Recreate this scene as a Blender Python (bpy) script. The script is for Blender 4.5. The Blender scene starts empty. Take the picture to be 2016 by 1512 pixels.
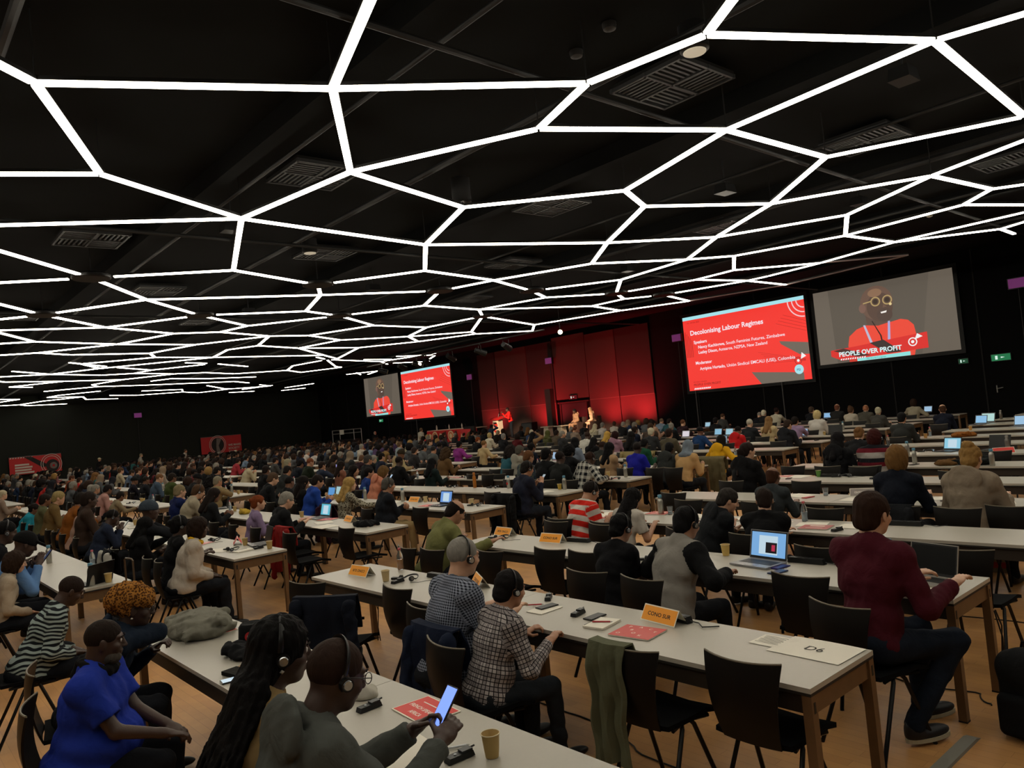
import bpy, math, random
import numpy as np
from mathutils import Vector as V, Euler, Matrix
S = bpy.context.scene
# ---------------------------------------------------------------- camera, world, exposure, stage light
LENS = 1500/2016*36
cd = bpy.data.cameras.new('camera'); cam = bpy.data.objects.new('camera', cd); S.collection.objects.link(cam)
cd.sensor_width = 36; cd.lens = LENS; cd.clip_end = 200; cd.clip_start = .05
cam.matrix_world = Matrix.Translation((0, 0, 2.12)) @ Matrix([[0.64886, 0.090135, 0.75555], [0.754919, 0.048083, -0.654053], [-0.095282, 0.994768, -0.036846]]).to_4x4()
S.camera = cam
w = bpy.data.worlds.new('hall'); S.world = w; w.use_nodes = True
w.node_tree.nodes['Background'].inputs[0].default_value = (.5, .5, .55, 1); w.node_tree.nodes['Background'].inputs[1].default_value = .0
S.view_settings.view_transform = 'Standard'; S.view_settings.look = 'None'; S.view_settings.gamma = 1; S.view_settings.use_curve_mapping = False
S.view_settings.exposure = 0.0
TUBE = 12.6            # strength of the ceiling tubes
RED_W = 1300.          # uplights behind the stage
def lamp(name, kind, loc, aim, energy, col, size=.3, angle=60, blend=.6):
    L = bpy.data.lights.new(name, kind); L.energy = energy; L.color = col
    if kind == 'SPOT': L.spot_size = math.radians(angle); L.spot_blend = blend; L.shadow_soft_size = size
    else: L.size = size
    o = bpy.data.objects.new(name, L); S.collection.objects.link(o); o.location = loc
    o.rotation_euler = (V(aim)-V(loc)).to_track_quat('-Z', 'Y').to_euler(); return o
for x, e in ((-36.3, .55), (-31.6, 1.), (-29.2, .35), (-26.6, .8), (-24.6, 1.)):
    lamp('red_uplight', 'SPOT', (x, 28.55, .95), (x, 29.95, 3.0), RED_W*e, (1, .035, .05), .12, 120, 1.)
lamp('stage_spotlight', 'SPOT', (-28, 21.0, 4.95), (-32.2, 27.2, 1.6), 6500, (1, .72, .5), .1, 15, .7)
lamp('stage_spotlight', 'SPOT', (-25, 21.0, 4.95), (-26.6, 27.2, 1.2), 6500, (1, .72, .5), .1, 17, .7)
lamp('stage_spotlight', 'SPOT', (-31, 21.0, 4.95), (-36.9, 27.0, 1.0), 9000, (1, .72, .5), .1, 20, .7)
# ---------------------------------------------------------------- helpers
COL = bpy.context.scene.collection
rnd = random.Random(7)
def srgb(c):
    if isinstance(c, str):
        c = [int(c[i:i+2], 16)/255 for i in (0, 2, 4)]
    return tuple((x/12.92 if x <= .04045 else ((x+.055)/1.055)**2.4) for x in c[:3]) + (1.0,)
MATS = {}
def mat(name, col='808080', rough=.6, metal=0., emit=None, estr=0., bump=None, spec=.4, var=None, trans=0., sheen=0.):
    """plain principled surface; bump=(kind, scale, strength); var=(scale, amount) mottles the colour"""
    if name in MATS: return MATS[name]
    m = bpy.data.materials.new(name); m.use_nodes = True; MATS[name] = m
    nt = m.node_tree; b = nt.nodes['Principled BSDF']
    c = srgb(col)
    b.inputs['Base Color'].default_value = c
    b.inputs['Roughness'].default_value = rough; b.inputs['Metallic'].default_value = metal
    b.inputs['Specular IOR Level'].default_value = spec
    if trans: b.inputs['Transmission Weight'].default_value = trans
    if sheen: b.inputs['Sheen Weight'].default_value = sheen
    if emit is not None:
        b.inputs['Emission Color'].default_value = srgb(emit); b.inputs['Emission Strength'].default_value = estr
    if bump or var:
        tc = nt.nodes.new('ShaderNodeTexCoord')
    if var:
        n = nt.nodes.new('ShaderNodeTexNoise'); n.inputs['Scale'].default_value = var[0]; n.inputs['Detail'].default_value = 4
        nt.links.new(tc.outputs['Object'], n.inputs['Vector'])
        r = nt.nodes.new('ShaderNodeMix'); r.data_type = 'RGBA'
        r.inputs['A'].default_value = tuple(x*(1-var[1]) for x in c[:3])+(1,)
        r.inputs['B'].default_value = tuple(min(1, x*(1+var[1])) for x in c[:3])+(1,)
        nt.links.new(n.outputs['Fac'], r.inputs['Factor']); nt.links.new(r.outputs['Result'], b.inputs['Base Color'])
    if bump:
        kind, sc, st = bump
        if kind == 'wave':
            n = nt.nodes.new('ShaderNodeTexWave'); n.inputs['Distortion'].default_value = 6; n.inputs['Detail'].default_value = 3
        else:
            n = nt.nodes.new('ShaderNodeTexNoise'); n.inputs['Detail'].default_value = 5
        n.inputs['Scale'].default_value = sc
        if kind == 'cloth': n.inputs['Distortion'].default_value = 1.8; n.inputs['Detail'].default_value = 3
        mp = nt.nodes.new('ShaderNodeMapping')
        if kind == 'hair': mp.inputs['Scale'].default_value = (1, 1, .12)
        nt.links.new(tc.outputs['Object'], mp.inputs['Vector']); nt.links.new(mp.outputs['Vector'], n.inputs['Vector'])
        bp = nt.nodes.new('ShaderNodeBump'); bp.inputs['Strength'].default_value = st; bp.inputs['Distance'].default_value = .03 if kind == 'cloth' else .01
        nt.links.new(n.outputs['Fac'], bp.inputs['Height']); nt.links.new(bp.outputs['Normal'], b.inputs['Normal'])
    return m
def skin(c): return mat('skin_'+c, c, .5, spec=.45, bump=('noise', 120, .08), var=(9, .12))
def hairm(c): return mat('hair_'+c, c, .7, spec=.10, bump=('hair', 90, .7), var=(30, .3))
def cloth(c, kind=''):
    if kind: return pattern(kind, c)
    return mat('cloth_'+c, c, .9, spec=.15, bump=('cloth', 10, .22), var=(5, .14))
def math_node(nt, op, a, b=None, c=None):
    n = nt.nodes.new('ShaderNodeMath'); n.operation = op
    for i, v in enumerate((a, b, c)):
        if v is None: continue
        if hasattr(v, 'links') or hasattr(v, 'is_linked'): nt.links.new(v, n.inputs[i])
        else: n.inputs[i].default_value = v
    return n.outputs[0]
def mixc(nt, f, a, b):
    m = nt.nodes.new('ShaderNodeMix'); m.data_type = 'RGBA'
    nt.links.new(f, m.inputs['Factor'])
    for k, v in (('A', a), ('B', b)):
        if isinstance(v, tuple): m.inputs[k].default_value = v
        else: nt.links.new(v, m.inputs[k])
    return m.outputs['Result']
def pattern(kind, c):
    """woven / printed cloth laid out in the garment's own coordinates"""
    nm = 'cloth_%s_%s' % (kind, c)
    if nm in MATS: return MATS[nm]
    m = mat(nm, c, .9, spec=.15, bump=('cloth', 10, .2)); nt = m.node_tree; b = nt.nodes['Principled BSDF']
    tc = nt.nodes.new('ShaderNodeTexCoord'); sp = nt.nodes.new('ShaderNodeSeparateXYZ'); nt.links.new(tc.outputs['Object'], sp.inputs[0])
    at = nt.nodes.new('ShaderNodeAttribute'); at.attribute_name = 'weave'; sp2 = nt.nodes.new('ShaderNodeSeparateXYZ'); nt.links.new(at.outputs['Vector'], sp2.inputs[0])
    X, Y, Z = sp.outputs
    if kind in ('gingham', 'plaid', 'buffalo', 'stripe', 'raglan'): X, Z, Y = sp2.outputs
    base = srgb(c)
    def line(v, per, duty, off=0.):
        f = math_node(nt, 'FRACT', math_node(nt, 'MULTIPLY_ADD', v, 1/per, off+50))
        return math_node(nt, 'LESS_THAN', f, duty)
    XY = X
    if kind == 'raglan': o = mixc(nt, math_node(nt, 'GREATER_THAN', Y, .5), base, srgb('0e0e10'))
    elif kind == 'gingham':
        o = mixc(nt, math_node(nt, 'MULTIPLY', math_node(nt, 'ADD', line(XY, .0155, .5), line(Z, .0155, .5)), .5), srgb('8d93a3'), srgb('10141f'))
    elif kind == 'plaid':
        f = math_node(nt, 'MAXIMUM', line(XY, .026, .2), line(Z, .026, .2))
        g = math_node(nt, 'MULTIPLY', math_node(nt, 'MAXIMUM', line(XY, .078, .3, .3), line(Z, .078, .3, .3)), .45)
        o = mixc(nt, f, mixc(nt, g, srgb('a8a09e'), srgb('4a4449')), srgb('191418'))
    elif kind == 'buffalo':
        o = mixc(nt, math_node(nt, 'MULTIPLY', math_node(nt, 'ADD', line(XY, .11, .5), line(Z, .11, .5)), .5), srgb('a9a79e'), srgb('0c0e14'))
    elif kind == 'stripe':      # broad red and white bands
        o = mixc(nt, line(Z, .125, .5, .2), srgb('b9b2a8'), srgb('c4261c'))
    elif kind == 'poncho':      # grey, maroon, black bands
        o = mixc(nt, line(Z, .2, .3), mixc(nt, line(Z, .2, .3, -.3+1), srgb('8b8580'), srgb('15151a')), srgb('5d1520'))
    elif kind == 'thin':
        o = mixc(nt, line(Z, .05, .3), base, srgb('5a5550'))
    elif kind in ('print', 'swirl', 'leopard', 'floral', 'dots'):
        v = nt.nodes.new('ShaderNodeTexVoronoi' if kind in ('leopard', 'dots', 'floral') else 'ShaderNodeTexWave')
        nt.links.new(tc.outputs['Object'], v.inputs['Vector'])
        if kind == 'swirl':
            v.wave_type = 'RINGS'; v.inputs['Scale'].default_value = 9; v.inputs['Distortion'].default_value = 9; v.inputs['Detail'].default_value = 1; v.inputs['Detail Scale'].default_value = .6
            o = mixc(nt, math_node(nt, 'GREATER_THAN', v.outputs['Fac'], .5), srgb('14181c'), base)
        elif kind == 'print':
            v.inputs['Scale'].default_value = 5; v.inputs['Distortion'].default_value = 14
            o = mixc(nt, v.outputs['Fac'], srgb('1c2a40'), base)
        else:
            v.inputs['Scale'].default_value = {'leopard': 75, 'dots': 60, 'floral': 34}[kind]
            th = {'leopard': .5, 'dots': .3, 'floral': .4}[kind]
            second = {'leopard': '4a2c10', 'dots': 'b8b8b4', 'floral': '30271c'}[kind]
            f = math_node(nt, 'LESS_THAN', v.outputs['Distance'], th)
            o = mixc(nt, f, base, srgb(second))
    nt.links.new(o, b.inputs['Base Color'])
    return m

# ---------------------------------------------------------------- mesh helpers
def obj(name, me, m=None, parent=None, smooth=False):
    if isinstance(me, MB): me = me.mesh(name, smooth)
    o = bpy.data.objects.new(name, me); COL.objects.link(o)
    if m is not None:
        for k in (m if isinstance(m, (list, tuple)) else [m]):
            o.data.materials.append(k)
    if parent is not None: o.parent = parent
    if smooth: o.data.set_sharp_from_angle(angle=math.radians(42))
    return o
def tag(o, label=None, cat=None, group=None, kind=None):
    if label: o['label'] = label
    if cat: o['category'] = cat
    if group: o['group'] = group
    if kind: o['kind'] = kind
    return o
def empty(name, loc=(0, 0, 0), rz=0., **k):
    o = bpy.data.objects.new(name, None); COL.objects.link(o); o.location = loc; o.rotation_euler = (0, 0, rz)
    o.empty_display_size = .1
    return tag(o, **k)
def kids(o): return [c for c in ALLKIDS.get(o.name, [])]
ALLKIDS = {}
def copy_tree(root, loc, rz, **k):
    c = root.copy(); COL.objects.link(c); c.location = loc; c.rotation_euler = (0, 0, rz); tag(c, **k)
    for ch in root.children:
        d = ch.copy(); COL.objects.link(d); d.parent = c
        for g in ch.children:
            e = g.copy(); COL.objects.link(e); e.parent = d
    return c
class MB:
    """collects simple solids into one mesh; mi = material index"""
    def __init__(s): s.v = []; s.f = []; s.m = []
    def add(s, vs, fs, mi=0):
        n = len(s.v); s.v += [tuple(p) for p in vs]; s.f += [tuple(i+n for i in f) for f in fs]; s.m += [mi]*len(fs); return s
    def box(s, c, d, R=None, mi=0, taper=1.):
        vs = []
        for z in (-1, 1):
            t = taper if z > 0 else 1
            for y in (-1, 1):
                for x in (-1, 1):
                    p = V((x*d[0]/2*t, y*d[1]/2*t, z*d[2]/2))
                    if R is not None: p = R @ p
                    vs.append(p+V(c))
        return s.add(vs, [(0, 2, 3, 1), (4, 5, 7, 6), (0, 1, 5, 4), (2, 6, 7, 3), (0, 4, 6, 2), (1, 3, 7, 5)], mi)
    def cyl(s, a, b, r0, r1=None, n=12, mi=0, cap=True):
        a = V(a); b = V(b); r1 = r0 if r1 is None else r1; z = (b-a).normalized()
        x = z.orthogonal().normalized(); y = z.cross(x)
        vs = []
        for p, r in ((a, r0), (b, r1)):
            for i in range(n):
                t = 2*math.pi*i/n; vs.append(p+x*(r*math.cos(t))+y*(r*math.sin(t)))
        fs = [(i, (i+1) % n, n+(i+1) % n, n+i) for i in range(n)]
        if cap: fs += [tuple(reversed(range(n))), tuple(range(n, 2*n))]
        return s.add(vs, fs, mi)
    def lathe(s, prof, c=(0, 0, 0), n=20, mi=0, R=None):
        vs = []; fs = []
        for r, z in prof:
            for i in range(n):
                t = 2*math.pi*i/n; p = V((r*math.cos(t), r*math.sin(t), z))
                if R is not None: p = R @ p
                vs.append(p+V(c))
        for k in range(len(prof)-1):
            for i in range(n):
                j = (i+1) % n; fs.append((k*n+i, k*n+j, (k+1)*n+j, (k+1)*n+i))
        fs.append(tuple(reversed(range(n)))); fs.append(tuple(range((len(prof)-1)*n, len(prof)*n)))
        return s.add(vs, fs, mi)
    def tube(s, pts, r, n=6, mi=0, flat=None):
        pts = [V(p) for p in pts]; vs = []; fs = []; up = None
        for i, p in enumerate(pts):
            t = (pts[min(i+1, len(pts)-1)]-pts[max(i-1, 0)]).normalized()
            if up is None: up = t.orthogonal().normalized()
            up = (up-t*up.dot(t)).normalized(); w = t.cross(up)
            for k in range(n):
                a = 2*math.pi*k/n
                vs.append(p+up*(r*math.cos(a))+w*(r*(flat or 1)*math.sin(a)))
        for i in range(len(pts)-1):
            for k in range(n):
                j = (k+1) % n; fs.append((i*n+k, i*n+j, (i+1)*n+j, (i+1)*n+k))
        fs.append(tuple(reversed(range(n)))); fs.append(tuple(range((len(pts)-1)*n, len(pts)*n)))
        return s.add(vs, fs, mi)
    def quad(s, a, b, c, d, mi=0): return s.add([a, b, c, d], [(0, 1, 2, 3)], mi)
    def sheet(s, P, th, mi=0):
        """P: grid [i][j] of points -> solid sheet of thickness th"""
        ni = len(P); nj = len(P[0]); G = [[V(p) for p in r] for r in P]; top = []; bot = []
        for i in range(ni):
            for j in range(nj):
                du = G[min(i+1, ni-1)][j]-G[max(i-1, 0)][j]; dv = G[i][min(j+1, nj-1)]-G[i][max(j-1, 0)]
                n = du.cross(dv); n = n.normalized() if n.length > 1e-9 else V((0, 0, 1))
                top.append(G[i][j]+n*th/2); bot.append(G[i][j]-n*th/2)
        N = ni*nj; fs = []
        for i in range(ni-1):
            for j in range(nj-1):
                a = i*nj+j; fs.append((a, a+nj, a+nj+1, a+1)); fs.append((N+a, N+a+1, N+a+nj+1, N+a+nj))
        for i in range(ni-1):
            a = i*nj; fs.append((a, N+a, N+a+nj, a+nj)); a = i*nj+nj-1; fs.append((a, a+nj, N+a+nj, N+a))
        for j in range(nj-1):
            a = j; fs.append((a, a+1, N+a+1, N+a)); a = (ni-1)*nj+j; fs.append((a, N+a, N+a+1, a+1))
        return s.add(top+bot, fs, mi)
    def mesh(s, name='m', smooth=False):
        me = bpy.data.meshes.new(name); me.from_pydata(s.v, [], s.f)
        me.polygons.foreach_set('material_index', s.m)
        if smooth: me.polygons.foreach_set('use_smooth', [True]*len(s.f))
        me.update(); return me
def rot(rx=0, ry=0, rz=0):
    return Euler((math.radians(rx), math.radians(ry), math.radians(rz))).to_matrix()

# ---------------------------------------------------------------- soft solids: distance fields turned into meshes
NP = np.array
class Field:
    def __init__(s, lo, hi, res):
        s.res = res; s.lo = NP(lo, float)-2*res; n = np.ceil((NP(hi, float)+2*res-s.lo)/res).astype(int)+1; s.n = n
        s.ax = [s.lo[i]+np.arange(n[i])*res for i in range(3)]; s.F = np.full(n, 9., np.float32)
    def sub(s, lo, hi):
        a = [max(0, int((lo[i]-s.lo[i])/s.res)) for i in range(3)]; b = [min(s.n[i], int((hi[i]-s.lo[i])/s.res)+2) for i in range(3)]
        if any(b[i] <= a[i] for i in range(3)): return None, None
        sl = tuple(slice(a[i], b[i]) for i in range(3))
        return sl, np.meshgrid(*[s.ax[i][sl[i]].astype(np.float32) for i in range(3)], indexing='ij')
    def comb(s, sl, d, k, cut):
        G = s.F[sl]
        if cut:
            if k: h = np.clip(.5-.5*(G+d)/k, 0, 1); s.F[sl] = G*(1-h)-d*h+k*h*(1-h)
            else: s.F[sl] = np.maximum(G, -d)
        elif k:
            h = np.clip(.5+.5*(G-d)/k, 0, 1); s.F[sl] = G*(1-h)+d*h-k*h*(1-h)
        else: s.F[sl] = np.minimum(G, d)
    def cap(s, a, b, ra, rb=None, k=.02, cut=False):
        a = NP(a, float); b = NP(b, float); rb = ra if rb is None else rb; m = max(ra, rb)+max(k, .03)+s.res*2
        sl, g = s.sub(np.minimum(a, b)-m, np.maximum(a, b)+m)
        if sl is None: return s
        ab = b-a; L = max(1e-9, ab@ab); P = [g[i]-a[i] for i in range(3)]
        t = np.clip((P[0]*ab[0]+P[1]*ab[1]+P[2]*ab[2])/L, 0, 1)
        d = np.sqrt(sum((P[i]-t*ab[i])**2 for i in range(3)))-(ra+(rb-ra)*t)
        s.comb(sl, d, k, cut); return s
    def ell(s, c, r, R=None, k=.03, cut=False):
        c = NP(c, float); r = NP(r, float); m = max(r)+max(k, .03)+s.res*2
        sl, g = s.sub(c-m, c+m)
        if sl is None: return s
        P = [g[i]-c[i] for i in range(3)]
        if R is not None:
            R = NP(R, float); P = [R[0, i]*P[0]+R[1, i]*P[1]+R[2, i]*P[2] for i in range(3)]
        k0 = np.sqrt(sum((P[i]/r[i])**2 for i in range(3)))+1e-6; k1 = np.sqrt(sum((P[i]/r[i]**2)**2 for i in range(3)))+1e-6
        s.comb(sl, k0*(k0-1)/k1, k, cut); return s
    def box(s, c, h, R=None, k=.02, rr=.01, cut=False):
        c = NP(c, float); h = NP(h, float); m = np.linalg.norm(h)+max(k, .03)+s.res*2
        sl, g = s.sub(c-m, c+m)
        if sl is None: return s
        P = [g[i]-c[i] for i in range(3)]
        if R is not None:
            R = NP(R, float); P = [R[0, i]*P[0]+R[1, i]*P[1]+R[2, i]*P[2] for i in range(3)]
        q = [np.abs(P[i])-(h[i]-rr) for i in range(3)]
        d = np.sqrt(sum(np.maximum(x, 0)**2 for x in q))+np.minimum(np.maximum(np.maximum(q[0], q[1]), q[2]), 0)-rr
        s.comb(sl, d, k, cut); return s
    def folds(s, amp, freq, seed=0, zs=1.):
        """soft creases"""
        X, Y, Z = np.meshgrid(*[a.astype(np.float32) for a in s.ax], indexing='ij'); r = np.random.RandomState(seed)
        w = np.zeros_like(X)
        for i in range(4):
            v = r.normal(size=3); v /= np.linalg.norm(v); v[2] *= zs; f = freq*(1+.55*i); ph = r.uniform(0, 6.28)
            u = r.normal(size=3)*freq*.6
            w += np.sin(f*(v[0]*X+v[1]*Y+v[2]*Z)+ph+1.6*np.sin(u[0]*X+u[1]*Y+u[2]*Z+ph))/(1+.5*i)
        s.F += amp*w; return s
    def extract(s):
        F = s.F; ins = F < 0
        n = F.shape; c = [slice(0, -1), slice(1, None)]
        cnt = np.zeros([k-1 for k in n], np.int8)
        for i in c:
            for j in c:
                for k in c: cnt += ins[i, j, k]
        act = (cnt > 0) & (cnt < 8)
        idx = -np.ones(act.shape, np.int64); A = np.argwhere(act); idx[act] = np.arange(len(A))
        if not len(A): return np.zeros((0, 3)), np.zeros((0, 4), int)
        S = np.zeros((len(A), 3)); W = np.zeros(len(A))
        off = [(x, y, z) for x in (0, 1) for y in (0, 1) for z in (0, 1)]
        val = {o: F[A[:, 0]+o[0], A[:, 1]+o[1], A[:, 2]+o[2]].astype(float) for o in off}
        for o in off:
            for a in range(3):
                if o[a]: continue
                p = list(o); p[a] = 1; p = tuple(p); f0 = val[o]; f1 = val[p]; m = (f0 < 0) != (f1 < 0)
                t = np.where(m, f0/np.where(m, f0-f1, 1), 0); pt = np.tile(NP(o, float), (len(A), 1)); pt[:, a] += t
                S += np.where(m[:, None], pt, 0); W += m
        P = s.lo+(A+S/W[:, None])*s.res
        Q = []
        for a in range(3):
            b, d = [(1, 2), (2, 0), (0, 1)][a]
            s0 = [slice(0, -1) if i == a else slice(1, -1) for i in range(3)]; s1 = [slice(1, None) if i == a else slice(1, -1) for i in range(3)]
            x0 = ins[tuple(s0)]; x1 = ins[tuple(s1)]; m = np.argwhere(x0 != x1)
            if not len(m): continue
            up = x0[tuple(m.T)]
            m = m.copy()
            for i in (b, d): m[:, i] += 1
            def g(db, dd):
                q = m.copy(); q[:, b] -= db; q[:, d] -= dd; return idx[tuple(q.T)]
            q = np.stack([g(1, 1), g(0, 1), g(0, 0), g(1, 0)], 1)
            q[~up] = q[~up][:, ::-1]; Q.append(q)
        return P, np.concatenate(Q)
def npmesh(name, parts, smooth=True):
    vs = []; fs = []; n = 0; ms = []
    for p in parts:
        P, Q = p[0], p[1]
        vs.append(P); fs.append(Q+n); n += len(P); ms.append(np.full(len(Q), p[2] if len(p) > 2 else 0))
    P = np.concatenate(vs); Q = np.concatenate(fs); M = np.concatenate(ms)
    me = bpy.data.meshes.new(name)
    me.vertices.add(len(P)); me.vertices.foreach_set('co', P.astype(np.float32).ravel())
    me.loops.add(Q.size); me.loops.foreach_set('vertex_index', Q.astype(np.int32).ravel())
    me.polygons.add(len(Q)); me.polygons.foreach_set('loop_start', np.arange(0, Q.size, 4, dtype=np.int32))
    me.polygons.foreach_set('material_index', M.astype(np.int32))
    me.polygons.foreach_set('use_smooth', np.full(len(Q), smooth))
    me.update(calc_edges=True); return me

# ---------------------------------------------------------------- people
def R3(rx=0, ry=0, rz=0): return NP(rot(rx, ry, rz))
def ik(S, W, l1, l2, hint):
    d = W-S; L = np.linalg.norm(d); mx = (l1+l2)*.995
    if L > mx: W = S+d/L*mx; d = W-S; L = mx
    u = d/L; a = (l1*l1-l2*l2+L*L)/(2*L); h = math.sqrt(max(1e-6, l1*l1-a*a))
    v = NP(hint, float); v = v-u*(v@u); v /= np.linalg.norm(v)+1e-9
    return S+u*a+v*h, W
ARMS = {   # wrist targets (side, forward, up) for left/right and elbow hints, person's own frame
 'table': ((-.14, .40, .80), (.16, .42, .80)), 'cross': ((.08, .36, .81), (-.06, .40, .81)), 'lap': ((-.10, .30, .62), (.10, .30, .62)),
 'phonefar': ((-.02, .56, .86), (.14, .585, .85)), 'bigthigh': ((-.02, .43, .67), (.16, .46, .68)), 'phone': ((-.07, .36, .90), (.10, .38, .92)), 'laptop': ((-.12, .42, .81), (.12, .42, .81)), 'chin': ((-.14, .40, .80), (.03, .22, 1.02)),
 'wide': ((-.27, .42, .80), (.29, .34, .80)), 'side': ((-.24, .16, .60), (.24, .20, .58)), 'camera': ((-.10, .26, 1.26), (.10, .26, 1.26)),
 'gesture': ((-.12, .35, .84), (.26, .40, 1.05)), 'reach': ((-.12, .34, .80), (.34, .56, .80)), 'thigh': ((-.16, .34, .64), (.24, .30, .70))}
class Pose:
    def __init__(s, lean=12, side=0, twist=0, arms='table', hyaw=0, hpitch=0, hroll=0, w=1., stand=False, h=1., legs='sit', dz=0.):
        s.w = w; s.h = h
        T = R3(-lean, side, 0); s.T = T
        hz = (.93 if stand else .54)+dz
        s.P = NP((0, 0, hz)); s.C = s.P+T@NP((0, 0, .27*h)); T2 = R3(-lean*1.35, side, twist); s.T2 = T2
        s.N = s.C+T2@NP((0, -.005, .25*h)); s.sh = [s.C+T2@NP((x*.150*(.6+.4*w), 0, .19*h)) for x in (-1, 1)]
        s.H = R3(-hpitch-lean*.35, hroll, hyaw+twist*.6)
        s.nk = s.N+T2@NP((0, .012, .05)); s.hc = s.nk+s.H@NP((0, .018, .105))
        ta, tb = ARMS[arms]; z0 = .39 if stand else 0
        if arms in ('camera', 'gesture') and stand: z0 = .37
        if arms == 'side' and stand: z0 = .2
        s.arm = []
        for i, t in enumerate((ta, tb)):
            sg = -1 if i == 0 else 1
            W = NP(t, float)+NP((0, 0, z0)); hint = (sg*.42, -.35, -.9)
            if arms == 'chin' and i == 1: hint = (.25, .9, -.6)
            if arms == 'wide': hint = (sg*.8, -.2, -.6)
            E, W = ik(s.sh[i], W, .29*h, .25*h, hint); s.arm.append((E, W))
        s.hip = [s.P+NP((x*.09, 0, -.02)) for x in (-1, 1)]
        s.leg = []
        for i, sg in enumerate((-1, 1)):
            if stand: K = NP((sg*.10, .02, .50+dz)); A = NP((sg*.11, -.01, .08+dz))
            elif legs == 'back' and i == 1: K = NP((sg*.13, .43, .50)); A = NP((sg*.12, .12, .10))
            else: K = NP((sg*.13, .43, .51)); A = NP((sg*.13, .40+.06*i, .08))
            s.leg.append((K, A))
def hand_prims(F, W, dirv, nrm, side, curl, k=.006):
    """palm, four fingers and a thumb from wrist W along dirv; nrm = back of the hand"""
    d = dirv/np.linalg.norm(dirv); n = nrm-d*(nrm@d); n /= np.linalg.norm(n); s = np.cross(d, n)*side
    B = W+d*.015
    R = np.stack([s, d, n], 1)
    F.ell(B+d*.045, (.038, .05, .014), R, k=.012)
    F.cap(W-d*.02, B+d*.02, .024, .022, k=.02)
    for j, (o, L) in enumerate(((-.027, .070), (-.009, .078), (.009, .073), (.026, .058))):
        p = B+d*.085+s*o; a = curl*.55
        for q, fr in enumerate((.45, .32, .23)):
            v = d*math.cos(a)-n*math.sin(a); e = p+v*L*fr; F.cap(p, e, .0088-.0008*q, .0082-.0008*q, k=k); p = e; a += curl
    p = B+d*.02-s*.03; v = d*.6-s*.75-n*.35*min(1.5, curl+.3); v /= np.linalg.norm(v); e = p+v*.045; F.cap(p, e, .012, .010, k=.01)
    v2 = d*.95-s*.15-n*.35*curl; v2 /= np.linalg.norm(v2); F.cap(e, e+v2*.032, .010, .0085, k=k)
def skull(F, c, H, fine=True, k=.02):
    q = lambda x, y, z: c+H@NP((x, y, z))
    F.ell(q(0, -.014, .03), (.075, .096, .088), H, k=k); F.ell(q(0, .028, -.035), (.062, .066, .082), H, k=.03)
    F.ell(q(0, .062, -.088), (.026, .022, .02), H, k=.025)
    for x in (-1, 1):
        F.ell(q(x*.077, -.002, -.008), (.009, .019, .032), H@R3(0, 0, x*18), k=.006)
    if fine:
        F.cap(q(0, .088, .018), q(0, .108, -.022), .009, .013, k=.012)
        F.cap(q(-.04, .078, .03), q(.04, .078, .03), .010, k=.016)
        for x in (-1, 1):
            F.ell(q(x*.031, .090, .010), (.016, .012, .010), H, k=.01, cut=True); F.ell(q(x*.031, .080, .010), (.013, .012, .011), H, k=.003)
            F.ell(q(x*.04, .066, -.025), (.022, .02, .02), H, k=.02); F.ell(q(x*.011, .103, -.026), (.009, .009, .007), H, k=.006)
        F.ell(q(0, .088, -.052), (.025, .012, .007), H, k=.004); F.ell(q(0, .086, -.063), (.021, .012, .008), H, k=.003)
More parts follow.
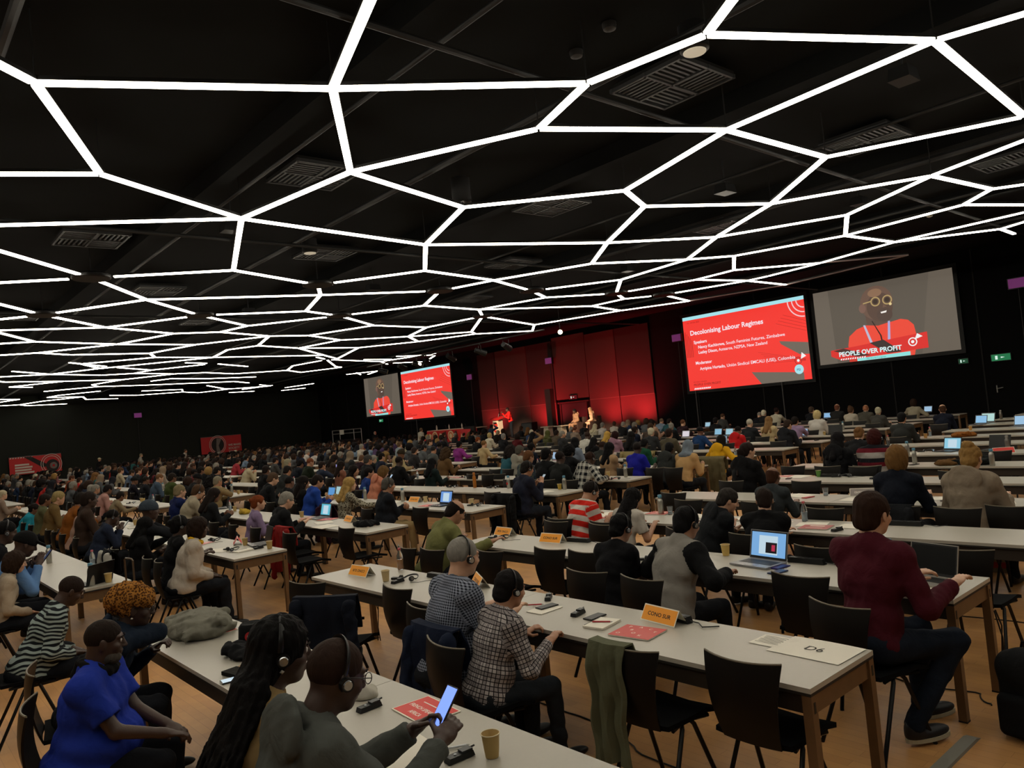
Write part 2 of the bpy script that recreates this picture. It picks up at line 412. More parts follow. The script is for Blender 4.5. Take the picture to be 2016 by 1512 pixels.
def hair_mesh(style, P, res, seed=0):
    c = P.hc; H = P.H; q = lambda x, y, z: c+H@NP((x, y, z))
    long_ = style in ('long', 'braids', 'ponytail', 'hijab', 'bob', 'curly')
    lo = c-NP((.24, .3, .62 if long_ else .17)); hi = c+NP((.24, .24, .25))
    F = Field(lo, hi, res)
    g = {'short': .010, 'crop': .004, 'fringe': .006, 'side': .013, 'bob': .022, 'long': .018, 'bun': .012, 'topbun': .012, 'afro': .05, 'curly': .03, 'ponytail': .010,
         'braids': .016, 'wrap': .022, 'hijab': .018, 'cap': .016, 'beanie': .02}.get(style, .012)
    F.ell(q(0, -.014, .032), (.075+g, .096+g, .088+g), H, k=0)
    if style in ('short', 'side', 'bun', 'topbun', 'ponytail', 'fringe', 'braids', 'afro'):
        F.ell(q(0, -.06, -.04), (.055+g, .05+g, .06), H, k=.03)
    if style == 'fringe': F.ell(q(0, .015, .135), (.12, .125, .098), H, k=.004, cut=True)
    if style == 'afro': F.ell(q(0, -.03, .045), (.12, .13, .125), H, k=.04)
    if style == 'curly': F.ell(q(0, -.04, .0), (.135, .12, .17), H, k=.05); F.ell(q(0, -.07, -.1), (.15, .09, .12), H, k=.05)
    if style == 'bob':
        F.ell(q(0, -.03, -.03), (.098, .10, .115), H, k=.03)
    if style in ('long',):
        F.ell(q(0, -.045, -.06), (.092, .075, .13), H, k=.03); F.cap(q(0, -.085, -.08), P.C+P.T2@NP((0, -.135, .10)), .075, .05, k=.04)
        for x in (-1, 1): F.cap(q(x*.075, -.03, -.06), P.C+P.T2@NP((x*.11, -.10, .10)), .032, .03, k=.03)
    if style == 'ponytail':
        F.cap(q(0, -.105, .03), q(0, -.135, .0), .028, .03, k=.02); F.cap(q(0, -.135, .0), q(0, -.13, -.14), .030, .026, k=.02)
        F.cap(q(0, -.13, -.14), P.C+P.T2@NP((0, -.15, .02)), .028, .020, k=.02)
    if style == 'braids':
        r = np.random.RandomState(3)
        for i in range(26):
            t = (i/25-.5)*2.5; a = q(.085*math.sin(t), -.075*math.cos(t)-.02, -.0); m = P.N+P.T2@NP((.11*math.sin(t), -.09*math.cos(t)-.03, .02)); e = P.C+P.T2@NP((.135*math.sin(t)+r.normal()*.012, -.15-.01*r.rand(), -.18+r.normal()*.05))
            F.cap(a, m, .012, .011, k=.006); F.cap(m, e, .011, .008, k=.006)
        F.ell(q(0, -.05, -.05), (.085, .06, .10), H, k=.02)
    if style == 'bun': F.ell(q(0, -.115, .045), (.045, .038, .042), H, k=.01)
    if style == 'topbun': F.ell(q(0, -.07, .115), (.052, .045, .038), H, k=.012)
    if style == 'wrap': F.ell(q(0, -.05, .06), (.115, .13, .10), H, k=.04); F.ell(q(.0, -.14, .03), (.08, .05, .07), H, k=.03); F.cap(q(-.07, .05, .075), q(.07, .05, .075), .03, k=.03)
    if style == 'hijab':
        F.cap(q(0, -.01, -.03), P.N, .098, .10, k=.04); F.ell(P.N+P.T2@NP((0, .0, -.03)), (.17, .12, .07), P.T2, k=.05)
    if style == 'cap': F.ell(q(0, .115, .055), (.07, .07, .008), H@R3(-8, 0, 0), k=.01)
    # open the face and the nape
    if style == 'hijab': F.ell(q(0, .10, -.01), (.056, .06, .085), H, k=.01, cut=True)
    elif style in ('wrap', 'beanie', 'cap'):
        F.box(q(0, .02, -.115), (.2, .25, .12), H, k=.01, cut=True) if style != 'wrap' else F.box(q(0, .11, -.10), (.2, .12, .12), H, k=.01, cut=True)
        if style == 'wrap': F.box(q(0, 0, -.19), (.2, .25, .12), H, k=.01, cut=True)
    else:
        F.ell(q(0, .115, -.035), (.073, .062, .105), H, k=.012, cut=True)
        if style in ('short', 'crop', 'side', 'fringe', 'bun', 'topbun', 'afro', 'ponytail'):
            F.box(q(0, .07, -.115), (.2, .085, .10), H, k=.01, cut=True); F.box(q(0, -.0, -.19), (.2, .2, .10), H, k=.015, cut=True)
            for x in (-1, 1): F.ell(q(x*.088, .0, -.025), (.03, .026, .04), H, k=.006, cut=True)
    amp = {'afro': .006, 'curly': .009, 'wrap': .006, 'crop': .0006, 'fringe': .001, 'short': .002, 'side': .0025, 'hijab': .002, 'cap': .0004, 'beanie': .001}.get(style, .0028)
    F.folds(amp, {'afro': 110, 'curly': 90, 'wrap': 70}.get(style, 80), seed, .35 if style not in ('afro', 'curly') else 1)
    return F.extract()
def torso(F, P, g, k=.05, low=True):
    w = P.w; b = max(0, w-1)
    if low: F.ell(P.P+NP((0, .005, .0)), (.165*w+g, .125*w+g, .12+g), P.T, k=k)
    F.ell(P.P+P.T@NP((0, .015+.05*b, .13*P.h)), (.145*w+g, .11+.14*b+g, .14+g), P.T, k=k)
    F.ell(P.C+P.T2@NP((0, .005, .06*P.h)), (.158*(.5+.5*w)+g, .115*(.6+.4*w)+g, .16+g), P.T2, k=k)
    F.cap(P.sh[0], P.sh[1], .056+g, k=k)
    for i in (0, 1): F.cap(P.N+P.T2@NP((0, -.01, -.005)), P.sh[i], .05+g, .05+g, k=.04)
def body_mesh(P, res, fine, hands, bare=False, curl=.5, beard=0):
    out = []
    F = Field(P.P-NP((.62, .45, .60 if P.P[2] < .8 else 1.)), NP((.62, .75, P.hc[2]-.02)), max(res, .014))
    torso(F, P, -.012)
    F.cap(P.N-P.T2@NP((0, 0, .03)), P.hc+P.H@NP((0, -.02, -.05)), .056*(.6+.4*P.w), .052*(.6+.4*P.w), k=.03)
    for i in (0, 1):
        E, W = P.arm[i]; F.cap(P.sh[i], E, .05, .041, k=.03); F.cap(E, W, .041, .027, k=.015)
        K, A = P.leg[i]; F.cap(P.hip[i], K, .075, .05, k=.03); F.cap(K, A, .05, .036, k=.02)
    out.append(F.extract())
    hr = .0055 if fine else max(.011, res*.6)
    F = Field(P.hc-NP((.13, .15, .17)), P.hc+NP((.13, .15, .14)), hr)
    skull(F, P.hc, P.H, fine or res < .017); F.cap(P.N, P.hc+P.H@NP((0, -.02, -.05)), .057*(.6+.4*P.w), .053*(.6+.4*P.w), k=.025)
    out.append(F.extract())
    for i in (0, 1):
        E, W = P.arm[i]; d = W-E; d = d/np.linalg.norm(d)
        if not hands: 
            F = Field(W-.13, W+.13, max(res*.6, .010)); F.ell(W+d*.06, (.038, .038, .05), k=.02); F.cap(W-d*.04, W+d*.03, .027, .03, k=.02); out.append(F.extract()); continue
        sg = -1 if i == 0 else 1
        n = NP((0, -.25, 1.)) if abs(d[2]) < .75 else NP((0, -1., .2))
        if hands == 'hold': n = NP((sg*.75, -.25, .55))
        F = Field(W-.17, W+.17, .0045); F.cap(E, W, .041, .027, k=.012)
        hand_prims(F, W, d, n, sg, curl); 
        out.append(F.extract())
    return out
def top_mesh(P, res, style, seed=0, loose=.010):
    F = Field(P.P-NP((.66, .5, .2)), NP((.66, .75, P.hc[2]+.06)), res); g = loose
    for i in (0, 1):
        E, W = P.arm[i]
        if style in ('tee', 'vest'):
            if style == 'tee': v = E-P.sh[i]; v = v/np.linalg.norm(v); F.cap(P.sh[i], P.sh[i]+v*.26, .060+g, .056+g, k=.02); F.box(P.sh[i]+v*.30, (.14, .14, .09), align(v), k=.004, rr=.002, cut=True)
        else:
            d = W-E; d = d/np.linalg.norm(d)
            F.cap(P.sh[i], E, .052+g, .044+g, k=.02); F.cap(E, W-d*.01, .042+g, .029+g, k=.02)
            F.box(W+d*.055, (.08, .08, .05), align(d), k=.004, rr=.002, cut=True)
    torso(F, P, g, k=.04)
    F.box(P.P-NP((0, 0, .05+.16+(.03 if style == 'coat' else 0))), (.5, .5, .16), k=.01, rr=.004, cut=True)
    if style in ('hoodie', 'coat'):
        F.ell(P.N+P.T2@NP((0, -.112, -.045)), (.15, .034, .115), P.T2@R3(8, 0, 0), k=.022)
        pts = [P.N+P.T2@NP((.078*math.sin(t), -.078*math.cos(t)-.004, .012-.024*(1-math.cos(t)))) for t in np.linspace(-2.7, 2.7, 14)]
        for a, b in zip(pts, pts[1:]): F.cap(a, b, .031, k=.008)
    elif style in ('shirt', 'jacket', 'tee', 'sweater', 'vest'):
        r = .062 if style in ('tee', 'sweater', 'vest') else .066; up = .012 if style in ('tee', 'sweater', 'vest') else .035
        pts = [P.N+P.T2@NP((r*math.sin(t), -r*math.cos(t)+.01, up-.02*(1-math.cos(t)))) for t in np.linspace(-2.6, 2.6, 12)]
        for a, b in zip(pts, pts[1:]): F.cap(a, b, .016 if style in ('shirt', 'jacket') else .010, k=.012)
    F.cap(P.N, P.nk+NP((0, .02, .1)), .052*(.6+.4*P.w), .05*(.6+.4*P.w), k=.005, cut=True)
    F.folds(.0034, 22, seed); F.folds(.0017, 58, seed+5, .5)
    return F.extract()
def align(v):
    z = V(v).normalized(); x = z.orthogonal().normalized(); y = z.cross(x)
    return NP([[x[i], y[i], z[i]] for i in range(3)])
def weave(me, P, raglan=False):
    """cloth coordinates: round the trunk and up it, round each sleeve and along it"""
    n = len(me.vertices); co = np.empty(n*3, np.float32); me.vertices.foreach_get('co', co); co = co.reshape(-1, 3)
    L = (co-P.P)@P.T; ax = P.C+P.T2@NP((0, 0, .1)); out = np.zeros((n, 3), np.float32)
    out[:, 0] = np.arctan2(L[:, 0], -L[:, 1])*.16; out[:, 1] = L[:, 2]
    T2i = (co-P.C)@P.T2; tx = np.abs(T2i[:, 0])
    for i in (0, 1):
        E, W = P.arm[i]; S0 = P.sh[i]; off = 0.
        for a, b in ((S0, E), (E, W)):
            d = b-a; Ln = np.linalg.norm(d); u = d/Ln; q = co-a; t = q@u; r = np.linalg.norm(q-np.outer(np.clip(t, 0, Ln), u), axis=1)
            sg = -1 if i == 0 else 1
            near = (r < .098) & (T2i[:, 0]*sg > (.150 if not raglan else .09)) & (t > -.03)
            if a is not S0: near = (r < .07) & (t > -.02)
            if not near.any(): off += Ln; continue
            x = np.cross(u, (0, 0, 1.)); x /= np.linalg.norm(x); y = np.cross(u, x)
            out[near, 0] = np.arctan2(q[near]@x, q[near]@y)*.062; out[near, 1] = -(t[near]+off); out[near, 2] = 1; off += Ln
    at = me.attributes.new('weave', 'FLOAT_VECTOR', 'POINT'); at.data.foreach_set('vector', out.ravel())
def leg_mesh(P, res, seed=1, skirt=False):
    F = Field(NP((-.35, -.3, .0)), NP((.35, .68, P.P[2]+.16)), res)
    F.ell(P.P+NP((0, -.01, -.01)), (.17*P.w, .14*P.w, .105), k=.04)
    for i in (0, 1):
        K, A = P.leg[i]; F.cap(P.hip[i], K, .092*(.5+.5*P.w), .066, k=.04); F.cap(K, A+NP((0, 0, .01)), .064, .05, k=.02)
    F.folds(.004, 28, seed)
    return F.extract()
def shoe_mesh(P, i, res):
    K, A = P.leg[i]; a = A.copy()
    lift = 0.
    F = Field(a-NP((.09, .12, .1)), a+NP((.09, .25, .08)), max(.008, res*.8))
    z = a[2]-.045
    F.ell((a[0], a[1]+.075, z), (.046, .135, .036), k=.02); F.ell((a[0], a[1]-.01, a[2]-.01), (.042, .05, .05), k=.03)
    F.box((a[0], a[1]+.07, z-.062), (.2, .3, .04), k=0, cut=True)
    P_, Q = F.extract()
    if a[2] < .12 and P.P[2] < .8 or P.P[2] >= .8:
        pass
    return P_, Q
PERSONS = 0
def make_person(spec, res=.011, fine=True, meshes=None):
    """spec: dict(pose=..., hair=(style,col), skin=, top=(style,col[,pattern]), pants=col, shoe=col, hands=, extras)"""
    P = spec['P']; seed = spec.get('seed', 0)
    root = empty('person')
    hs, hcx = spec['hair']
    obj('body', npmesh('body', body_mesh(P, res, fine, spec.get('hands', None), curl=spec.get('curl', .5))), skin(spec['skin']), root)
    if hs != 'none':
        hm = cloth(hcx, spec.get('hairpat', '')) if hs in ('wrap', 'hijab', 'cap', 'beanie') else hairm(hcx)
        obj({'wrap': 'head_wrap', 'hijab': 'headscarf', 'cap': 'cap', 'beanie': 'beanie'}.get(hs, 'hair'), npmesh('hair', [hair_mesh(hs, P, (.006 if fine else max(.011, res*.7)), seed)]), hm, root)
    t = spec['top']
    tn = {'tee': 't_shirt', 'hoodie': 'hoodie', 'coat': 'coat', 'shirt': 'shirt', 'jacket': 'jacket', 'sweater': 'sweater', 'vest': 'vest'}[t[0]]
    tm = npmesh('top', [top_mesh(P, res, t[0], seed, spec.get('loose', .010))])
    if len(t) > 2: weave(tm, P, t[2] == 'raglan')
    obj(tn, tm, cloth(t[1], t[2] if len(t) > 2 else ''), root)
    obj('trousers', npmesh('trousers', [leg_mesh(P, max(res, .013), seed)]), cloth(spec.get('pants', '14161b')), root)
    if spec.get('shoes', True):
        for i in (0, 1): obj('shoe', npmesh('shoe', [shoe_mesh(P, i, res)]), mat('shoe_'+spec.get('shoe', '0d0d0e'), spec.get('shoe', '0d0d0e'), .5), root)
    return root
def headset(P, root_mat, silver=True):
    """band over the crown, two ear pads, in the head's frame"""
    q = lambda x, y, z: P.hc+P.H@NP((x, y, z))
    hd = empty('headset')
    b = MB(); pts = [q(.094*math.sin(t), -.012, .03+.095*math.cos(t)) for t in np.linspace(-1.75, 1.75, 18)]
    b.tube(pts, .010, 8, flat=.35); obj('headband', b, mat('headset_black', '0b0b0c', .45), hd, True)
    for x in (-1, 1):
        p = MB(); a = q(x*.083, -.0, -.012); e = q(x*.103, 0, -.012); p.cyl(a, e, .024, .022, 16, 0); p.cyl(e, q(x*.107, 0, -.012), .017, .015, 16, 1)
        obj('ear_pad', p, [mat('headset_black', '0b0b0c', .45), mat('headset_silver', '9aa0a4', .25, .9) if silver else mat('headset_black', '0b0b0c', .45)], hd)
    return hd
def glasses(P, parent, col='1a1512'):
    q = lambda x, y, z: P.hc+P.H@NP((x, y, z))
    b = MB()
    for x in (-1, 1):
        b.tube([q(x*.033+.024*math.cos(t), .108, .008+.019*math.sin(t)) for t in np.linspace(0, 2*math.pi, 15)], .0018, 5)
        b.tube([q(x*.056, .107, .013), q(x*.078, .06, .012), q(x*.082, -.005, .01)], .0018, 5)
    b.tube([q(-.01, .109, .012), q(.01, .109, .012)], .0018, 5)
    return obj('glasses', b, mat('glasses_'+col, col, .3, .3), parent, True)

# ---------------------------------------------------------------- measured places (metres)
NEAR = [
 (-2.659, 0.99, -4, 1.059, {'lean': 20, 'arms': 'phonefar', 'hpitch': 14, 'w': 1.2}, ('crop', '2c1e17'), '3e2a20', ('hoodie', '4a4d49'), {'hands': 'hold', 'curl': 0.9, 'hs': 1, 'gl': 1, 'loose': 0.016}, 'bald man in grey hoodie with glasses and headset looking at a lit phone'),
 (-2.966, 0.99, 4, 1.076, {'lean': 16, 'arms': 'lap', 'hyaw': -22, 'hpitch': 4}, ('braids', '0c0a0a'), '3e2a20', ('vest', '9c8258'), {'hands': 'flat', 'hs': 1, 'earring': 1}, 'woman with long black braids, tan top and headset behind the grey hoodie man'),
 (-4.692, 0.851, -30, 0.92, {'lean': 8, 'arms': 'bigthigh', 'hyaw': 10, 'hpitch': 6, 'w': 1.75}, ('crop', '211813'), '3e2a20', ('tee', '1b2f8c'), {'hands': 'flat', 'loose': 0.026, 'beard': 1, 'scarf': '0b0a0b', 'curl': 0.6}, 'man with grey beard in royal blue tunic and black scarf, turned in chair'),
 (-5.481, 0.99, -20, 0.987, {'lean': 26, 'arms': 'chin', 'hyaw': -6, 'hpitch': 4, 'w': 1.2}, ('wrap', '98662a'), '3e2a20', ('coat', '16202e'), {'hands': 'flat', 'hairpat': 'leopard', 'gl': 1, 'earring': 1, 'curl': 1.0}, 'woman in orange patterned head wrap and navy coat leaning elbow on table'),
 (-7.063, 0.944, -6, 0.92, {'lean': 22, 'arms': 'lap', 'hpitch': 24, 'w': 1.4}, ('crop', '251a15'), '3e2a20', ('shirt', '8f9c98', 'swirl'), {'hands': 'flat', 'loose': 0.016}, 'man in black and white swirl print shirt looking down at left'),
 (-9.41, 0.99, -4, 0.903, {'lean': 14, 'arms': 'lap', 'hpitch': 8}, ('bob', '2a1d15'), 'c09478', ('sweater', 'a39480'), {'hands': 'flat', 'loose': 0.016, 'b2': 1}, 'person with short brown hair in cream sweater at left edge'),
 (-9.609, 0.99, 0, 1.064, {'lean': 20, 'arms': 'phone', 'hpitch': 20}, ('cap', '0c0c0d'), '3e2a20', ('shirt', '5b7fae'), {'hands': 'hold', 'b2': 1}, 'man in black cap and light blue shirt holding a phone beyond the cream sweater'),
 (-10.725, 0.99, 0, 1.106, {'lean': 18, 'arms': 'table', 'hpitch': 10}, ('crop', '0e0c0c'), '3e2a20', ('jacket', '101012'), {'hands': 'flat', 'hs': 1, 'b2': 1}, 'man with headset in black jacket at far left edge of front table'),
 (-4.052, 2.72, -6, 1.031, {'lean': 14, 'arms': 'table', 'hpitch': 6, 'w': 1.22}, ('crop', '85817a'), 'c09478', ('shirt', '8d93a3', 'gingham'), {'hands': 'flat', 'hs': 1, 'loose': 0.018, 'goes': 1}, 'grey-haired man in blue gingham shirt wearing a black headset'),
 (-3.647, 2.72, -10, 0.906, {'lean': 18, 'arms': 'table', 'hpitch': 8, 'w': 1.15}, ('short', '151212'), 'a87a5e', ('shirt', 'a8a09e', 'plaid'), {'hands': 'flat', 'hs': 1, 'loose': 0.016, 'curl': 0.8, 'pants': '22262b'}, 'dark-haired man in white and black check shirt with hands at table edge'),
 (-6.723, 4.45, -14, 1.003, {'lean': 24, 'arms': 'reach', 'hpitch': 22, 'w': 1.15}, ('fringe', '1c1512'), 'a87a5e', ('jacket', '6a6a40'), {'hands': 'flat', 'loose': 0.02, 'gl': 1}, 'balding man in olive green jacket stretching his arm onto table'),
 (-2.154, 4.45, -26, 1.086, {'lean': 8, 'arms': 'table', 'hpitch': 4, 'w': 1.05, 'twist': 20, 'legs': 'back'}, ('short', '2a1a12'), 'c09478', ('sweater', '42101c'), {'hands': 'flat', 'hs': 0, 'loose': 0.016, 'pants': '131a26', 'shoe': '15161a', 'sole': 1}, 'man in dark red sweater and jeans at end of row beside open laptop'),
 (-3.642, 4.45, -8, 1.003, {'lean': 20, 'arms': 'wide', 'hpitch': 10, 'w': 1.15}, ('short', '0f0e0f'), 'a87a5e', ('sweater', '7f7b74', 'raglan'), {'hands': 'flat', 'hs': 1, 'loose': 0.02}, 'man in grey sweater with black raglan sleeves and headset at the blue-screened laptop'),
 (-4.211, 4.45, 4, 0.936, {'lean': 16, 'arms': 'cross', 'hpitch': 12, 'hyaw': -12}, ('short', '0d0c0d'), 'a87a5e', ('tee', '0d0d10'), {'hands': 'flat', 'hs': 1}, 'young man with headset in black t-shirt beside the raglan sweater'),
 (-6.322, 6.18, -8, 0.974, {'lean': 22, 'arms': 'table', 'hpitch': 18, 'hyaw': -10, 'w': 1.15}, ('crop', '1a1411'), 'a87a5e', ('tee', 'b9b2a8', 'stripe'), {'hands': 'flat', 'hs': 1, 'loose': 0.018}, 'man in red and white striped t-shirt with headset'),
 (-5.613, 6.18, -4, 0.907, {'lean': 20, 'arms': 'table', 'hpitch': 12}, ('long', '0f0c0c'), 'a87a5e', ('tee', 'b0a99e'), {'hands': 'flat', 'loose': 0.012}, 'woman with long black ponytail in white t-shirt'),
 (-4.569, 6.18, -30, 0.946, {'lean': 26, 'arms': 'cross', 'hpitch': 14, 'hyaw': -15, 'w': 1.2}, ('short', '2a2522'), 'c09478', ('coat', '17191c'), {'hands': 'flat', 'loose': 0.024}, 'dark-haired person in black puffer jacket bent towards neighbour'),
 (-3.877, 6.18, 16, 0.918, {'lean': 16, 'arms': 'cross', 'hyaw': 14, 'hpitch': 10, 'w': 1.25}, ('short', '221813'), 'c09478', ('sweater', '0c0c0e'), {'hands': 'flat', 'loose': 0.02}, 'person in plain black sweater turned towards the puffer jacket'),
 (-4.84, 7.91, 4, 0.911, {'lean': 14, 'arms': 'table', 'w': 1.1}, ('fringe', '3a2216'), '6e4a36', ('jacket', '2e3234'), {'hands': 'flat'}, 'bald man in grey blazer seated behind the black sweater'),
 (-2.752, 7.91, -4, 1.057, {'lean': 12, 'arms': 'table', 'hpitch': 6, 'w': 1.1}, ('topbun', '8a6a3c'), 'c09478', ('coat', '7f7262'), {'hands': 'flat', 'loose': 0.026}, 'woman with blond hair pinned up in beige hooded raincoat'),
 (-3.409, 7.91, 4, 1.061, {'lean': 12, 'arms': 'table', 'w': 1.0}, ('bob', '6a4c28'), 'c09478', ('jacket', '10141e'), {'hands': 'flat'}, 'woman with blond bob in dark navy jacket'),
 (-9.095, 2.72, -16, 0.965, {'lean': 14, 'arms': 'lap', 'hpitch': 4, 'w': 1.35}, ('bob', '20150f'), '3e2a20', ('jacket', 'a79d90'), {'hands': 'flat', 'loose': 0.022, 'scarf': 'c79a14', 'hscale': 0.9, 'b2': 1}, 'woman in white jacket with yellow collar at end of table'),
 (-9.553, 2.72, -6, 0.963, {'lean': 10, 'arms': 'cross'}, ('bun', '0c0b0b'), '3e2a20', ('sweater', '0d0d0f'), {'hands': 'flat', 'hs': 1, 'b2': 1}, 'woman in black with hair bun beyond the white jacket'),
 (-10.873, 2.638, -10, 0.92, {'lean': 14, 'arms': 'cross', 'hpitch': 4}, ('long', '0b0a0a'), '3e2a20', ('sweater', '0c0c0e'), {'hands': 'flat', 'b2': 1}, 'woman with long black hair in black top, checked jacket on her chair'),
 (-13.321, 2.72, -8, 0.94, {'lean': 20, 'arms': 'phone', 'hpitch': 14, 'w': 1.2}, ('crop', '120e0d'), '3e2a20', ('shirt', '1e2536'), {'hands': 'hold', 'hs': 1, 'b2': 1, 'loose': 0.016}, 'man in dark denim shirt and headset raising a phone'),
 (-15.021, 2.72, -8, 0.923, {'lean': 20, 'arms': 'table', 'hpitch': 10, 'w': 1.2}, ('afro', '1a1210'), '3e2a20', ('coat', 'a1806f'), {'hands': None, 'hs': 1, 'b2': 1}, 'person with curly hair in dusty pink jacket and headset'),
 (-11.025, 2.72, -6, 1.073, {'lean': 14, 'arms': 'chin'}, ('beanie', '333b44'), '3e2a20', ('sweater', '16181c'), {'hands': None, 'b2': 1, 'far': 1}, 'person in grey-blue knitted beanie with hand at the mouth'),
 (-19.161, 2.531, -24, 0.92, {'lean': 24, 'arms': 'table', 'hpitch': 6, 'w': 1.2}, ('bun', '181210'), '6e4a36', ('shirt', '1d7f92'), {'hands': None, 'b2': 1, 'loose': 0.02}, 'woman in bright turquoise blouse leaning on the table at left'),
 (-10.661, 4.45, -6, 0.991, {'lean': 16, 'arms': 'laptop', 'hpitch': 14, 'w': 1.15}, ('short', '7f7b72'), 'c09478', ('sweater', '121315'), {'hands': 'flat', 'gl': 1, 'b2': 1, 'loose': 0.016}, 'grey-haired man with glasses in black sweater lit by his laptop'),
 (-11.517, 4.45, -14, 0.931, {'lean': 12, 'arms': 'table', 'hyaw': -10}, ('bun', '6e3518'), 'c09478', ('sweater', '7d6a88'), {'hands': None, 'b2': 1}, 'red-haired person in lilac top next to the rainbow bag'),
 (-14.729, 4.45, -8, 1.058, {'lean': 22, 'arms': 'phone', 'hpitch': 14, 'w': 1.15}, ('short', '4a3524'), 'c09478', ('shirt', '978d78'), {'hands': 'hold', 'hs': 1, 'gl': 1, 'b2': 1, 'loose': 0.018}, 'man with glasses and headset in beige shirt at the table with black laptop'),
 (-10.55, 6.18, -14, 0.969, {'lean': 10, 'arms': 'cross', 'hpitch': 6, 'w': 1.3}, ('short', '4a4742'), 'a87a5e', ('jacket', '171a20'), {'hands': None, 'hs': 1, 'b2': 1, 'loose': 0.02, 'pants': '8a7550'}, 'man in dark navy suit and headset with folded arms, beige trousers'),
 (-11.866, 6.18, -8, 0.97, {'lean': 14, 'arms': 'reach', 'hyaw': -20}, ('long', '9a7c48'), 'c09478', ('shirt', '8c8674', 'floral'), {'hands': None, 'b2': 1}, 'woman with long wavy blond hair in white and brown print blouse'),
 (-13.23, 6.18, -8, 1.019, {'lean': 18, 'arms': 'laptop', 'hpitch': 12, 'hyaw': -8}, ('short', '1c1512'), 'a87a5e', ('sweater', '1b3a86'), {'hands': None, 'b2': 1, 'loose': 0.016}, 'dark-haired person in bright blue pullover at a laptop'),
 (-15.333, 6.18, -10, 1.059, {'lean': 20, 'arms': 'table', 'hpitch': 14, 'w': 1.2}, ('short', '4a382a'), 'c09478', ('jacket', '131416'), {'hands': None, 'b2': 1}, 'man with brown hair in black suit bent over the table'),
 (-13.605, 6.18, -8, 0.984, {'lean': 12, 'arms': 'table'}, ('long', '17110f'), 'a87a5e', ('sweater', '101012'), {'hands': None, 'b2': 1}, 'person with long black hair beside the blue pullover'),
 (-9.252, 7.91, -12, 1.01, {'lean': 14, 'arms': 'phone', 'hpitch': 10, 'w': 1.3}, ('short', '1a1614'), 'a87a5e', ('sweater', '191c2a'), {'hands': 'hold', 'hs': 1, 'b2': 1, 'loose': 0.02, 'pants': '1a1e26'}, 'large man in navy sweater holding up a white phone'),
 (-13.906, 7.91, -10, 1.007, {'lean': 24, 'arms': 'phone', 'hpitch': 16}, ('bob', '5c4426'), 'c09478', ('coat', 'b9785f'), {'hands': None, 'b2': 1}, 'woman with blond bob in peach hoodie with a phone'),
 (-14.215, 7.91, -14, 0.961, {'lean': 14, 'arms': 'table', 'hyaw': -16}, ('short', '15100f'), 'a87a5e', ('jacket', '1e3570'), {'hands': None, 'b2': 1}, 'dark-haired person in blue denim jacket beside the peach hoodie'),
 (-14.825, 7.91, -22, 0.996, {'lean': 12, 'arms': 'table', 'hyaw': -30}, ('long', '17110f'), 'a87a5e', ('sweater', '2a1520'), {'hands': None, 'b2': 1}, 'smiling dark-haired woman turned sideways in dark maroon top'),
 (-9.546, 9.64, -4, 1.005, {'lean': 20, 'arms': 'wide', 'hpitch': 10, 'w': 1.2}, ('crop', '2e1e17'), '3e2a20', ('hoodie', 'a9a79e', 'buffalo'), {'hands': None, 'hs': 1, 'b2': 1, 'loose': 0.022}, 'man with shaved head in black and white checked hooded shirt'),
 (-11.182, 9.64, -6, 1.044, {'lean': 18, 'arms': 'table', 'hpitch': 8}, ('short', '5a3a22'), 'a87a5e', ('jacket', '4a5040', 'print'), {'hands': None, 'b2': 1}, 'person with cropped brown hair in olive camouflage jacket'),
 (-6.299, 9.64, -6, 1.034, {'lean': 14, 'arms': 'table', 'hyaw': -20, 'w': 1.2}, ('ponytail', '1f1512'), 'c09478', ('coat', '0d0d0f'), {'hands': None, 'loose': 0.022}, 'woman with tied dark hair in black coat'),
 (-5.75, 11.37, -2, 1.012, {'lean': 12, 'arms': 'table'}, ('long', '100e10'), 'c09478', ('coat', '121215'), {'hands': None, 'loose': 0.02}, 'person with black hair in black coat with fur hood'),
 (-5.157, 11.37, 4, 1.018, {'lean': 10, 'arms': 'table', 'w': 1.2}, ('bob', '35120f'), 'c09478', ('sweater', '8b8580', 'poncho'), {'hands': None, 'hs': 1, 'loose': 0.03}, 'person with dark red hair in grey, maroon and black striped poncho')]
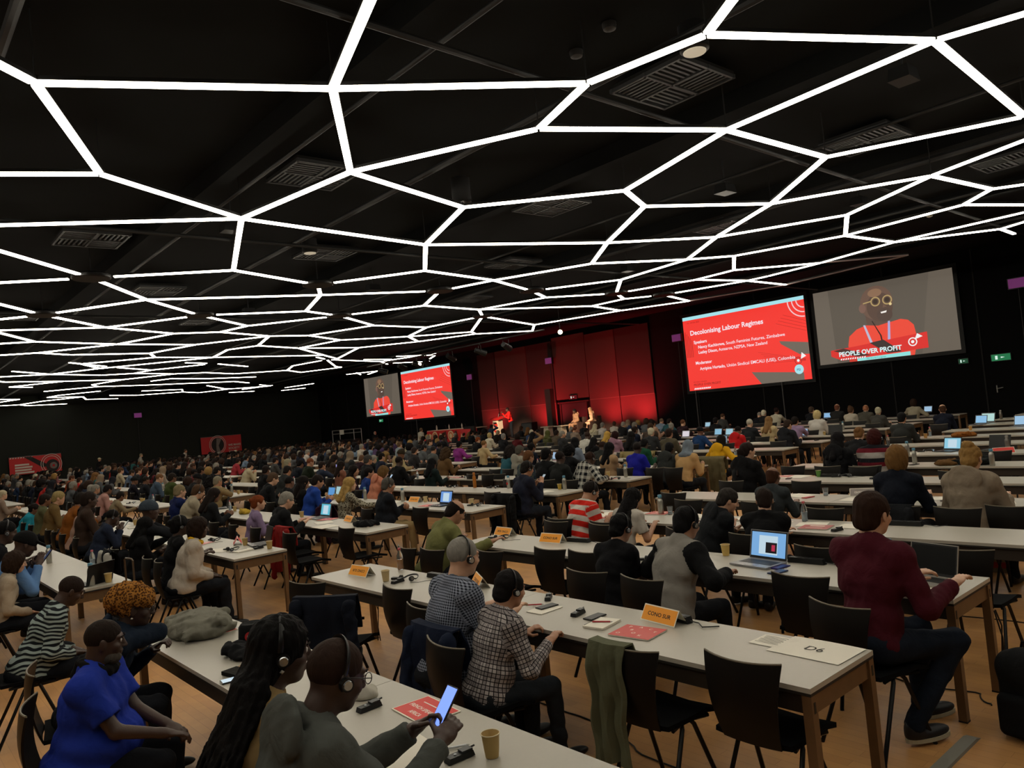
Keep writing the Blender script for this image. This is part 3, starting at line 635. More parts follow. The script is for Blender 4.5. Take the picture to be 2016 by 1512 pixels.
MID = [
 (-6.28, 13.1, 7, 0.998, 'bun', '6a4a2a', 'c09478', 'jacket', '141416', 'table', 'woman with light brown hair bun in black jacket'),
 (-6.88, 16.56, 9, 1.01, 'short', '0f0f10', 'a87a5e', 'jacket', '2b2c2b', 'table', 'man with black hair in dark grey suit jacket'),
 (-7.31, 20.02, 11, 0.993, 'fringe', '3a2618', 'c09478', 'jacket', '131723', 'laptop', 'balding man in dark navy suit'),
 (-10.03, 25.21, 14, 0.999, 'bob', '2a1c14', 'c09478', 'sweater', '8c8470', 'wide', 'woman with dark bob in cream knitted top'),
 (-9.66, 21.75, 12, 0.971, 'short', 'a39c84', 'c09478', 'jacket', '3a3935', 'table', 'grey-haired person in dark grey jacket'),
 (-11.25, 23.48, 13, 0.978, 'topbun', '4a3526', 'c09478', 'sweater', 'a39a8a', 'table', 'woman with hair bun in off-white sweater'),
 (-10.81, 23.48, 13, 1.021, 'fringe', '8a5a40', 'c09478', 'jacket', '45423a', 'table', 'bald man in khaki-grey jacket'),
 (-12.52, 25.21, 14, 1.016, 'fringe', '6a4030', 'c09478', 'jacket', '232323', 'table', 'bald man in dark jacket near the front'),
 (-10.55, 20.02, 11, 1.027, 'bob', 'b3a070', 'c09478', 'jacket', 'b5b0a8', 'table', 'woman with pale blond bob in white jacket'),
 (-13.47, 25.21, 14, 0.995, 'short', '45382e', 'c09478', 'jacket', '15161a', 'table', 'dark-suited person with grey-brown hair'),
 (-10.25, 18.29, 10, 0.989, 'short', '17110f', 'a87a5e', 'sweater', '8a7390', 'chin', 'dark-haired person in lilac sweater'),
 (-9.56, 16.56, 9, 1.014, 'short', '2e211a', 'c09478', 'coat', '1b1c20', 'table', 'person in charcoal quilted jacket'),
 (-14.8, 25.21, 14, 1.035, 'crop', '1f1512', '6e4a36', 'shirt', 'b0a894', 'chin', 'man with shaved head in cream shirt'),
 (-11.01, 18.29, 10, 1.022, 'long', '7a5c3a', 'c09478', 'sweater', 'b09c74', 'table', 'woman with long straight light brown hair in cream lace top'),
 (-11.58, 18.29, 10, 1.001, 'crop', 'a39c8c', 'c09478', 'jacket', '1f2124', 'table', 'man with white cropped hair in dark jacket'),
 (-15.59, 25.21, 14, 0.981, 'crop', '8a857c', 'c09478', 'jacket', '101218', 'table', 'grey-haired man in navy jacket'),
 (-15.32, 25.21, 14, 0.999, 'short', 'c4bca4', 'c09478', 'jacket', '1a1a1c', 'table', 'white-haired woman behind the navy jacket'),
 (-10.94, 16.56, 9, 0.964, 'crop', '120d0c', '6e4a36', 'hoodie', 'b01a1c', 'table', 'man with shaved head in bright red hooded jacket'),
 (-9.11, 13.1, 7, 0.975, 'hijab', '15130f', '3e2a20', 'coat', 'c08f14', 'wide', 'woman in black and gold headscarf and mustard yellow robe'),
 (-11.99, 16.56, 9, 0.959, 'cap', '0d0d10', '6e4a36', 'jacket', '1a355c', 'wide', 'man in black cap and blue jacket'),
 (-8.64, 11.37, 6, 1.014, 'hijab', '66707a', 'a87a5e', 'sweater', 'a8865a', 'table', 'woman in grey headscarf and tan top'),
 (-15.06, 21.75, 12, 0.983, 'short', '120f0f', 'c09478', 'jacket', '101012', 'laptop', 'person in black jacket with white collar'),
 (-17.14, 25.21, 14, 0.993, 'crop', '4a3424', 'c09478', 'jacket', '3a3a38', 'table', 'man with brown cropped hair in grey blazer'),
 (-16.4, 21.75, 12, 0.983, 'crop', '5a3a26', 'c09478', 'sweater', '26151a', 'table', 'man with reddish cropped hair in dark maroon sweater'),
 (-20.1, 25.21, 14, 0.977, 'crop', '6a5a48', 'c09478', 'shirt', '6d7c8c', 'table', 'man in pale blue shirt'),
 (-18.37, 23.48, 13, 0.999, 'short', '1e1714', 'c09478', 'sweater', '264a50', 'wide', 'dark-haired man in teal sweater'),
 (-17.73, 21.75, 12, 1.025, 'topbun', '1a1210', 'a87a5e', 'sweater', '9a7d6a', 'table', 'woman with dark bun in beige patterned top'),
 (-18.64, 21.75, 12, 1.016, 'short', '6b665e', 'c09478', 'shirt', 'b5b0a8', 'table', 'grey-haired man in white shirt in front of a khaki coat'),
 (-22.67, 25.21, 14, 0.979, 'short', '3a2a20', 'a87a5e', 'shirt', 'b0a89c', 'table', 'person in white shirt bending forward'),
 (-21.78, 23.48, 13, 1.008, 'short', '6e6a64', 'c09478', 'shirt', 'a39c94', 'table', 'grey-haired person in white top'),
 (-22.31, 23.48, 13, 1.011, 'long', 'b8ae90', 'c09478', 'sweater', 'a89e88', 'table', 'woman with long pale hair in cream'),
 (-21.69, 21.75, 12, 0.988, 'crop', '5a3226', 'a87a5e', 'shirt', '7a6a5c', 'table', 'bald man in brown print shirt'),
 (-16.18, 16.56, 9, 1.019, 'crop', '2b1c16', '3e2a20', 'shirt', 'b5b2a8', 'table', 'man with shaved head in white shirt'),
 (-15.35, 16.56, 9, 1.004, 'long', 'a8843c', 'c09478', 'sweater', '3a2d20', 'table', 'woman with long golden blond hair'),
 (-14.93, 16.56, 9, 0.966, 'bob', '24100f', 'a87a5e', 'hoodie', '8c6a78', 'table', 'woman with dark red bob in pink and white hoodie'),
 (-12.85, 14.83, 8, 1.01, 'long', '100d0d', '6e4a36', 'jacket', '0f0f11', 'table', 'woman with long black hair in black jacket in front of the khaki coat'),
 (-11.13, 13.1, 7, 0.977, 'short', '0d0b0b', '3e2a20', 'sweater', '14402c', 'table', 'person in green and cream top with headband'),
 (-11.64, 14.83, 8, 1.034, 'short', '241914', 'a87a5e', 'jacket', '4a4436', 'table', 'dark-haired person in camouflage jacket'),
 (-9.07, 11.37, 6, 0.993, 'short', '0b0a0b', '3e2a20', 'hoodie', '2a2c2b', 'table', 'person in grey hoodie over a black cap'),
 (-9.79, 11.37, 6, 0.992, 'crop', '1a1412', '3e2a20', 'tee', '1a1c86', 'table', 'bald man in bright cobalt blue shirt'),
 (-10.51, 11.37, 6, 1.0, 'long', '0c0a0a', '6e4a36', 'shirt', '9a7c5c', 'cross', 'woman with long black hair in tan checked blouse'),
 (-12.32, 13.1, 7, 0.949, 'crop', '2a1a14', '3e2a20', 'jacket', '262826', 'table', 'man in charcoal blazer'),
 (-14.3, 14.83, 8, 0.964, 'long', '0b0a0a', '6e4a36', 'sweater', '101012', 'table', 'woman with black hair in black next to the charcoal blazer'),
 (-13.21, 13.1, 7, 1.032, 'long', '0b0a0a', '6e4a36', 'sweater', '6d7684', 'table', 'woman with black hair in pale blue top'),
 (-11.66, 11.37, 6, 0.97, 'afro', '0c0a0a', '3e2a20', 'sweater', '0f0f11', 'chin', 'person with black afro resting head on hand'),
 (-10.15, 9.64, 5, 1.001, 'crop', '1a1310', '3e2a20', 'jacket', '1b1c1b', 'table', 'bald man with headset in charcoal jacket'),
 (-10.52, 9.64, 5, 1.054, 'short', '0d0b0b', '3e2a20', 'jacket', '0e0e10', 'table', 'man with black hair in black jacket'),
 (-13.74, 11.37, 6, 1.029, 'curly', '1c1513', '6e4a36', 'jacket', '2a5560', 'table', 'woman with curly dark hair in teal denim jacket'),
 (-13.27, 11.37, 6, 1.019, 'short', '4b4740', '6e4a36', 'hoodie', '8a867a', 'table', 'person in grey checked jacket with hood'),
 (-14.77, 13.1, 7, 0.963, 'bun', '0f0c0c', '6e4a36', 'shirt', '141824', 'table', 'person in dark navy shirt with hair up'),
 (-18.91, 14.83, 8, 1.0, 'crop', '6e5030', 'c09478', 'sweater', 'a8936c', 'wide', 'man with light brown hair in cream sweater'),
 (-20.22, 14.83, 8, 1.019, 'short', '0e0c0d', '6e4a36', 'sweater', '7d2d75', 'wide', 'person with black hair in magenta purple sweater'),
 (-23.74, 18.29, 10, 0.983, 'short', '6a3416', 'c09478', 'jacket', '111113', 'table', 'red-haired person in black'),
 (-25.04, 20.02, 11, 1.025, 'short', 'a08c5c', 'c09478', 'sweater', 'b0a894', 'table', 'blond person in white sweater'),
 (-28.87, 23.48, 13, 1.027, 'short', '8f8268', 'c09478', 'jacket', '1a1512', 'table', 'blond person in dark brown jacket'),
 (-22.09, 18.29, 10, 1.031, 'short', '75706a', 'c09478', 'jacket', '17171a', 'table', 'grey-haired person in black jacket'),
 (-21.3, 18.29, 10, 1.006, 'bob', '1d1310', 'a87a5e', 'sweater', '4a1216', 'table', 'dark-haired woman in maroon'),
 (-20.43, 18.29, 10, 1.01, 'long', '0c0a0b', '6e4a36', 'sweater', '7a5f44', 'camera', 'person with long black hair holding a camera up'),
 (-21.48, 20.02, 11, 0.976, 'hijab', '4a4c26', '6e4a36', 'sweater', '45452a', 'table', 'person in olive green headscarf'),
 (-20.97, 20.02, 11, 0.974, 'short', '1f1612', '6e4a36', 'sweater', '4d4336', 'table', 'person in brown-grey sweater'),
 (-20.32, 13.1, 7, 1.006, 'short', '2e2420', 'a87a5e', 'jacket', '2c2a2b', 'table', 'person with brown hair in dark speckled jacket'),
 (-15.67, 9.64, 5, 1.006, 'crop', '1a1210', '3e2a20', 'jacket', '0e0e10', 'table', 'man with dark shaved head in black suit'),
 (-18.48, 11.37, 6, 1.05, 'cap', '2b2417', '6e4a36', 'coat', '94835f', 'wide', 'person in brown cap and beige jacket'),
 (-14.28, 9.64, 5, 0.953, 'long', '0c0c0e', '6e4a36', 'jacket', '14201f', 'table', 'person with long black hair in dark green leather jacket'),
 (-16.26, 11.37, 6, 1.023, 'curly', '3a2a1a', 'a87a5e', 'sweater', '5a4328', 'table', 'woman with curly hair in brown floral blouse'),
 (-19.26, 13.1, 7, 1.011, 'crop', '2a2624', 'a87a5e', 'jacket', '4b4e4d', 'table', 'person in mid grey jacket'),
 (-22.43, 14.83, 8, 0.985, 'short', '1f1b1a', 'a87a5e', 'jacket', '55585a', 'table', 'person in light grey jacket'),
 (-28.64, 18.29, 10, 1.013, 'bob', '8a6c3e', 'c09478', 'sweater', '9a9078', 'table', 'blond woman in cream'),
 (-26.62, 16.56, 9, 1.033, 'short', '57432f', 'c09478', 'jacket', '7b868c', 'table', 'person in pale blue-grey jacket'),
 (-24.99, 14.83, 8, 1.041, 'short', '151012', '6e4a36', 'vest', '7a6038', 'table', 'person in orange and teal waistcoat'),
 (-22.65, 13.1, 7, 0.981, 'short', '0f0d0e', '6e4a36', 'sweater', '173f2c', 'table', 'person with black hair in dark green'),
 (-20.74, 11.37, 6, 0.986, 'short', '5c4330', 'c09478', 'sweater', '28161e', 'table', 'brown-haired person in plum sweater'),
 (-17.16, 9.64, 5, 1.055, 'short', '3c3a36', 'a87a5e', 'jacket', '17181c', 'table', 'grey-haired person in black with denim collar'),
 (-18.56, 9.64, 5, 0.947, 'long', '1d1410', 'a87a5e', 'sweater', '7a5040', 'table', 'woman with long dark hair in orange floral blouse'),
 (-14.22, 6.18, 3, 0.983, 'crop', '15110f', '6e4a36', 'jacket', '101012', 'table', 'man with headset in black between two long-haired people'),
 (-18.39, 7.91, 4, 1.031, 'short', '1b1715', 'a87a5e', 'jacket', '262828', 'table', 'person with black hair in charcoal jacket'),
 (-20.59, 9.64, 5, 1.047, 'crop', '6a3a22', 'a87a5e', 'sweater', '1b2216', 'table', 'bald man in dark green sweater'),
 (-19.68, 9.64, 5, 0.956, 'short', '241a16', 'a87a5e', 'jacket', '232b3c', 'chin', 'person in dark blue denim at a white laptop'),
 (-21.35, 9.64, 5, 1.031, 'short', '0f0c0d', '6e4a36', 'jacket', '141820', 'table', 'person with black hair in navy jacket'),
 (-21.92, 9.64, 5, 1.036, 'short', '8a826a', 'c09478', 'sweater', '4a4640', 'table', 'person with grey-blond hair and glasses'),
 (-19.46, 7.91, 4, 1.024, 'short', '1c1412', '6e4a36', 'jacket', '121214', 'table', 'person with black hair in black coat'),
 (-25.16, 9.64, 5, 1.011, 'short', '1f1714', 'c09478', 'shirt', 'a3987c', 'phone', 'man in cream shirt sitting sideways'),
 (-30.77, 11.37, 6, 1.039, 'short', '241714', 'a87a5e', 'shirt', '8c2c34', 'table', 'person in crimson red shirt'),
 (-26.81, 11.37, 6, 0.993, 'short', '211a18', 'a87a5e', 'jacket', '3c3d3c', 'table', 'person in dark grey coat'),
 (-15.19, 4.45, 2, 1.023, 'short', '7a6c50', 'c09478', 'jacket', '16204a', 'chin', 'person with ash blond hair in dark blue, hand on cheek'),
 (-18.05, 6.18, 3, 0.978, 'short', '7c7462', 'a87a5e', 'sweater', '7d6c4c', 'chin', 'grey-haired person in tan knitted sweater'),
 (-18.87, 6.18, 3, 0.974, 'curly', '100d0d', '3e2a20', 'jacket', '0e0e10', 'table', 'person with big curly black hair in black'),
 (-21.43, 6.18, 3, 1.038, 'short', '241c16', '6e4a36', 'sweater', '3a4420', 'table', 'person in moss green sweater'),
 (-22.88, 6.18, 3, 1.035, 'crop', '6a4a2e', 'c09478', 'shirt', '3c4a5a', 'table', 'man in slate blue shirt'),
 (-23.9, 6.18, 3, 0.971, 'crop', '1f1914', '6e4a36', 'jacket', '1a1b20', 'table', 'person in charcoal suit beside the slate blue shirt'),
 (-25.12, 6.18, 3, 0.953, 'cap', '141414', '6e4a36', 'jacket', '18161e', 'phone', 'person in black cap and dark jacket'),
 (-33.94, 7.91, 4, 1.061, 'short', '4a3524', 'c09478', 'sweater', 'a0957c', 'table', 'person with brown hair in cream pullover'),
 (-32.61, 7.91, 4, 0.991, 'short', '2c241c', 'a87a5e', 'shirt', '5a6a80', 'table', 'person in light blue shirt'),
 (-19.92, 6.18, 3, 1.042, 'beanie', '0e0e10', '3e2a20', 'jacket', '0f0f11', 'table', 'person in black beanie'),
 (-20.0, 4.45, 2, 0.877, 'short', '1a1310', '6e4a36', 'jacket', '7a6c54', 'reach', 'person with dark hair in beige jacket reaching forward'),
 (-15.58, 2.72, 1, 1.113, 'short', '1a1410', '6e4a36', 'sweater', '7c4716', 'table', 'person in ochre orange top'),
 (-14.33, 2.72, 1, 1.116, 'short', '211814', '3e2a20', 'jacket', '33261f', 'table', 'dark-haired person in brown jacket behind ochre top'),
 (-34.46, 6.18, 3, 0.989, 'short', '4a2c1c', 'a87a5e', 'tee', 'a8441a', 'table', 'person in vivid orange top'),
 (-32.79, 6.18, 3, 0.93, 'short', '2c1c16', 'a87a5e', 'sweater', '98201e', 'table', 'person in scarlet red jumper'),
 (-21.3, 4.45, 2, 1.002, 'short', '16100f', '6e4a36', 'sweater', 'a0776e', 'table', 'person in dusty pink sweater'),
 (-18.18, 2.72, 1, 1.036, 'short', '1f1814', '6e4a36', 'jacket', '55563c', 'table', 'person in khaki green jacket'),
 (-17.32, 2.72, 1, 1.095, 'short', '8c7a50', 'c09478', 'sweater', '64502f', 'table', 'person with sand-coloured hair in camel top'),
 (-24.22, 2.72, 1, 1.022, 'short', 'a89c80', 'c09478', 'sweater', '7c6a5c', 'table', 'pale-haired person at left edge')]
EMPTY_CHAIRS = [(-5.22, 3.36, 0), (-3.98, 2.88, 0), (-5.6, 2.84, 35), (-6.25, 3.05, 20), (-5.18, 4.97, 0), (-4.76, 5.0, 0), (-2.73, 4.97, 0), (-2.16, 3.37, 0), (-2.74, 3.21, 0), (-3.06, 5.87, 0), (-3.29, 7.9, 0), (-3.91, 7.63, 0), (-6.35, 11.41, 0), (-5.18, 11.28, 0), (-5.19, 9.66, 0), (-2.13, 6.14, 0), (-6.41, 8.42, 0), (-5.78, 7.89, 0), (-6.43, 6.32, 0), (-5.71, 6.29, 0), (-13.44, 10.46, 0), (-12.79, 10.37, 0), (-12.52, 10.46, 0), (-9.83, 8.08, 0), (-8.94, 4.93, 0), (-10.09, 4.61, 0), (-9.45, 4.39, 0), (-9.55, 6.48, 0), (-6.36, 4.48, 0), (-5.7, 4.67, 0), (-4.5, 3.12, 0), (-2.38, 8.09, 0), (-4.03, 13.19, 0), (-3.74, 10.71, 0)]
ITEMS = [
 ('paper_sign', -6.454, 3.512, 4, {'col': 'ee9a20', 'text': 'CONO SUR', 'flip': 1}, 'orange folded name card reading CONO SUR at far left end of table'),
 ('paper_sign', -5.009, 3.79, -28, {'col': 'ee9a20', 'text': 'CONO SUR'}, 'orange name card standing in front of the gingham shirt'),
 ('paper_sign', -3.092, 3.727, -8, {'col': 'ee9a20', 'text': 'CONO SUR'}, 'orange CONO SUR name card beside the red booklet'),
 ('paper_sign', -6.74, 5.515, -4, {'col': 'ee9a20', 'text': 'CONO SUR', 'flip': 1}, 'orange name card behind the headset by the olive jacket'),
 ('paper_sign', -5.85, 5.414, 4, {'col': 'ee9a20', 'text': 'CONO SUR'}, 'orange CONO SUR name card alone in the middle of its table'),
 ('paper_sign', -11.202, 7.25, 0, {'col': 'ee9a20', 'text': 'CONO SUR'}, 'orange name card by the paper cup and open laptop'),
 ('paper_sign', -10.248, 5.47, -8, {'col': 'ee9a20', 'text': 'CONO SUR'}, 'orange name card lying back beside a black bag'),
 ('paper_sign', -4.229, 8.98, 20, {'col': '8f8580', 'text': 'CENTRAL AMERICA'}, 'grey name card on the table behind the dark red sweater'),
 ('paper_sign', -10.11, 3.733, -20, {'col': 'd43c36', 'text': 'FRENCH SPEAKING'}, 'red name card near the headset on left table'),
 ('paper_sign', -3.161, 1.996, -4, {'col': 'd43c36', 'text': 'FRENCH SPEAKING AFRICA', 'flat': 1}, 'red FRENCH SPEAKING AFRICA card lying flat'),
 ('paper_sign', -5.723, 1.948, 8, {'col': 'd43c36', 'text': 'FRENCH SPEAKING AFRICA', 'flat': 1, 's': 0.7}, 'small red card beside the grey jacket heap'),
 ('paper_sign', -4.152, 13.68, 30, {'col': 'd43c36', 'text': ''}, 'red name card behind the beige raincoat'),
 ('paper_cup', -2.52, 1.886, 0, {'col': 'b0935c'}, 'tan paper cup at front edge of the nearest table'),
 ('paper_cup', -5.971, 3.483, 0, {'col': 'c0a87a'}, 'tan paper cup beside the reversed orange card'),
 ('paper_cup', -10.914, 7.263, 0, {'col': 'c8b080'}, 'paper cup between orange card and laptop'),
 ('paper_cup', -9.587, 7.235, 0, {'col': 'c8b080'}, 'paper cup next to headset at right end of table'),
 ('paper_cup', -3.83, 5.52, 0, {'col': 'c8a860'}, 'paper cup half hidden behind the raglan sweater'),
 ('paper_cup', -9.03, 1.946, 0, {'col': 'c0a060'}, 'paper cup at right end of left front table'),
 ('paper_cup', -9.4, 8.98, 0, {'col': 'c0a040'}, 'yellow paper cup by steel bottle'),
 ('paper_cup', -12.992, 3.545, 0, {'col': 'c0a040'}, 'paper cup in front of the long black hair'),
 ('paper_cup', -6.619, 17.14, 0, {'col': 'c09050'}, 'paper cup to the left of document-screened laptop'),
 ('paper_cup', -5.681, 10.71, 0, {'col': '5a8a3c'}, 'green paper cup on the row with one headset'),
 ('paper_cup', -20.988, 5.459, 0, {'col': 'c0a060'}, 'paper cup on cluttered left table'),
 ('paper_cup', -6.323, 18.87, 0, {'col': 'c09050'}, 'paper cup behind the orange coat'),
 ('flask', -5.839, 7.2, 0, {}, 'steel bottle with blue cap beside plastic glass'),
 ('flask', -9.275, 8.98, 0, {}, 'steel bottle with blue cap beside yellow cup'),
 ('flask', -9.03, 1.784, 0, {}, 'steel bottle with blue cap near the left front table end'),
 ('flask', -11.604, 1.827, 0, {}, 'steel bottle with blue cap further along left front table'),
 ('flask', -10.734, 8.98, 0, {'red': 1}, 'steel bottle with red print on empty table'),
 ('flask', -12.923, 7.25, 0, {}, 'steel bottle behind the open white book'),
 ('flask', -11.602, 7.25, 0, {}, 'steel bottle behind the navy suit'),
 ('flask', -3.781, 11.95, 0, {}, 'steel bottle with blue cap beside the beige raincoat'),
 ('flask', -5.603, 13.68, 0, {}, 'steel bottle beside the blond bob'),
 ('flask', -4.231, 14.17, 0, {'grey': 1}, 'grey tumbler next to closed grey laptop'),
 ('flask', -6.74, 22.33, 0, {'grey': 1}, 'steel bottle next to white-screened laptop'),
 ('flask', -11.75, 8.98, 0, {'orange': 1}, 'orange drinking bottle on the empty table'),
 ('bottle', -6.29, 3.838, 0, {'juice': 1}, 'small clear bottle with amber drink and pink cap'),
 ('bottle', -15.605, 10.22, 0, {}, 'clear water bottle with dark label'),
 ('bottle', -10.477, 2.1, 0, {}, 'clear water bottle behind the black laptop'),
 ('bottle', -24.494, 8.98, 0, {}, 'clear water bottle by the cream shirt'),
 ('bottle', -6.74, 15.604, 0, {'dark': 1}, 'tall clear bottle left of document-screened laptop'),
 ('glass_cup', -5.725, 7.227, 0, {}, 'empty clear plastic cup beside steel bottle'),
 ('glass_cup', -4.669, 8.922, 0, {}, 'clear glass of water on the pink-lit table'),
 ('glass_cup', -5.937, 11.95, 0, {}, 'small clear glass behind the table headset'),
 ('receiver', -3.417, 1.837, 2, {}, 'black radio receiver in front of the grey hoodie man'),
 ('receiver', -2.611, 1.789, -3, {}, 'black radio receiver beside the tan paper cup'),
 ('receiver', -4.164, 3.758, 40, {}, 'black radio receiver behind the phone on notepad'),
 ('receiver', -3.675, 3.566, 12, {}, 'black radio receiver in front of the check shirt hands'),
 ('receiver', -5.807, 3.501, 10, {}, 'black receiver beside headset on table'),
 ('receiver', -3.501, 6.825, -12, {}, 'black radio receiver by the red leaflets'),
 ('receiver', -4.788, 10.505, -12, {}, 'black receiver on the table before the blond bob'),
 ('receiver', -11.181, 3.3, 60, {}, 'black receiver left of white jacket'),
 ('table_headset', -5.8, 3.627, 10, {}, 'black headset lying on the table by amber bottle'),
 ('table_headset', -6.568, 5.338, 0, {}, 'black headset lying by the olive jacket hand'),
 ('table_headset', -9.367, 7.174, 0, {}, 'black headset at right end of laptop table'),
 ('table_headset', -5.276, 10.71, 0, {}, 'black headset with silver discs on the pink-lit row'),
 ('table_headset', -11.161, 9.004, 0, {}, 'black headset lying beside red printed bottle'),
 ('table_headset', -5.432, 14.17, 0, {}, 'black headset left of document-screened laptop'),
 ('table_headset', -12.412, 8.98, 0, {}, 'black headset left of orange bottle'),
 ('table_headset', -10.627, 10.71, 0, {}, 'black headset behind the checked hood'),
 ('table_headset', -9.585, 3.483, 0, {}, 'black headset by red card on left table'),
 ('phone', -3.998, 3.586, -6, {}, 'black phone on the white pad'),
 ('phone', -3.534, 3.578, 2, {}, 'black phone lying beside the open notepad'),
 ('phone', -3.205, 5.304, -8, {'col': '1a1660'}, 'purple phone right of blue-screened laptop'),
 ('phone', -3.137, 5.15, -8, {'col': '16244a'}, 'dark blue phone lying closest to raglan sweater'),
 ('phone', -4.499, 1.58, -8, {'lit': 1}, 'phone with lit white screen on nearest table'),
 ('phone', -4.799, 8.732, -12, {'col': 'a02020'}, 'red phone on the pink-lit table'),
 ('notepad', -3.384, 3.483, 10, {'pen': 1}, 'spiral notepad with red pen'),
 ('notepad', -3.975, 3.54, 2, {'thin': 1}, 'white pad under the black phone'),
 ('booklet', -3.076, 3.459, 8, {'col': 'c4403a'}, 'red booklet with white letters'),
 ('booklet', -3.755, 6.913, 8, {'col': 'a84a48'}, 'red and pink leaflets beside the black sweater'),
 ('booklet', -6.266, 10.71, 8, {'col': 'c25a5a'}, 'pink leaflet on the table of green cup'),
 ('booklet', -5.966, 12.42, 8, {'col': 'c8401c'}, 'orange booklet behind the poncho'),
 ('booklet', -9.914, 17.215, 8, {'col': 'b05050'}, 'red leaflets on empty far table'),
 ('booklet', -14.472, 10.421, 8, {'col': 'b04a40'}, 'red folder on empty table'),
 ('booklet', -5.913, 7.25, 8, {'col': 'b03020'}, 'red folder by the white t-shirt'),
 ('booklet', -9.496, 5.336, 8, {'col': 'b04040'}, 'red booklet in front of a black bag'),
 ('booklet', -12.768, 3.709, 8, {'col': 'a83020'}, 'red booklet in front of the bun-haired woman'),
 ('paper', -2.093, 3.713, -2, {'s': 1.35, 'text': 'D6'}, 'white sheet marked D6'),
 ('paper', -2.321, 3.721, -2, {'s': 0.8, 'faint': 1}, 'small printed flyer beside the D6 sheet'),
 ('paper', -2.86, 1.669, -8, {'s': 1.3}, "white sheet under the grey hoodie man's hands"),
 ('paper', -3.45, 7.062, -2, {}, 'white sheet left of dark red sweater'),
 ('paper', -10.195, 5.03, -2, {'s': 1.3}, "white paper under grey-haired man's hands"),
 ('paper', -11.951, 6.957, -2, {'s': 1.6}, 'open white newspaper by the blond woman'),
 ('paper', -13.219, 10.622, -2, {'s': 1.4}, 'white papers on empty table row'),
 ('paper', -6.102, 10.707, -2, {'s': 1.6}, 'large white sheet beside the green cup'),
 ('paper', -4.152, 8.67, -2, {'s': 1.2}, 'white sheet with brown wallet'),
 ('paper', -20.445, 5.52, -2, {'s': 1.2}, 'papers on the cluttered left table'),
 ('paper', -10.272, 7.25, -2, {'s': 1.2}, 'white sheets beside the laptop'),
 ('paper', -22.866, 5.401, -8, {}, 'white sheet at left end of cluttered table'),
 ('paper', -3.424, 10.256, -2, {}, 'crumpled white paper right of beige raincoat'),
 ('paper', -5.643, 13.835, -2, {'s': 1.1}, 'loose sheet left of small bottle'),
 ('laptop', -3.412, 5.329, -8, {'w': 0.36, 'screen': '7fb4e8', 'base': '9a9a9c', 'doc': 1}, 'open silver laptop with blue screen'),
 ('laptop', -2.18, 5.315, -14, {'w': 0.34, 'screen': '0a0a0a', 'base': '9c9890', 'off': 1}, 'open silver laptop with dark screen beside dark red sweater'),
 ('laptop', -11.289, 5.472, 0, {'w': 0.33, 'screen': '5fc0d8', 'base': '8a8a8c', 'doc': 1}, 'open laptop with turquoise screen before the grey-haired man'),
 ('laptop', -10.149, 7.019, 0, {'w': 0.33, 'screen': '6a9be0', 'base': '17171a', 'doc': 1}, 'open black laptop with blue screen beside the paper cup'),
 ('laptop', -9.17, 1.812, -60, {'w': 0.33, 'screen': '0a0a0a', 'base': '141416', 'off': 1}, 'open black laptop at left front table'),
 ('laptop', -15.7, 5.52, -14, {'w': 0.33, 'screen': '0a0a0a', 'base': '141416', 'off': 1}, 'open black laptop before the beige shirt'),
 ('laptop', -9.657, 3.83, -10, {'w': 0.33, 'screen': '0a0a0a', 'base': '1a1a1c', 'off': 1}, 'open dark laptop at right end of left table'),
 ('laptop', -14.238, 7.25, -8, {'w': 0.33, 'screen': 'a8ccd0', 'base': '8f9090'}, 'open laptop with pale screen beside the blue pullover'),
 ('laptop', -14.516, 7.25, 0, {'w': 0.3, 'screen': '5a9ad8', 'base': '8f9090'}, 'second open laptop with blue screen before the pullover'),
 ('laptop', -5.137, 14.14, -20, {'w': 0.34, 'screen': '8fd0e8', 'base': '3a3c40', 'doc': 1}, 'open laptop showing a document'),
 ('laptop', -4.422, 14.17, -16, {'w': 0.36, 'screen': '3c3a36', 'base': '2a2a2a', 'off': 1}, 'open grey laptop with blank dark screen'),
 ('laptop', -6.74, 20.6, -24, {'w': 0.33, 'screen': '8fc4ea', 'base': '8a8a8c'}, 'open laptop in front of navy suit'),
 ('laptop', -6.74, 21.09, -20, {'w': 0.36, 'screen': 'b8e0dc', 'base': '8a8a8c'}, 'open laptop with white-green screen by curly hair'),
 ('laptop', -5.498, 19.36, -10, {'w': 0.36, 'screen': 'a0c8e8', 'base': '8a8a8c'}, 'open laptop at right picture edge'),
 ('laptop', -14.4, 20.845, -14, {'w': 0.34, 'screen': '86bcd8', 'base': '8a8a8c'}, 'open laptop behind the yellow robe'),
 ('laptop', -13.824, 20.604, -14, {'w': 0.34, 'screen': '9cc8d8', 'base': '8a8a8c'}, 'open laptop left of red hooded jacket'),
 ('laptop', -18.58, 26.28, -14, {'w': 0.32, 'screen': '9cc4d8', 'base': '8a8a8c'}, 'open laptop left of the white collar'),
 ('laptop', -10.416, 18.87, -30, {'w': 0.33, 'screen': '98b8d8', 'base': '8a8a8c'}, 'open laptop right of charcoal quilted jacket'),
 ('laptop', -14.281, 27.892, -10, {'w': 0.33, 'screen': '88b8e0', 'base': '8a8a8c'}, 'open laptop right of pale blond bob'),
 ('laptop', -11.952, 25.775, -10, {'w': 0.33, 'screen': '98c4dc', 'base': '8a8a8c'}, 'open laptop right of off-white sweater'),
 ('laptop', -10.73, 28.01, -20, {'w': 0.33, 'screen': 'a0c4e0', 'base': '8a8a8c'}, 'open laptop right of cream knitted top'),
 ('laptop', -9.721, 19.36, 10, {'w': 0.36, 'screen': '2c2a2a', 'base': '161616', 'off': 1}, 'open black laptop behind the off-white sweater'),
 ('laptop', -23.315, 11.95, -10, {'w': 0.32, 'screen': '9a94e0', 'base': '8a8a8c'}, 'white laptop with violet screen'),
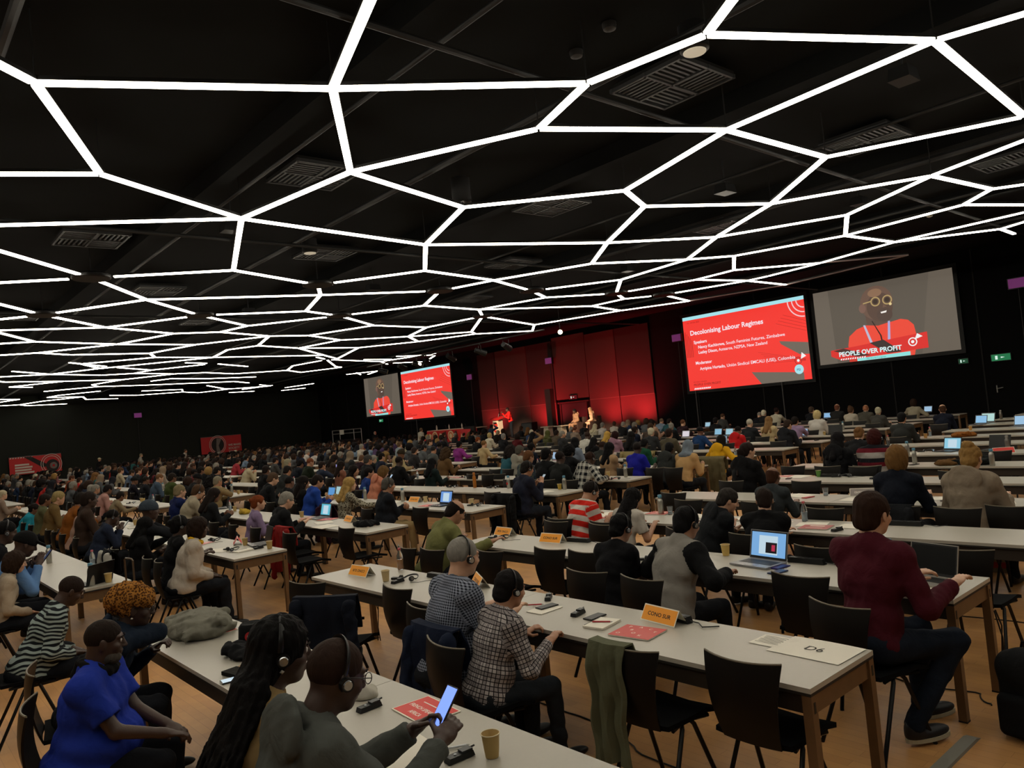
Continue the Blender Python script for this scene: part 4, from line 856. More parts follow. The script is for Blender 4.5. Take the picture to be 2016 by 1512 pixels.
 ('laptop', -35.19, 20.6, -10, {'w': 0.32, 'screen': 'a0a8d8', 'base': '8a8a8c'}, 'distant laptop with pale blue screen'),
 ('laptop', -15.478, 20.6, -10, {'w': 0.34, 'screen': 'e0d8e0', 'base': 'c0c0c0'}, 'white laptop behind the grey headscarf'),
 ('power_strip', -5.585, 3.79, 4, {}, 'black power strip with white charger beside the gingham shirt'),
 ('power_strip', -3.073, 3.79, -6, {}, 'black power strip behind the orange card'),
 ('power_strip', -3.103, 5.52, 0, {'plug': 1}, 'black power strip with white charger right of laptop'),
 ('power_strip', -5.582, 5.52, 4, {}, 'black power strip right of lone orange card'),
 ('power_strip', -3.063, 7.25, 4, {}, 'black power strip beyond the dark red sweater'),
 ('power_strip', -5.499, 10.71, 0, {}, 'black power strip behind green cup')]
NODES = {'n1': (-7.98, 1.42), 'n2': (-6.81, 3.86), 'n3': (-10.35, 2.48), 'n4': (-5.42, 6.17), 'n5': (-9.02, 5.27), 'n6': (-11.7, 4.8), 'n7': (-6.65, 6.59), 'n8': (-9.84, 7.82), 'n9': (-4.06, 6.43), 'n10': (-5.51, 8.96), 'n11': (-2.85, 8.78), 'n12': (-8.02, 9.81), 'n13': (-5.45, 11.56), 'n14': (-7.43, 13.34), 'n15': (-8.55, 10.95), 'n16': (-3.1, 12.7), 'n17': (-10.9, 12.55), 'n18': (-12.29, 8.73), 'n21': (-9.64, 14.79), 'n22': (-11.56, 16.33), 'n23': (-7.24, 16.03), 'n24': (-8.34, 18.25), 'n25': (-5.06, 14.66), 'n26': (-4.86, 17.11), 'n27': (-5.66, 18.0), 'n28': (-8.23, 20.74), 'n29': (-10.62, 21.47), 'n30': (-12.69, 13.96), 'n31': (-10.85, 17.36), 'n32': (-12.16, 19.37), 'n33': (-13.57, 19.49), 'n34': (-13.24, 21.79), 'a1': (-16.75, 3.71), 'a2': (-19.03, 5.35), 'a3': (-21.23, 7.32), 'a4': (-21.41, 3.61), 'a5': (-23.53, 5.48), 'a6': (-24.82, 7.7), 'a7': (-27.29, 6.67), 'a8': (-26.45, 4.2), 'a9': (-29.3, 4.73), 'a10': (-30.07, 5.81), 'a11': (-30.1, 8.44), 'a12': (-31.52, 9.01), 'a13': (-33.24, 6.78), 'a14': (-35.29, 7.89), 'b1': (-15.43, 6.07), 'b2': (-16.55, 8.52), 'b3': (-17.8, 9.21), 'b4': (-20.3, 10.0), 'b5': (-21.04, 11.46), 'b6': (-23.18, 9.41), 'b7': (-24.52, 9.05), 'b8': (-25.57, 11.13), 'b9': (-28.28, 11.84), 'b10': (-29.43, 11.09), 'b11': (-32.04, 11.45), 'b12': (-25.5, 12.6), 'b13': (-26.89, 14.6), 'b14': (-29.35, 14.0), 'b15': (-32.34, 16.65), 'b16': (-34.15, 18.28), 'b17': (-27.71, 9.31), 'c1': (-14.47, 10.19), 'c2': (-15.08, 12.77), 'c3': (-16.7, 12.2), 'c4': (-18.97, 13.21), 'c5': (-19.47, 15.73), 'c6': (-20.78, 16.92), 'c7': (-23.0, 13.81), 'c8': (-23.47, 16.37), 'c9': (-26.01, 17.2), 'c10': (-27.71, 18.81), 'c11': (-24.75, 19.48), 'c12': (-25.37, 20.18), 'c13': (-29.57, 16.91), 'd1': (-16.19, 15.12), 'd2': (-17.08, 16.51), 'd3': (-14.16, 16.73), 'd4': (-16.02, 18.63), 'd5': (-16.85, 19.96), 'd6': (-15.92, 20.93), 'd7': (-18.3, 19.91), 'd8': (-19.07, 22.33), 'd9': (-16.77, 23.54), 'd10': (-22.74, 21.19), 'd11': (-24.51, 22.69), 'w1': (-6.25, 22.36), 'w2': (-6.33, 23.73), 'w3': (-8.96, 23.49), 'w4': (-12.5, 21.79), 'w5': (-13.4, 24.48)}
FAR = [(-13.64,4.47,2,1),(-13.63,16.61,9,1),(-20.68,6.2,3,2),(-19.38,11.37,6,2),(-22.09,4.48,2,2),(-20.07,11.36,6,2),(-22.72,4.49,2,2),(-15.02,18.3,10,1),(-23.38,4.5,2,2),(-15.7,18.32,10,1),(-21.31,11.41,6,2),(-24.01,4.5,2,2),(-23.1,7.96,4,2),(-23.71,7.92,4,2),(-21.29,13.14,7,2),(-24.71,4.47,2,2),(-22.52,11.33,6,2),(-15.57,20.02,11,1),(-24.43,7.92,4,2),(-25.31,4.51,2,2),(-21.4,14.84,8,2),(-18.88,18.28,10,2),(-25.12,7.94,4,2),(-23.27,13.1,7,2),(-25.71,7.94,4,2),(-23.23,14.8,8,2),(-24.55,13.14,7,2),(-19.48,20.05,11,2),(-25.17,13.11,7,2),(-28.41,4.48,2,3),(-23.83,16.56,9,2),(-28.46,6.22,3,3),(-28.98,4.42,2,3),(-24.41,16.54,9,2),(-28.44,7.92,4,3),(-29.66,4.46,2,3),(-28.95,7.94,4,3),(-28.42,9.67,5,3),(-29.56,6.15,3,3),(-19.48,23.54,13,2),(-29.01,9.68,5,3),(-30.28,4.47,2,3),(-29.66,7.93,4,3),(-30.18,6.22,3,3),(-29.57,9.69,5,3),(-28.32,13.11,7,3),(-31.01,4.44,2,3),(-20.73,23.5,13,2),(-30.35,9.63,5,3),(-30.86,7.94,4,3),(-29.08,13.15,7,3),(-31.63,4.5,2,3),(-28.33,14.83,8,3),(-23.87,21.73,12,2),(-30.97,9.65,5,3),(-32.16,4.44,2,3),(-29.73,13.08,7,3),(-31.58,7.96,4,3),(-29.02,14.86,8,3),(-20.73,25.24,14,2),(-24.46,21.74,12,2),(-28.42,16.52,9,3),(-31.49,9.66,5,3),(-21.3,25.25,14,2),(-30.33,13.15,7,3),(-29.64,14.86,8,3),(-32.87,4.49,2,3),(-21.92,25.21,14,2),(-29.02,16.61,9,3),(-23.81,23.48,13,2),(-32.16,9.62,5,3),(-30.23,14.88,8,3),(-29.66,16.54,9,3),(-32.73,9.61,5,3),(-30.92,14.88,8,3),(-34.16,4.42,2,3),(-30.26,16.59,9,3),(-28.35,19.99,11,3),(-32.14,13.12,7,3),(-32.81,11.42,6,3),(-33.37,9.68,5,3),(-31.51,14.8,8,3),(-30.98,16.56,9,3),(-24.55,25.19,14,2),(-28.98,20,11,3),(-32.72,13.16,7,3),(-33.42,11.43,6,3),(-30.27,18.28,10,3),(-34.03,9.68,5,3),(-32.18,14.84,8,3),(-31.58,16.6,9,3),(-29.72,20.01,11,3),(-34.55,9.63,5,3),(-33.48,13.14,7,3),(-34.12,11.42,6,3),(-30.97,18.33,10,3),(-32.82,14.82,8,3),(-32.21,16.54,9,3),(-30.34,20,11,3),(-35.19,9.64,5,3),(-31.59,18.29,10,3),(-34.08,13.12,7,3),(-34.7,11.38,6,3),(-33.47,14.87,8,3),(-32.78,16.52,9,3),(-32.19,18.33,10,3),(-34.05,14.81,8,3),(-33.41,16.53,9,3),(-32.82,18.27,10,3),(-30.97,21.75,12,3),(-34.02,16.59,9,3),(-29.72,23.52,13,3),(-28.45,25.26,14,3),(-37.88,4.44,2,4),(-33.45,18.34,10,3),(-31.51,21.74,12,3),(-30.25,23.53,13,3),(-32.73,20.07,11,3),(-37.89,6.24,3,4),(-34.69,16.59,9,3),(-29.05,25.27,14,3),(-34.09,18.29,10,3),(-37.92,7.89,4,4),(-30.84,23.52,13,3),(-38.58,4.43,2,4),(-32.26,21.77,12,3),(-33.41,19.99,11,3),(-37.89,9.61,5,4),(-38.61,6.19,3,4),(-34.7,18.35,10,3),(-32.82,21.74,12,3),(-30.28,25.17,14,3),(-38.62,7.94,4,4),(-39.18,4.44,2,4),(-34.07,20.05,11,3),(-38.55,9.67,5,4),(-39.27,6.24,3,4),(-33.39,21.81,12,3),(-39.25,7.97,4,4),(-34.73,20.04,11,3),(-38.01,13.08,7,4),(-39.79,6.2,3,4),(-38.65,11.38,6,4),(-39.83,7.97,4,4),(-37.9,14.83,8,4),(-38.58,13.09,7,4),(-40.52,4.5,2,4),(-39.17,11.39,6,4),(-33.33,23.53,13,3),(-32.2,25.22,14,3),(-40.52,6.19,3,4),(-34.74,21.81,12,3),(-40.44,7.9,4,4),(-41.05,4.44,2,4),(-37.89,16.54,9,4),(-34.01,23.52,13,3),(-32.77,25.22,14,3),(-39.26,13.12,7,4),(-38.64,14.85,8,4),(-39.84,11.36,6,4),(-34.64,23.45,13,3),(-33.38,25.22,14,3),(-39.21,14.87,8,4),(-38.6,16.52,9,4),(-41.75,4.46,2,4),(-40.44,11.43,6,4),(-39.93,13.11,7,4),(-37.99,18.25,10,4),(-41.75,6.15,3,4),(-33.96,25.27,14,3),(-35.31,23.45,13,3),(-39.82,14.86,8,4),(-39.15,16.6,9,4),(-40.49,13.08,7,4),(-38.49,18.26,10,4),(-41.13,11.41,6,4),(-34.63,25.2,14,3),(-38.01,20.04,11,4),(-39.79,16.61,9,4),(-41.12,13.09,7,4),(-41.63,11.41,6,4),(-39.17,18.3,10,4),(-42.24,9.64,5,4),(-38.55,20.07,11,4),(-43.05,6.16,3,4),(-40.41,16.62,9,4),(-41.74,13.07,7,4),(-42.25,11.34,6,4),(-41.15,14.85,8,4),(-37.95,21.78,12,4),(-39.76,18.33,10,4),(-39.11,20.05,11,4),(-42.87,9.69,5,4),(-41.68,14.87,8,4),(-41.06,16.53,9,4),(-42.85,11.39,6,4),(-40.4,18.33,10,4),(-42.43,13.1,7,4),(-39.73,20.02,11,4),(-37.93,23.45,13,4),(-43.55,9.68,5,4),(-39.22,21.75,12,4),(-42.37,14.81,8,4),(-41.77,16.56,9,4),(-41.05,18.3,10,4),(-43.52,11.37,6,4),(-43.02,13.14,7,4),(-40.38,20.03,11,4),(-38.48,23.5,13,4),(-44.17,9.69,5,4),(-39.86,21.77,12,4),(-42.36,16.54,9,4),(-37.88,25.26,14,4),(-43.07,14.85,8,4),(-41.77,18.26,10,4),(-44.17,11.35,6,4),(-41.04,20.07,11,4),(-39.21,23.49,13,4),(-44.83,9.64,5,4),(-40.48,21.79,12,4),(-43.59,14.81,8,4),(-43,16.59,9,4),(-38.6,25.23,14,4),(-42.38,18.26,10,4),(-39.8,23.49,13,4),(-44.35,13.1,7,4),(-41.71,20.08,11,4),(-41.14,21.76,12,4),(-43.59,16.56,9,4),(-39.22,25.26,14,4),(-44.26,14.83,8,4),(-42.99,18.26,10,4),(-42.28,20.01,11,4),(-40.47,23.51,13,4),(-41.63,21.8,12,4),(-39.78,25.17,14,4),(-44.15,16.58,9,4),(-41.08,23.48,13,4),(-43.67,18.3,10,4),(-42.96,20.07,11,4),(-42.29,21.76,12,4),(-40.39,25.17,14,4),(-44.83,16.56,9,4),(-41.72,23.46,13,4),(-43.55,19.99,11,4),(-47.53,6.21,3,5),(-44.32,18.26,10,4),(-42.93,21.76,12,4),(-41.02,25.22,14,4),(-47.55,7.93,4,5),(-42.41,23.46,13,4),(-47.51,9.62,5,5),(-48.09,6.15,3,5),(-44.21,20,11,4),(-41.64,25.17,14,4),(-43.56,21.72,12,4),(-48.08,7.89,4,5),(-47.54,11.41,6,5),(-43.01,23.48,13,4),(-48.12,9.68,5,5),(-48.75,6.17,3,5),(-44.1,21.73,12,4),(-42.22,25.25,14,4),(-47.49,13.11,7,5),(-48.76,7.93,4,5),(-48.17,11.36,6,5),(-43.67,23.5,13,4),(-48.72,9.69,5,5),(-47.45,14.8,8,5),(-49.37,6.18,3,5),(-42.94,25.17,14,4),(-44.8,21.76,12,4),(-48.14,13.07,7,5),(-49.38,7.92,4,5),(-48.76,11.4,6,5),(-49.37,9.65,5,5),(-43.55,25.22,14,4),(-47.55,16.57,9,5),(-48.14,14.87,8,5),(-50.04,6.16,3,5),(-48.73,13.12,7,5),(-50.03,7.94,4,5),(-49.35,11.43,6,5),(-44.19,25.19,14,4),(-48.15,16.55,9,5),(-47.55,18.27,10,5),(-48.79,14.79,8,5),(-50.62,6.23,3,5),(-49.39,13.07,7,5),(-50.61,7.9,4,5),(-50.06,11.37,6,5),(-48.67,16.58,9,5),(-47.45,20.03,11,5),(-49.37,14.82,8,5),(-50.71,9.65,5,5),(-50.01,13.1,7,5),(-50.63,11.38,6,5),(-51.3,7.89,4,5),(-48.73,18.29,10,5),(-49.39,16.57,9,5),(-49.97,14.81,8,5),(-47.44,21.72,12,5),(-48.19,20.02,11,5),(-51.83,6.23,3,5),(-51.35,9.67,5,5),(-50.61,13.08,7,5),(-51.83,7.94,4,5),(-50,16.58,9,5),(-49.44,18.31,10,5),(-48.77,20.07,11,5),(-50.6,14.87,8,5),(-48.08,21.76,12,5),(-52.44,6.16,3,5),(-51.93,9.61,5,5),(-51.27,13.07,7,5),(-47.53,23.47,13,5),(-51.87,11.36,6,5),(-50.62,16.58,9,5),(-50.05,18.34,10,5),(-49.44,20.02,11,5),(-48.71,21.81,12,5),(-51.29,14.83,8,5),(-52.63,9.62,5,5),(-48.17,23.45,13,5),(-53.09,7.91,4,5),(-52.53,11.36,6,5),(-47.54,25.2,14,5),(-50,19.99,11,5),(-51.29,16.6,9,5),(-49.44,21.79,12,5),(-53.2,9.64,5,5),(-53.73,6.17,3,5),(-48.75,23.48,13,5),(-52.54,13.14,7,5),(-48.14,25.19,14,5),(-53.16,11.35,6,5),(-51.86,16.52,9,5),(-51.27,18.27,10,5),(-50.69,20.07,11,5),(-52.45,14.89,8,5),(-50.08,21.76,12,5),(-49.35,23.53,13,5),(-53.13,13.15,7,5),(-48.75,25.2,14,5),(-53.71,11.39,6,5),(-51.95,18.26,10,5),(-53.07,14.79,8,5),(-51.33,20.02,11,5),(-52.55,16.56,9,5),(-50.66,21.81,12,5),(-50.09,23.52,13,5),(-53.8,13.11,7,5),(-49.45,25.2,14,5),(-52.55,18.3,10,5),(-51.98,20.04,11,5),(-53.22,16.54,9,5),(-51.34,21.75,12,5),(-53.76,14.83,8,5),(-50.61,23.44,13,5),(-50.01,25.25,14,5),(-53.06,18.25,10,5),(-52.54,20,11,5),(-51.93,21.8,12,5),(-54.39,14.79,8,5),(-53.89,16.57,9,5),(-51.29,23.47,13,5),(-50.63,25.19,14,5),(-53.71,18.32,10,5),(-53.18,19.99,11,5),(-52.48,21.8,12,5),(-51.21,25.21,14,5),(-53.77,20.02,11,5),(-53.16,21.8,12,5),(-52.61,23.52,13,5),(-51.83,25.21,14,5),(-53.75,21.74,12,5),(-53.16,23.5,13,5),(-52.47,25.2,14,5),(-53.76,23.53,13,5),(-53.18,25.23,14,5),(-53.75,25.17,14,5)]
# ---------------------------------------------------------------- setting
def ordn(n):
    W = ['', 'first', 'second', 'third', 'fourth', 'fifth', 'sixth', 'seventh', 'eighth', 'ninth', 'tenth', 'eleventh', 'twelfth']
    if n < len(W): return W[n]
    return '%d%s' % (n, {1: 'st', 2: 'nd', 3: 'rd'}.get(n % 10 if n % 100 not in (11, 12, 13) else 0, 'th'))
def struct(name, mb, m): o = obj(name, mb, m); o['kind'] = 'structure'; return o
X0, X1, Y0, Y1, ZC = -60.0, 9.0, -9.0, 30.0, 6.3
def floor_mat():
    m = mat('parquet', '7a5a3c', .42, spec=.35); nt = m.node_tree; b = nt.nodes['Principled BSDF']
    tc = nt.nodes.new('ShaderNodeTexCoord'); br = nt.nodes.new('ShaderNodeTexBrick')
    br.inputs['Scale'].default_value = 1; br.inputs['Brick Width'].default_value = .62; br.inputs['Row Height'].default_value = .075
    br.inputs['Mortar Size'].default_value = .0012; br.inputs['Color1'].default_value = srgb('c8945a'); br.inputs['Color2'].default_value = srgb('bb8853'); br.inputs['Mortar'].default_value = srgb('9a6e42')
    nt.links.new(tc.outputs['Object'], br.inputs['Vector'])
    n = nt.nodes.new('ShaderNodeTexNoise'); n.inputs['Scale'].default_value = 1.6; n.inputs['Detail'].default_value = 8; nt.links.new(tc.outputs['Object'], n.inputs['Vector'])
    mx = nt.nodes.new('ShaderNodeMix'); mx.data_type = 'RGBA'; mx.blend_type = 'MULTIPLY'; mx.inputs['Factor'].default_value = .8
    r = nt.nodes.new('ShaderNodeValToRGB'); r.color_ramp.elements[0].color = (.62, .62, .62, 1); r.color_ramp.elements[1].color = (1.1, 1.1, 1.1, 1); r.color_ramp.elements[0].position = .3; r.color_ramp.elements[1].position = .7
    nt.links.new(n.outputs['Fac'], r.inputs['Fac']); nt.links.new(br.outputs['Color'], mx.inputs['A']); nt.links.new(r.outputs['Color'], mx.inputs['B'])
    nt.links.new(mx.outputs['Result'], b.inputs['Base Color'])
    return m
struct('floor', MB().box(((X0+X1)/2, (Y0+Y1)/2, -.05), (X1-X0, Y1-Y0, .1)), floor_mat())
M_black = mat('black_wall', '0c0c0d', .95, spec=.1)
M_leftw = mat('charcoal_wall', '212320', .95, spec=.1, var=(.5, .1))
M_ceil = mat('ceiling_black', '141515', .95, spec=.08, var=(2, .2))
struct('ceiling', MB().box(((X0+X1)/2, (Y0+Y1)/2, ZC+.05), (X1-X0, Y1-Y0, .1)), M_ceil)
struct('wall_left', MB().box((X0-.05, (Y0+Y1)/2, ZC/2), (.1, Y1-Y0, ZC)), M_leftw)
struct('wall_right', MB().box((X1+.05, (Y0+Y1)/2, ZC/2), (.1, Y1-Y0, ZC)), M_black)
struct('wall_back', MB().box(((X0+X1)/2, Y0-.05, ZC/2), (X1-X0, .1, ZC)), M_black)
struct('wall_front', MB().box(((X0+X1)/2, Y1+.05, ZC/2), (X1-X0, .1, ZC)), M_black)
# dark joints between movable wall panels
jb = MB()
for x in list(range(-58, -40, 3))+[-21.4, -18, -15.4, -12.5, -9.4, -6.5, -3.5]: jb.box((x, Y1-.015, ZC/2), (.05, .03, ZC))
for y in range(2, 30, 4): jb.box((X0+.015, y+.5, ZC/2), (.03, .05, ZC))
struct('trim_1', jb, mat('joint', '0a0a0b', .8))
# ceiling: beams, ducts, pipes
bm = MB()
for y in np.arange(-6, 30, 5.2): bm.box(((X0+X1)/2, y, ZC-.14), (X1-X0, .22, .28))
struct('trim_2', bm, M_ceil)
def pipe(name, pts, r, label, m, group=None): return tag(obj(name, MB().tube(pts, r, 8), m, smooth=True), label, 'pipe', group)
M_pipe = mat('pipe_grey', '252627', .6, .2)
for i, (y, r) in enumerate(((1.2, .05), (4.7, .03), (6.9, .05), (12.1, .03), (14.9, .06), (18.8, .04), (23.4, .05))):
    pipe('ceiling_pipe', [(X0+.5, y, ZC-.36), (X1-.5, y, ZC-.36)], r, 'dark ceiling pipe above the light web, %s from the camera' % ordn(i+1), M_pipe, 'pipes along the ceiling')
for i, x in enumerate((-5.5, -13.4, -22.5)):
    pipe('ceiling_pipe', [(x, -7, ZC-.5), (x-1.2, 29, ZC-.5)], .035, 'dark crosswise ceiling pipe, %s from the camera' % ordn(i+1), M_pipe, 'pipes across the ceiling')
M_grill = mat('grille_grey', '3e4042', .5, .2)
def vent(x, y, i, n=11):
    t = empty('ceiling_vent', (x, y, ZC-.16), math.radians(0), label='square ceiling air vent with angled slats, %s' % i, cat='vent', group='square vents in the ceiling'); t.scale = (1.22, 1.22, 1)
    obj('backing', MB().box((0, 0, .05), (.92, .92, .04)), mat('vent_dark', '0c0c0d', .8), t)
    f = MB()
    for a in (0, 1, 2, 3): f.box((0, .44, .0), (.9, .04, .06)); 
    fr = MB()
    for sx, sy, dx, dy in ((0, .45, .94, .03), (0, -.45, .94, .03), (.45, 0, .03, .94), (-.45, 0, .03, .94), (0, 0, .94, .03), (0, 0, .03, .94)): fr.box((sx, sy, 0), (dx, dy, .05))
    obj('frame', fr, M_grill, t)
    g = MB()
    for qx in (-1, 1):
        for qy in (-1, 1):
            for k in range(6):
                o = .04+k*.068
                if qx*qy > 0: g.box((qx*.225, qy*o, .005), (.40, .028, .03))
                else: g.box((qx*o, qy*.225, .005), (.028, .40, .03))
    obj('grille', g, M_grill, t)
for (x, y, i) in ((-5.75, 8.19, 'nearest, above the fourth table row'), (-15.72, 8.35, 'left of the white downlight'), (-15.37, 13.76, 'straight ahead in middle distance'), (-20.49, 16.21, 'towards the stage'),
                  (-10.67, 10.72, 'beside a five-armed tube joint'), (-10.82, 5.69, 'behind the leftward tubes'), (-15.84, 3.56, 'far over the left aisle'), (-10.42, 15.94, 'tinged red by the screen'),
                  (-5.5, 13.22, 'over the right rows'), (-20.7, 6.1, 'over the left rows'), (-25.2, 3.6, 'close to left frame edge'), (-26, 9, 'over the far left rows'), (-4.6, 17.5, 'near the right screen')): vent(x, y, i)
M_white = mat('fitting_white', 'c8c6bd', .5)
for x, y, lab in ((-4.71, 7.19, 'white round ceiling downlight next to the top tube joint'), (-14.72, 7.46, 'white round ceiling downlight above the left rows')):
    t = empty('downlight', (x, y, ZC-.42), label=lab, cat='downlight'); obj('rim', MB().lathe([(.13, 0), (.16, .02), (.16, .30), (.1, .30)], n=24), mat('fitting_black', '0d0d0e', .5), t, True)
    obj('diffuser', MB().lathe([(.0, -.01), (.125, -.01), (.13, .01)], n=24), mat('downlight_dim', 'd8d2c0', .5, emit='d8cfb8', estr=.35), t)
t = empty('ceiling_speaker', (-9.91, 7.86, ZC-.62), label='black cylindrical ceiling speaker hanging above the light web', cat='speaker')
obj('housing', MB().lathe([(.15, 0), (.16, .02), (.16, .42), (.12, .44)], n=24), mat('fitting_black', '0d0d0e', .5), t, True); obj('grille', MB().lathe([(.13, -.005), (.14, .0), (.14, .01)], n=24), mat('speaker_mesh', '3a3a3a', .5), t)
for x, y, lab in ((-7.67, 21.76, 'small white smoke detector on the right ceiling'), (-5.95, 6.64, 'dark round smoke detector left of the top tube joint'), (-5.3, 6.5, 'dark round smoke detector nearest the top tube joint')):
    tag(obj('smoke_detector', MB().lathe([(.03, 0), (.07, .02), (.08, .06), (.08, .09)], (x, y, ZC-.1), n=18), M_white if 'white' in lab else mat('detector_dark', '2c2c2c', .5), smooth=True), lab, 'smoke detector')
for i, (x, y) in enumerate(((-3.6, 9.9), (-7.6, 12.1), (-12.9, 5.1), (-6.9, 15.9), (-17.5, 10.6), (-13.6, 16.4), (-21.5, 8.8), (-19.9, 12.7))):
    t = empty('hanging_projector', (x, y, 5.65), label='small black box hung in the ceiling void, %s from the camera' % ordn(i+1), cat='ceiling device', group='black boxes in the ceiling void')
    obj('case', MB().box((0, 0, .12), (.26, .34, .16), taper=.85), mat('fitting_black', '0d0d0e', .5), t); obj('drop_rod', MB().cyl((0, 0, .2), (0, 0, ZC-5.65), .012), M_pipe, t)

# ---------------------------------------------------------------- the web of light tubes
ZL = 5.6
EDGES = '''n1-n2 n1-n3 n2-n4 n2-n5 n3-n6 n5-n6 n5-n7 n5-n8 n4-n7 n4-n9 n7-n10 n9-n11 n11-n10 n11-n16 n10-n12 n10-n13 n13-n16 n13-n14 n12-n8 n12-n15 n15-n14 n15-n17 n8-n18 n18-n6 n18-n17
n6-b1 n14-n25 n14-n21 n17-n21 n17-n30 n18-c1 n21-n22 n21-n23 n23-n25 n23-n24 n25-n26 n26-n27 n27-n24 n24-n28 n24-n31 n28-n29 n28-w1 w1-w2 n29-w3u n29-w4 n22-n31 n22-n30 n22-n3x n30-c2 n31-n32 n32-n29 n32-n33 n33-n34 n33-d4
n34-w4 n34-w5 n34-d6 n22-d3 d3-d1 d3-d4 b1-a1 b1-b2 a1-a2 a2-b3 a2-a3 a2-a4 a3-a5 a3-b6 a3-b4 a4-a5 a5-a6 a6-b7 a6-a7 a7-a8 a7-b17 a7-a9 a9-a10 a10-a11 a11-b17 a11-a12 a12-a13 a13-a14 b2-b3 b3-b4 b3-c3 b4-b5 b5-b6 b6-b7 b7-b8 b8-b12 b8-b9 b8-b17 b9-b10 b9-b14 b10-b11 b11-a12 b11-a14 b12-c7 b12-b13 b13-b14 b14-c13 b14-b15 b15-b16 b15-b11
c1-b2 c1-c2 c2-c3 c2-d1 c3-c4 c4-b5 c4-c5 c5-d2 c5-c6 c6-c8 c6-d10 c7-b5 c7-c8 c8-c9 c9-b13 c9-c11 c9-c10 c10-c13 c10-c12 c11-c12 c11-c6 c12-d11 c13-b16 d1-d2 d4-d2 d4-d5 d5-d6 d5-d7 d7-c5 d7-d8 d6-d9 d8-d9 d8-d10 d10-d11 w5-w3u d9-w5u'''.split()
N2 = dict(NODES)
# the web goes on over and behind the camera and to the right
N2.update(e1=(-4.2, 3.05), e2=(-1.9, 5.0), e3=(-6.6, -.25), e4=(-6.8, -3.0), e5=(-3.6, -1.4), e6=(-3.2, .9), e7=(.3, 2.6), e8=(.6, 5.6), e9=(-.5, 9.5), e10=(2.2, 7.6), e11=(-.6, 12.9), e12=(-2.0, 15.6), e13=(-2.9, 18.6), e14=(-4.3, 21.5), e15=(1.9, 14.1), e35=(-2.9, 20.6),
          e16=(.2, -3.1), e17=(3.2, -.4), e18=(4.1, 3.0), e19=(-10.6, -2.4), e20=(-11.4, .1), e21=(-15.4, -1.2), e22=(-13.65, .85), e23=(-18.15, 1.2), e24=(-20.8, -1.2), e25=(-24.0, .9), e26=(-27.4, -.8), e27=(-27.9, 1.0), e36=(-24.1, 2.85), e37=(-30.6, 2.0), e28=(-3.2, -5.6), e29=(-8.6, -5.9), e30=(5.4, 6.2), e31=(6.0, 11), e32=(4.6, 17), e33=(3.6, -4.6), e34=(-14.4, -4.6))
EDGES += 'n2-e1 n9-e2 n11-e9 n16-e11 n1-e3 e3-e5 e1-e6 e1-e7 e6-e5 e6-e3 e2-e7 e2-e8 e3-e4 e4-e5 e5-e16 e7-e18 e8-e10 e8-e30 e9-e10 e9-e11 e11-n25 e11-e15 e12-e11 n26-e13 e12-e13 e13-e35 e14-n27 n28-e35 w1-e35 e14-e35 e15-e32 e16-e17 e17-e18 e18-e30 e10-e30 e30-e31 e31-e15 e16-e28 e28-e4 e28-e29 e29-e19 e4-e19 e19-e20 e20-n3 n6-e22 e20-e22 e22-a1 e19-e34 e34-e21 e21-e22 a1-e23 e21-e23 e23-a4 e23-e24 e24-e25 a4-e25 a5-e36 a8-e36 e25-e26 e26-e27 e27-a8 e25-e27 a9-e37 e27-e37 e16-e33 e33-e17 e13-e32'.split()
HUBS = {'a1', 'a3', 'a4', 'b2', 'b5', 'c3', 'c6', 'd1', 'd4', 'd6'}
E2 = []
for e in EDGES:
    a, b = e.split('-'); dim = b.endswith('u') or b.endswith('x')
    if b.endswith('x'): continue
    if b.endswith('u'): b = b[:-1]
    E2.append((N2[a], N2[b], a in HUBS, b in HUBS, dim))
rc = random.Random(9)
for sh in ((-13.6, .9), (-27.2, -.4)):      # the same web carries on to the far left
    for (a, b, ha, hb, dim) in list(E2)[:len(EDGES)-1]:
        if rc.random() < (.22 if sh[0] > -20 else .42): continue
        if min(a[0], b[0]) < -34.5 or max(a[0], b[0]) > -15.2: continue
        p = (a[0]+sh[0], a[1]+sh[1]); q = (b[0]+sh[0], b[1]+sh[1])
        if (max(p[0], q[0]) > -32.6) or min(p[0], q[0]) < -59.4 or max(p[1], q[1]) > 28.6: continue
        if sh[0] < -20 and max(p[0], q[0]) > -47: continue
        E2.append((p, q, ha, hb, False))
rr = random.Random(5)
for i in range(12):                            # looser strands towards the far corner
    x = rr.uniform(-58, -33); y = rr.uniform(20, 27.5); a = rr.choice((.5, 1.6, 2.6))+rr.uniform(-.3, .3); L = rr.uniform(1.6, 3.2)
    p = (x, y); q = (x+L*math.cos(a), y+L*math.sin(a))
    if -59.4 < min(p[0], q[0]) and max(p[1], q[1]) < 28.4 and max(p[0], q[0]) < -32 and min(q[1], p[1]) > 19: E2.append((p, q, False, False, False))
M_tube = mat('tube_light', 'ffffff', .5, emit='fff6e2', estr=TUBE); M_off = mat('tube_off', 'b9aeb0', .5); M_rail = mat('tube_rail', '101011', .5)
segs = []
for (a, b, ha, hb, dim) in E2:
    a = V(a+(ZL,)) if len(a) == 2 else V(a); b = V(b+(ZL,)); d = (b-a); L = d.length; d.normalize()
    a2 = a+d*(.42 if ha else .03); b2 = b-d*(.42 if hb else .03); segs.append((a2, b2, d, dim))
bands = {}
for s in segs: bands.setdefault(int(math.floor(((s[0].y+s[1].y)/2+9)/1.73)), []).append(s)
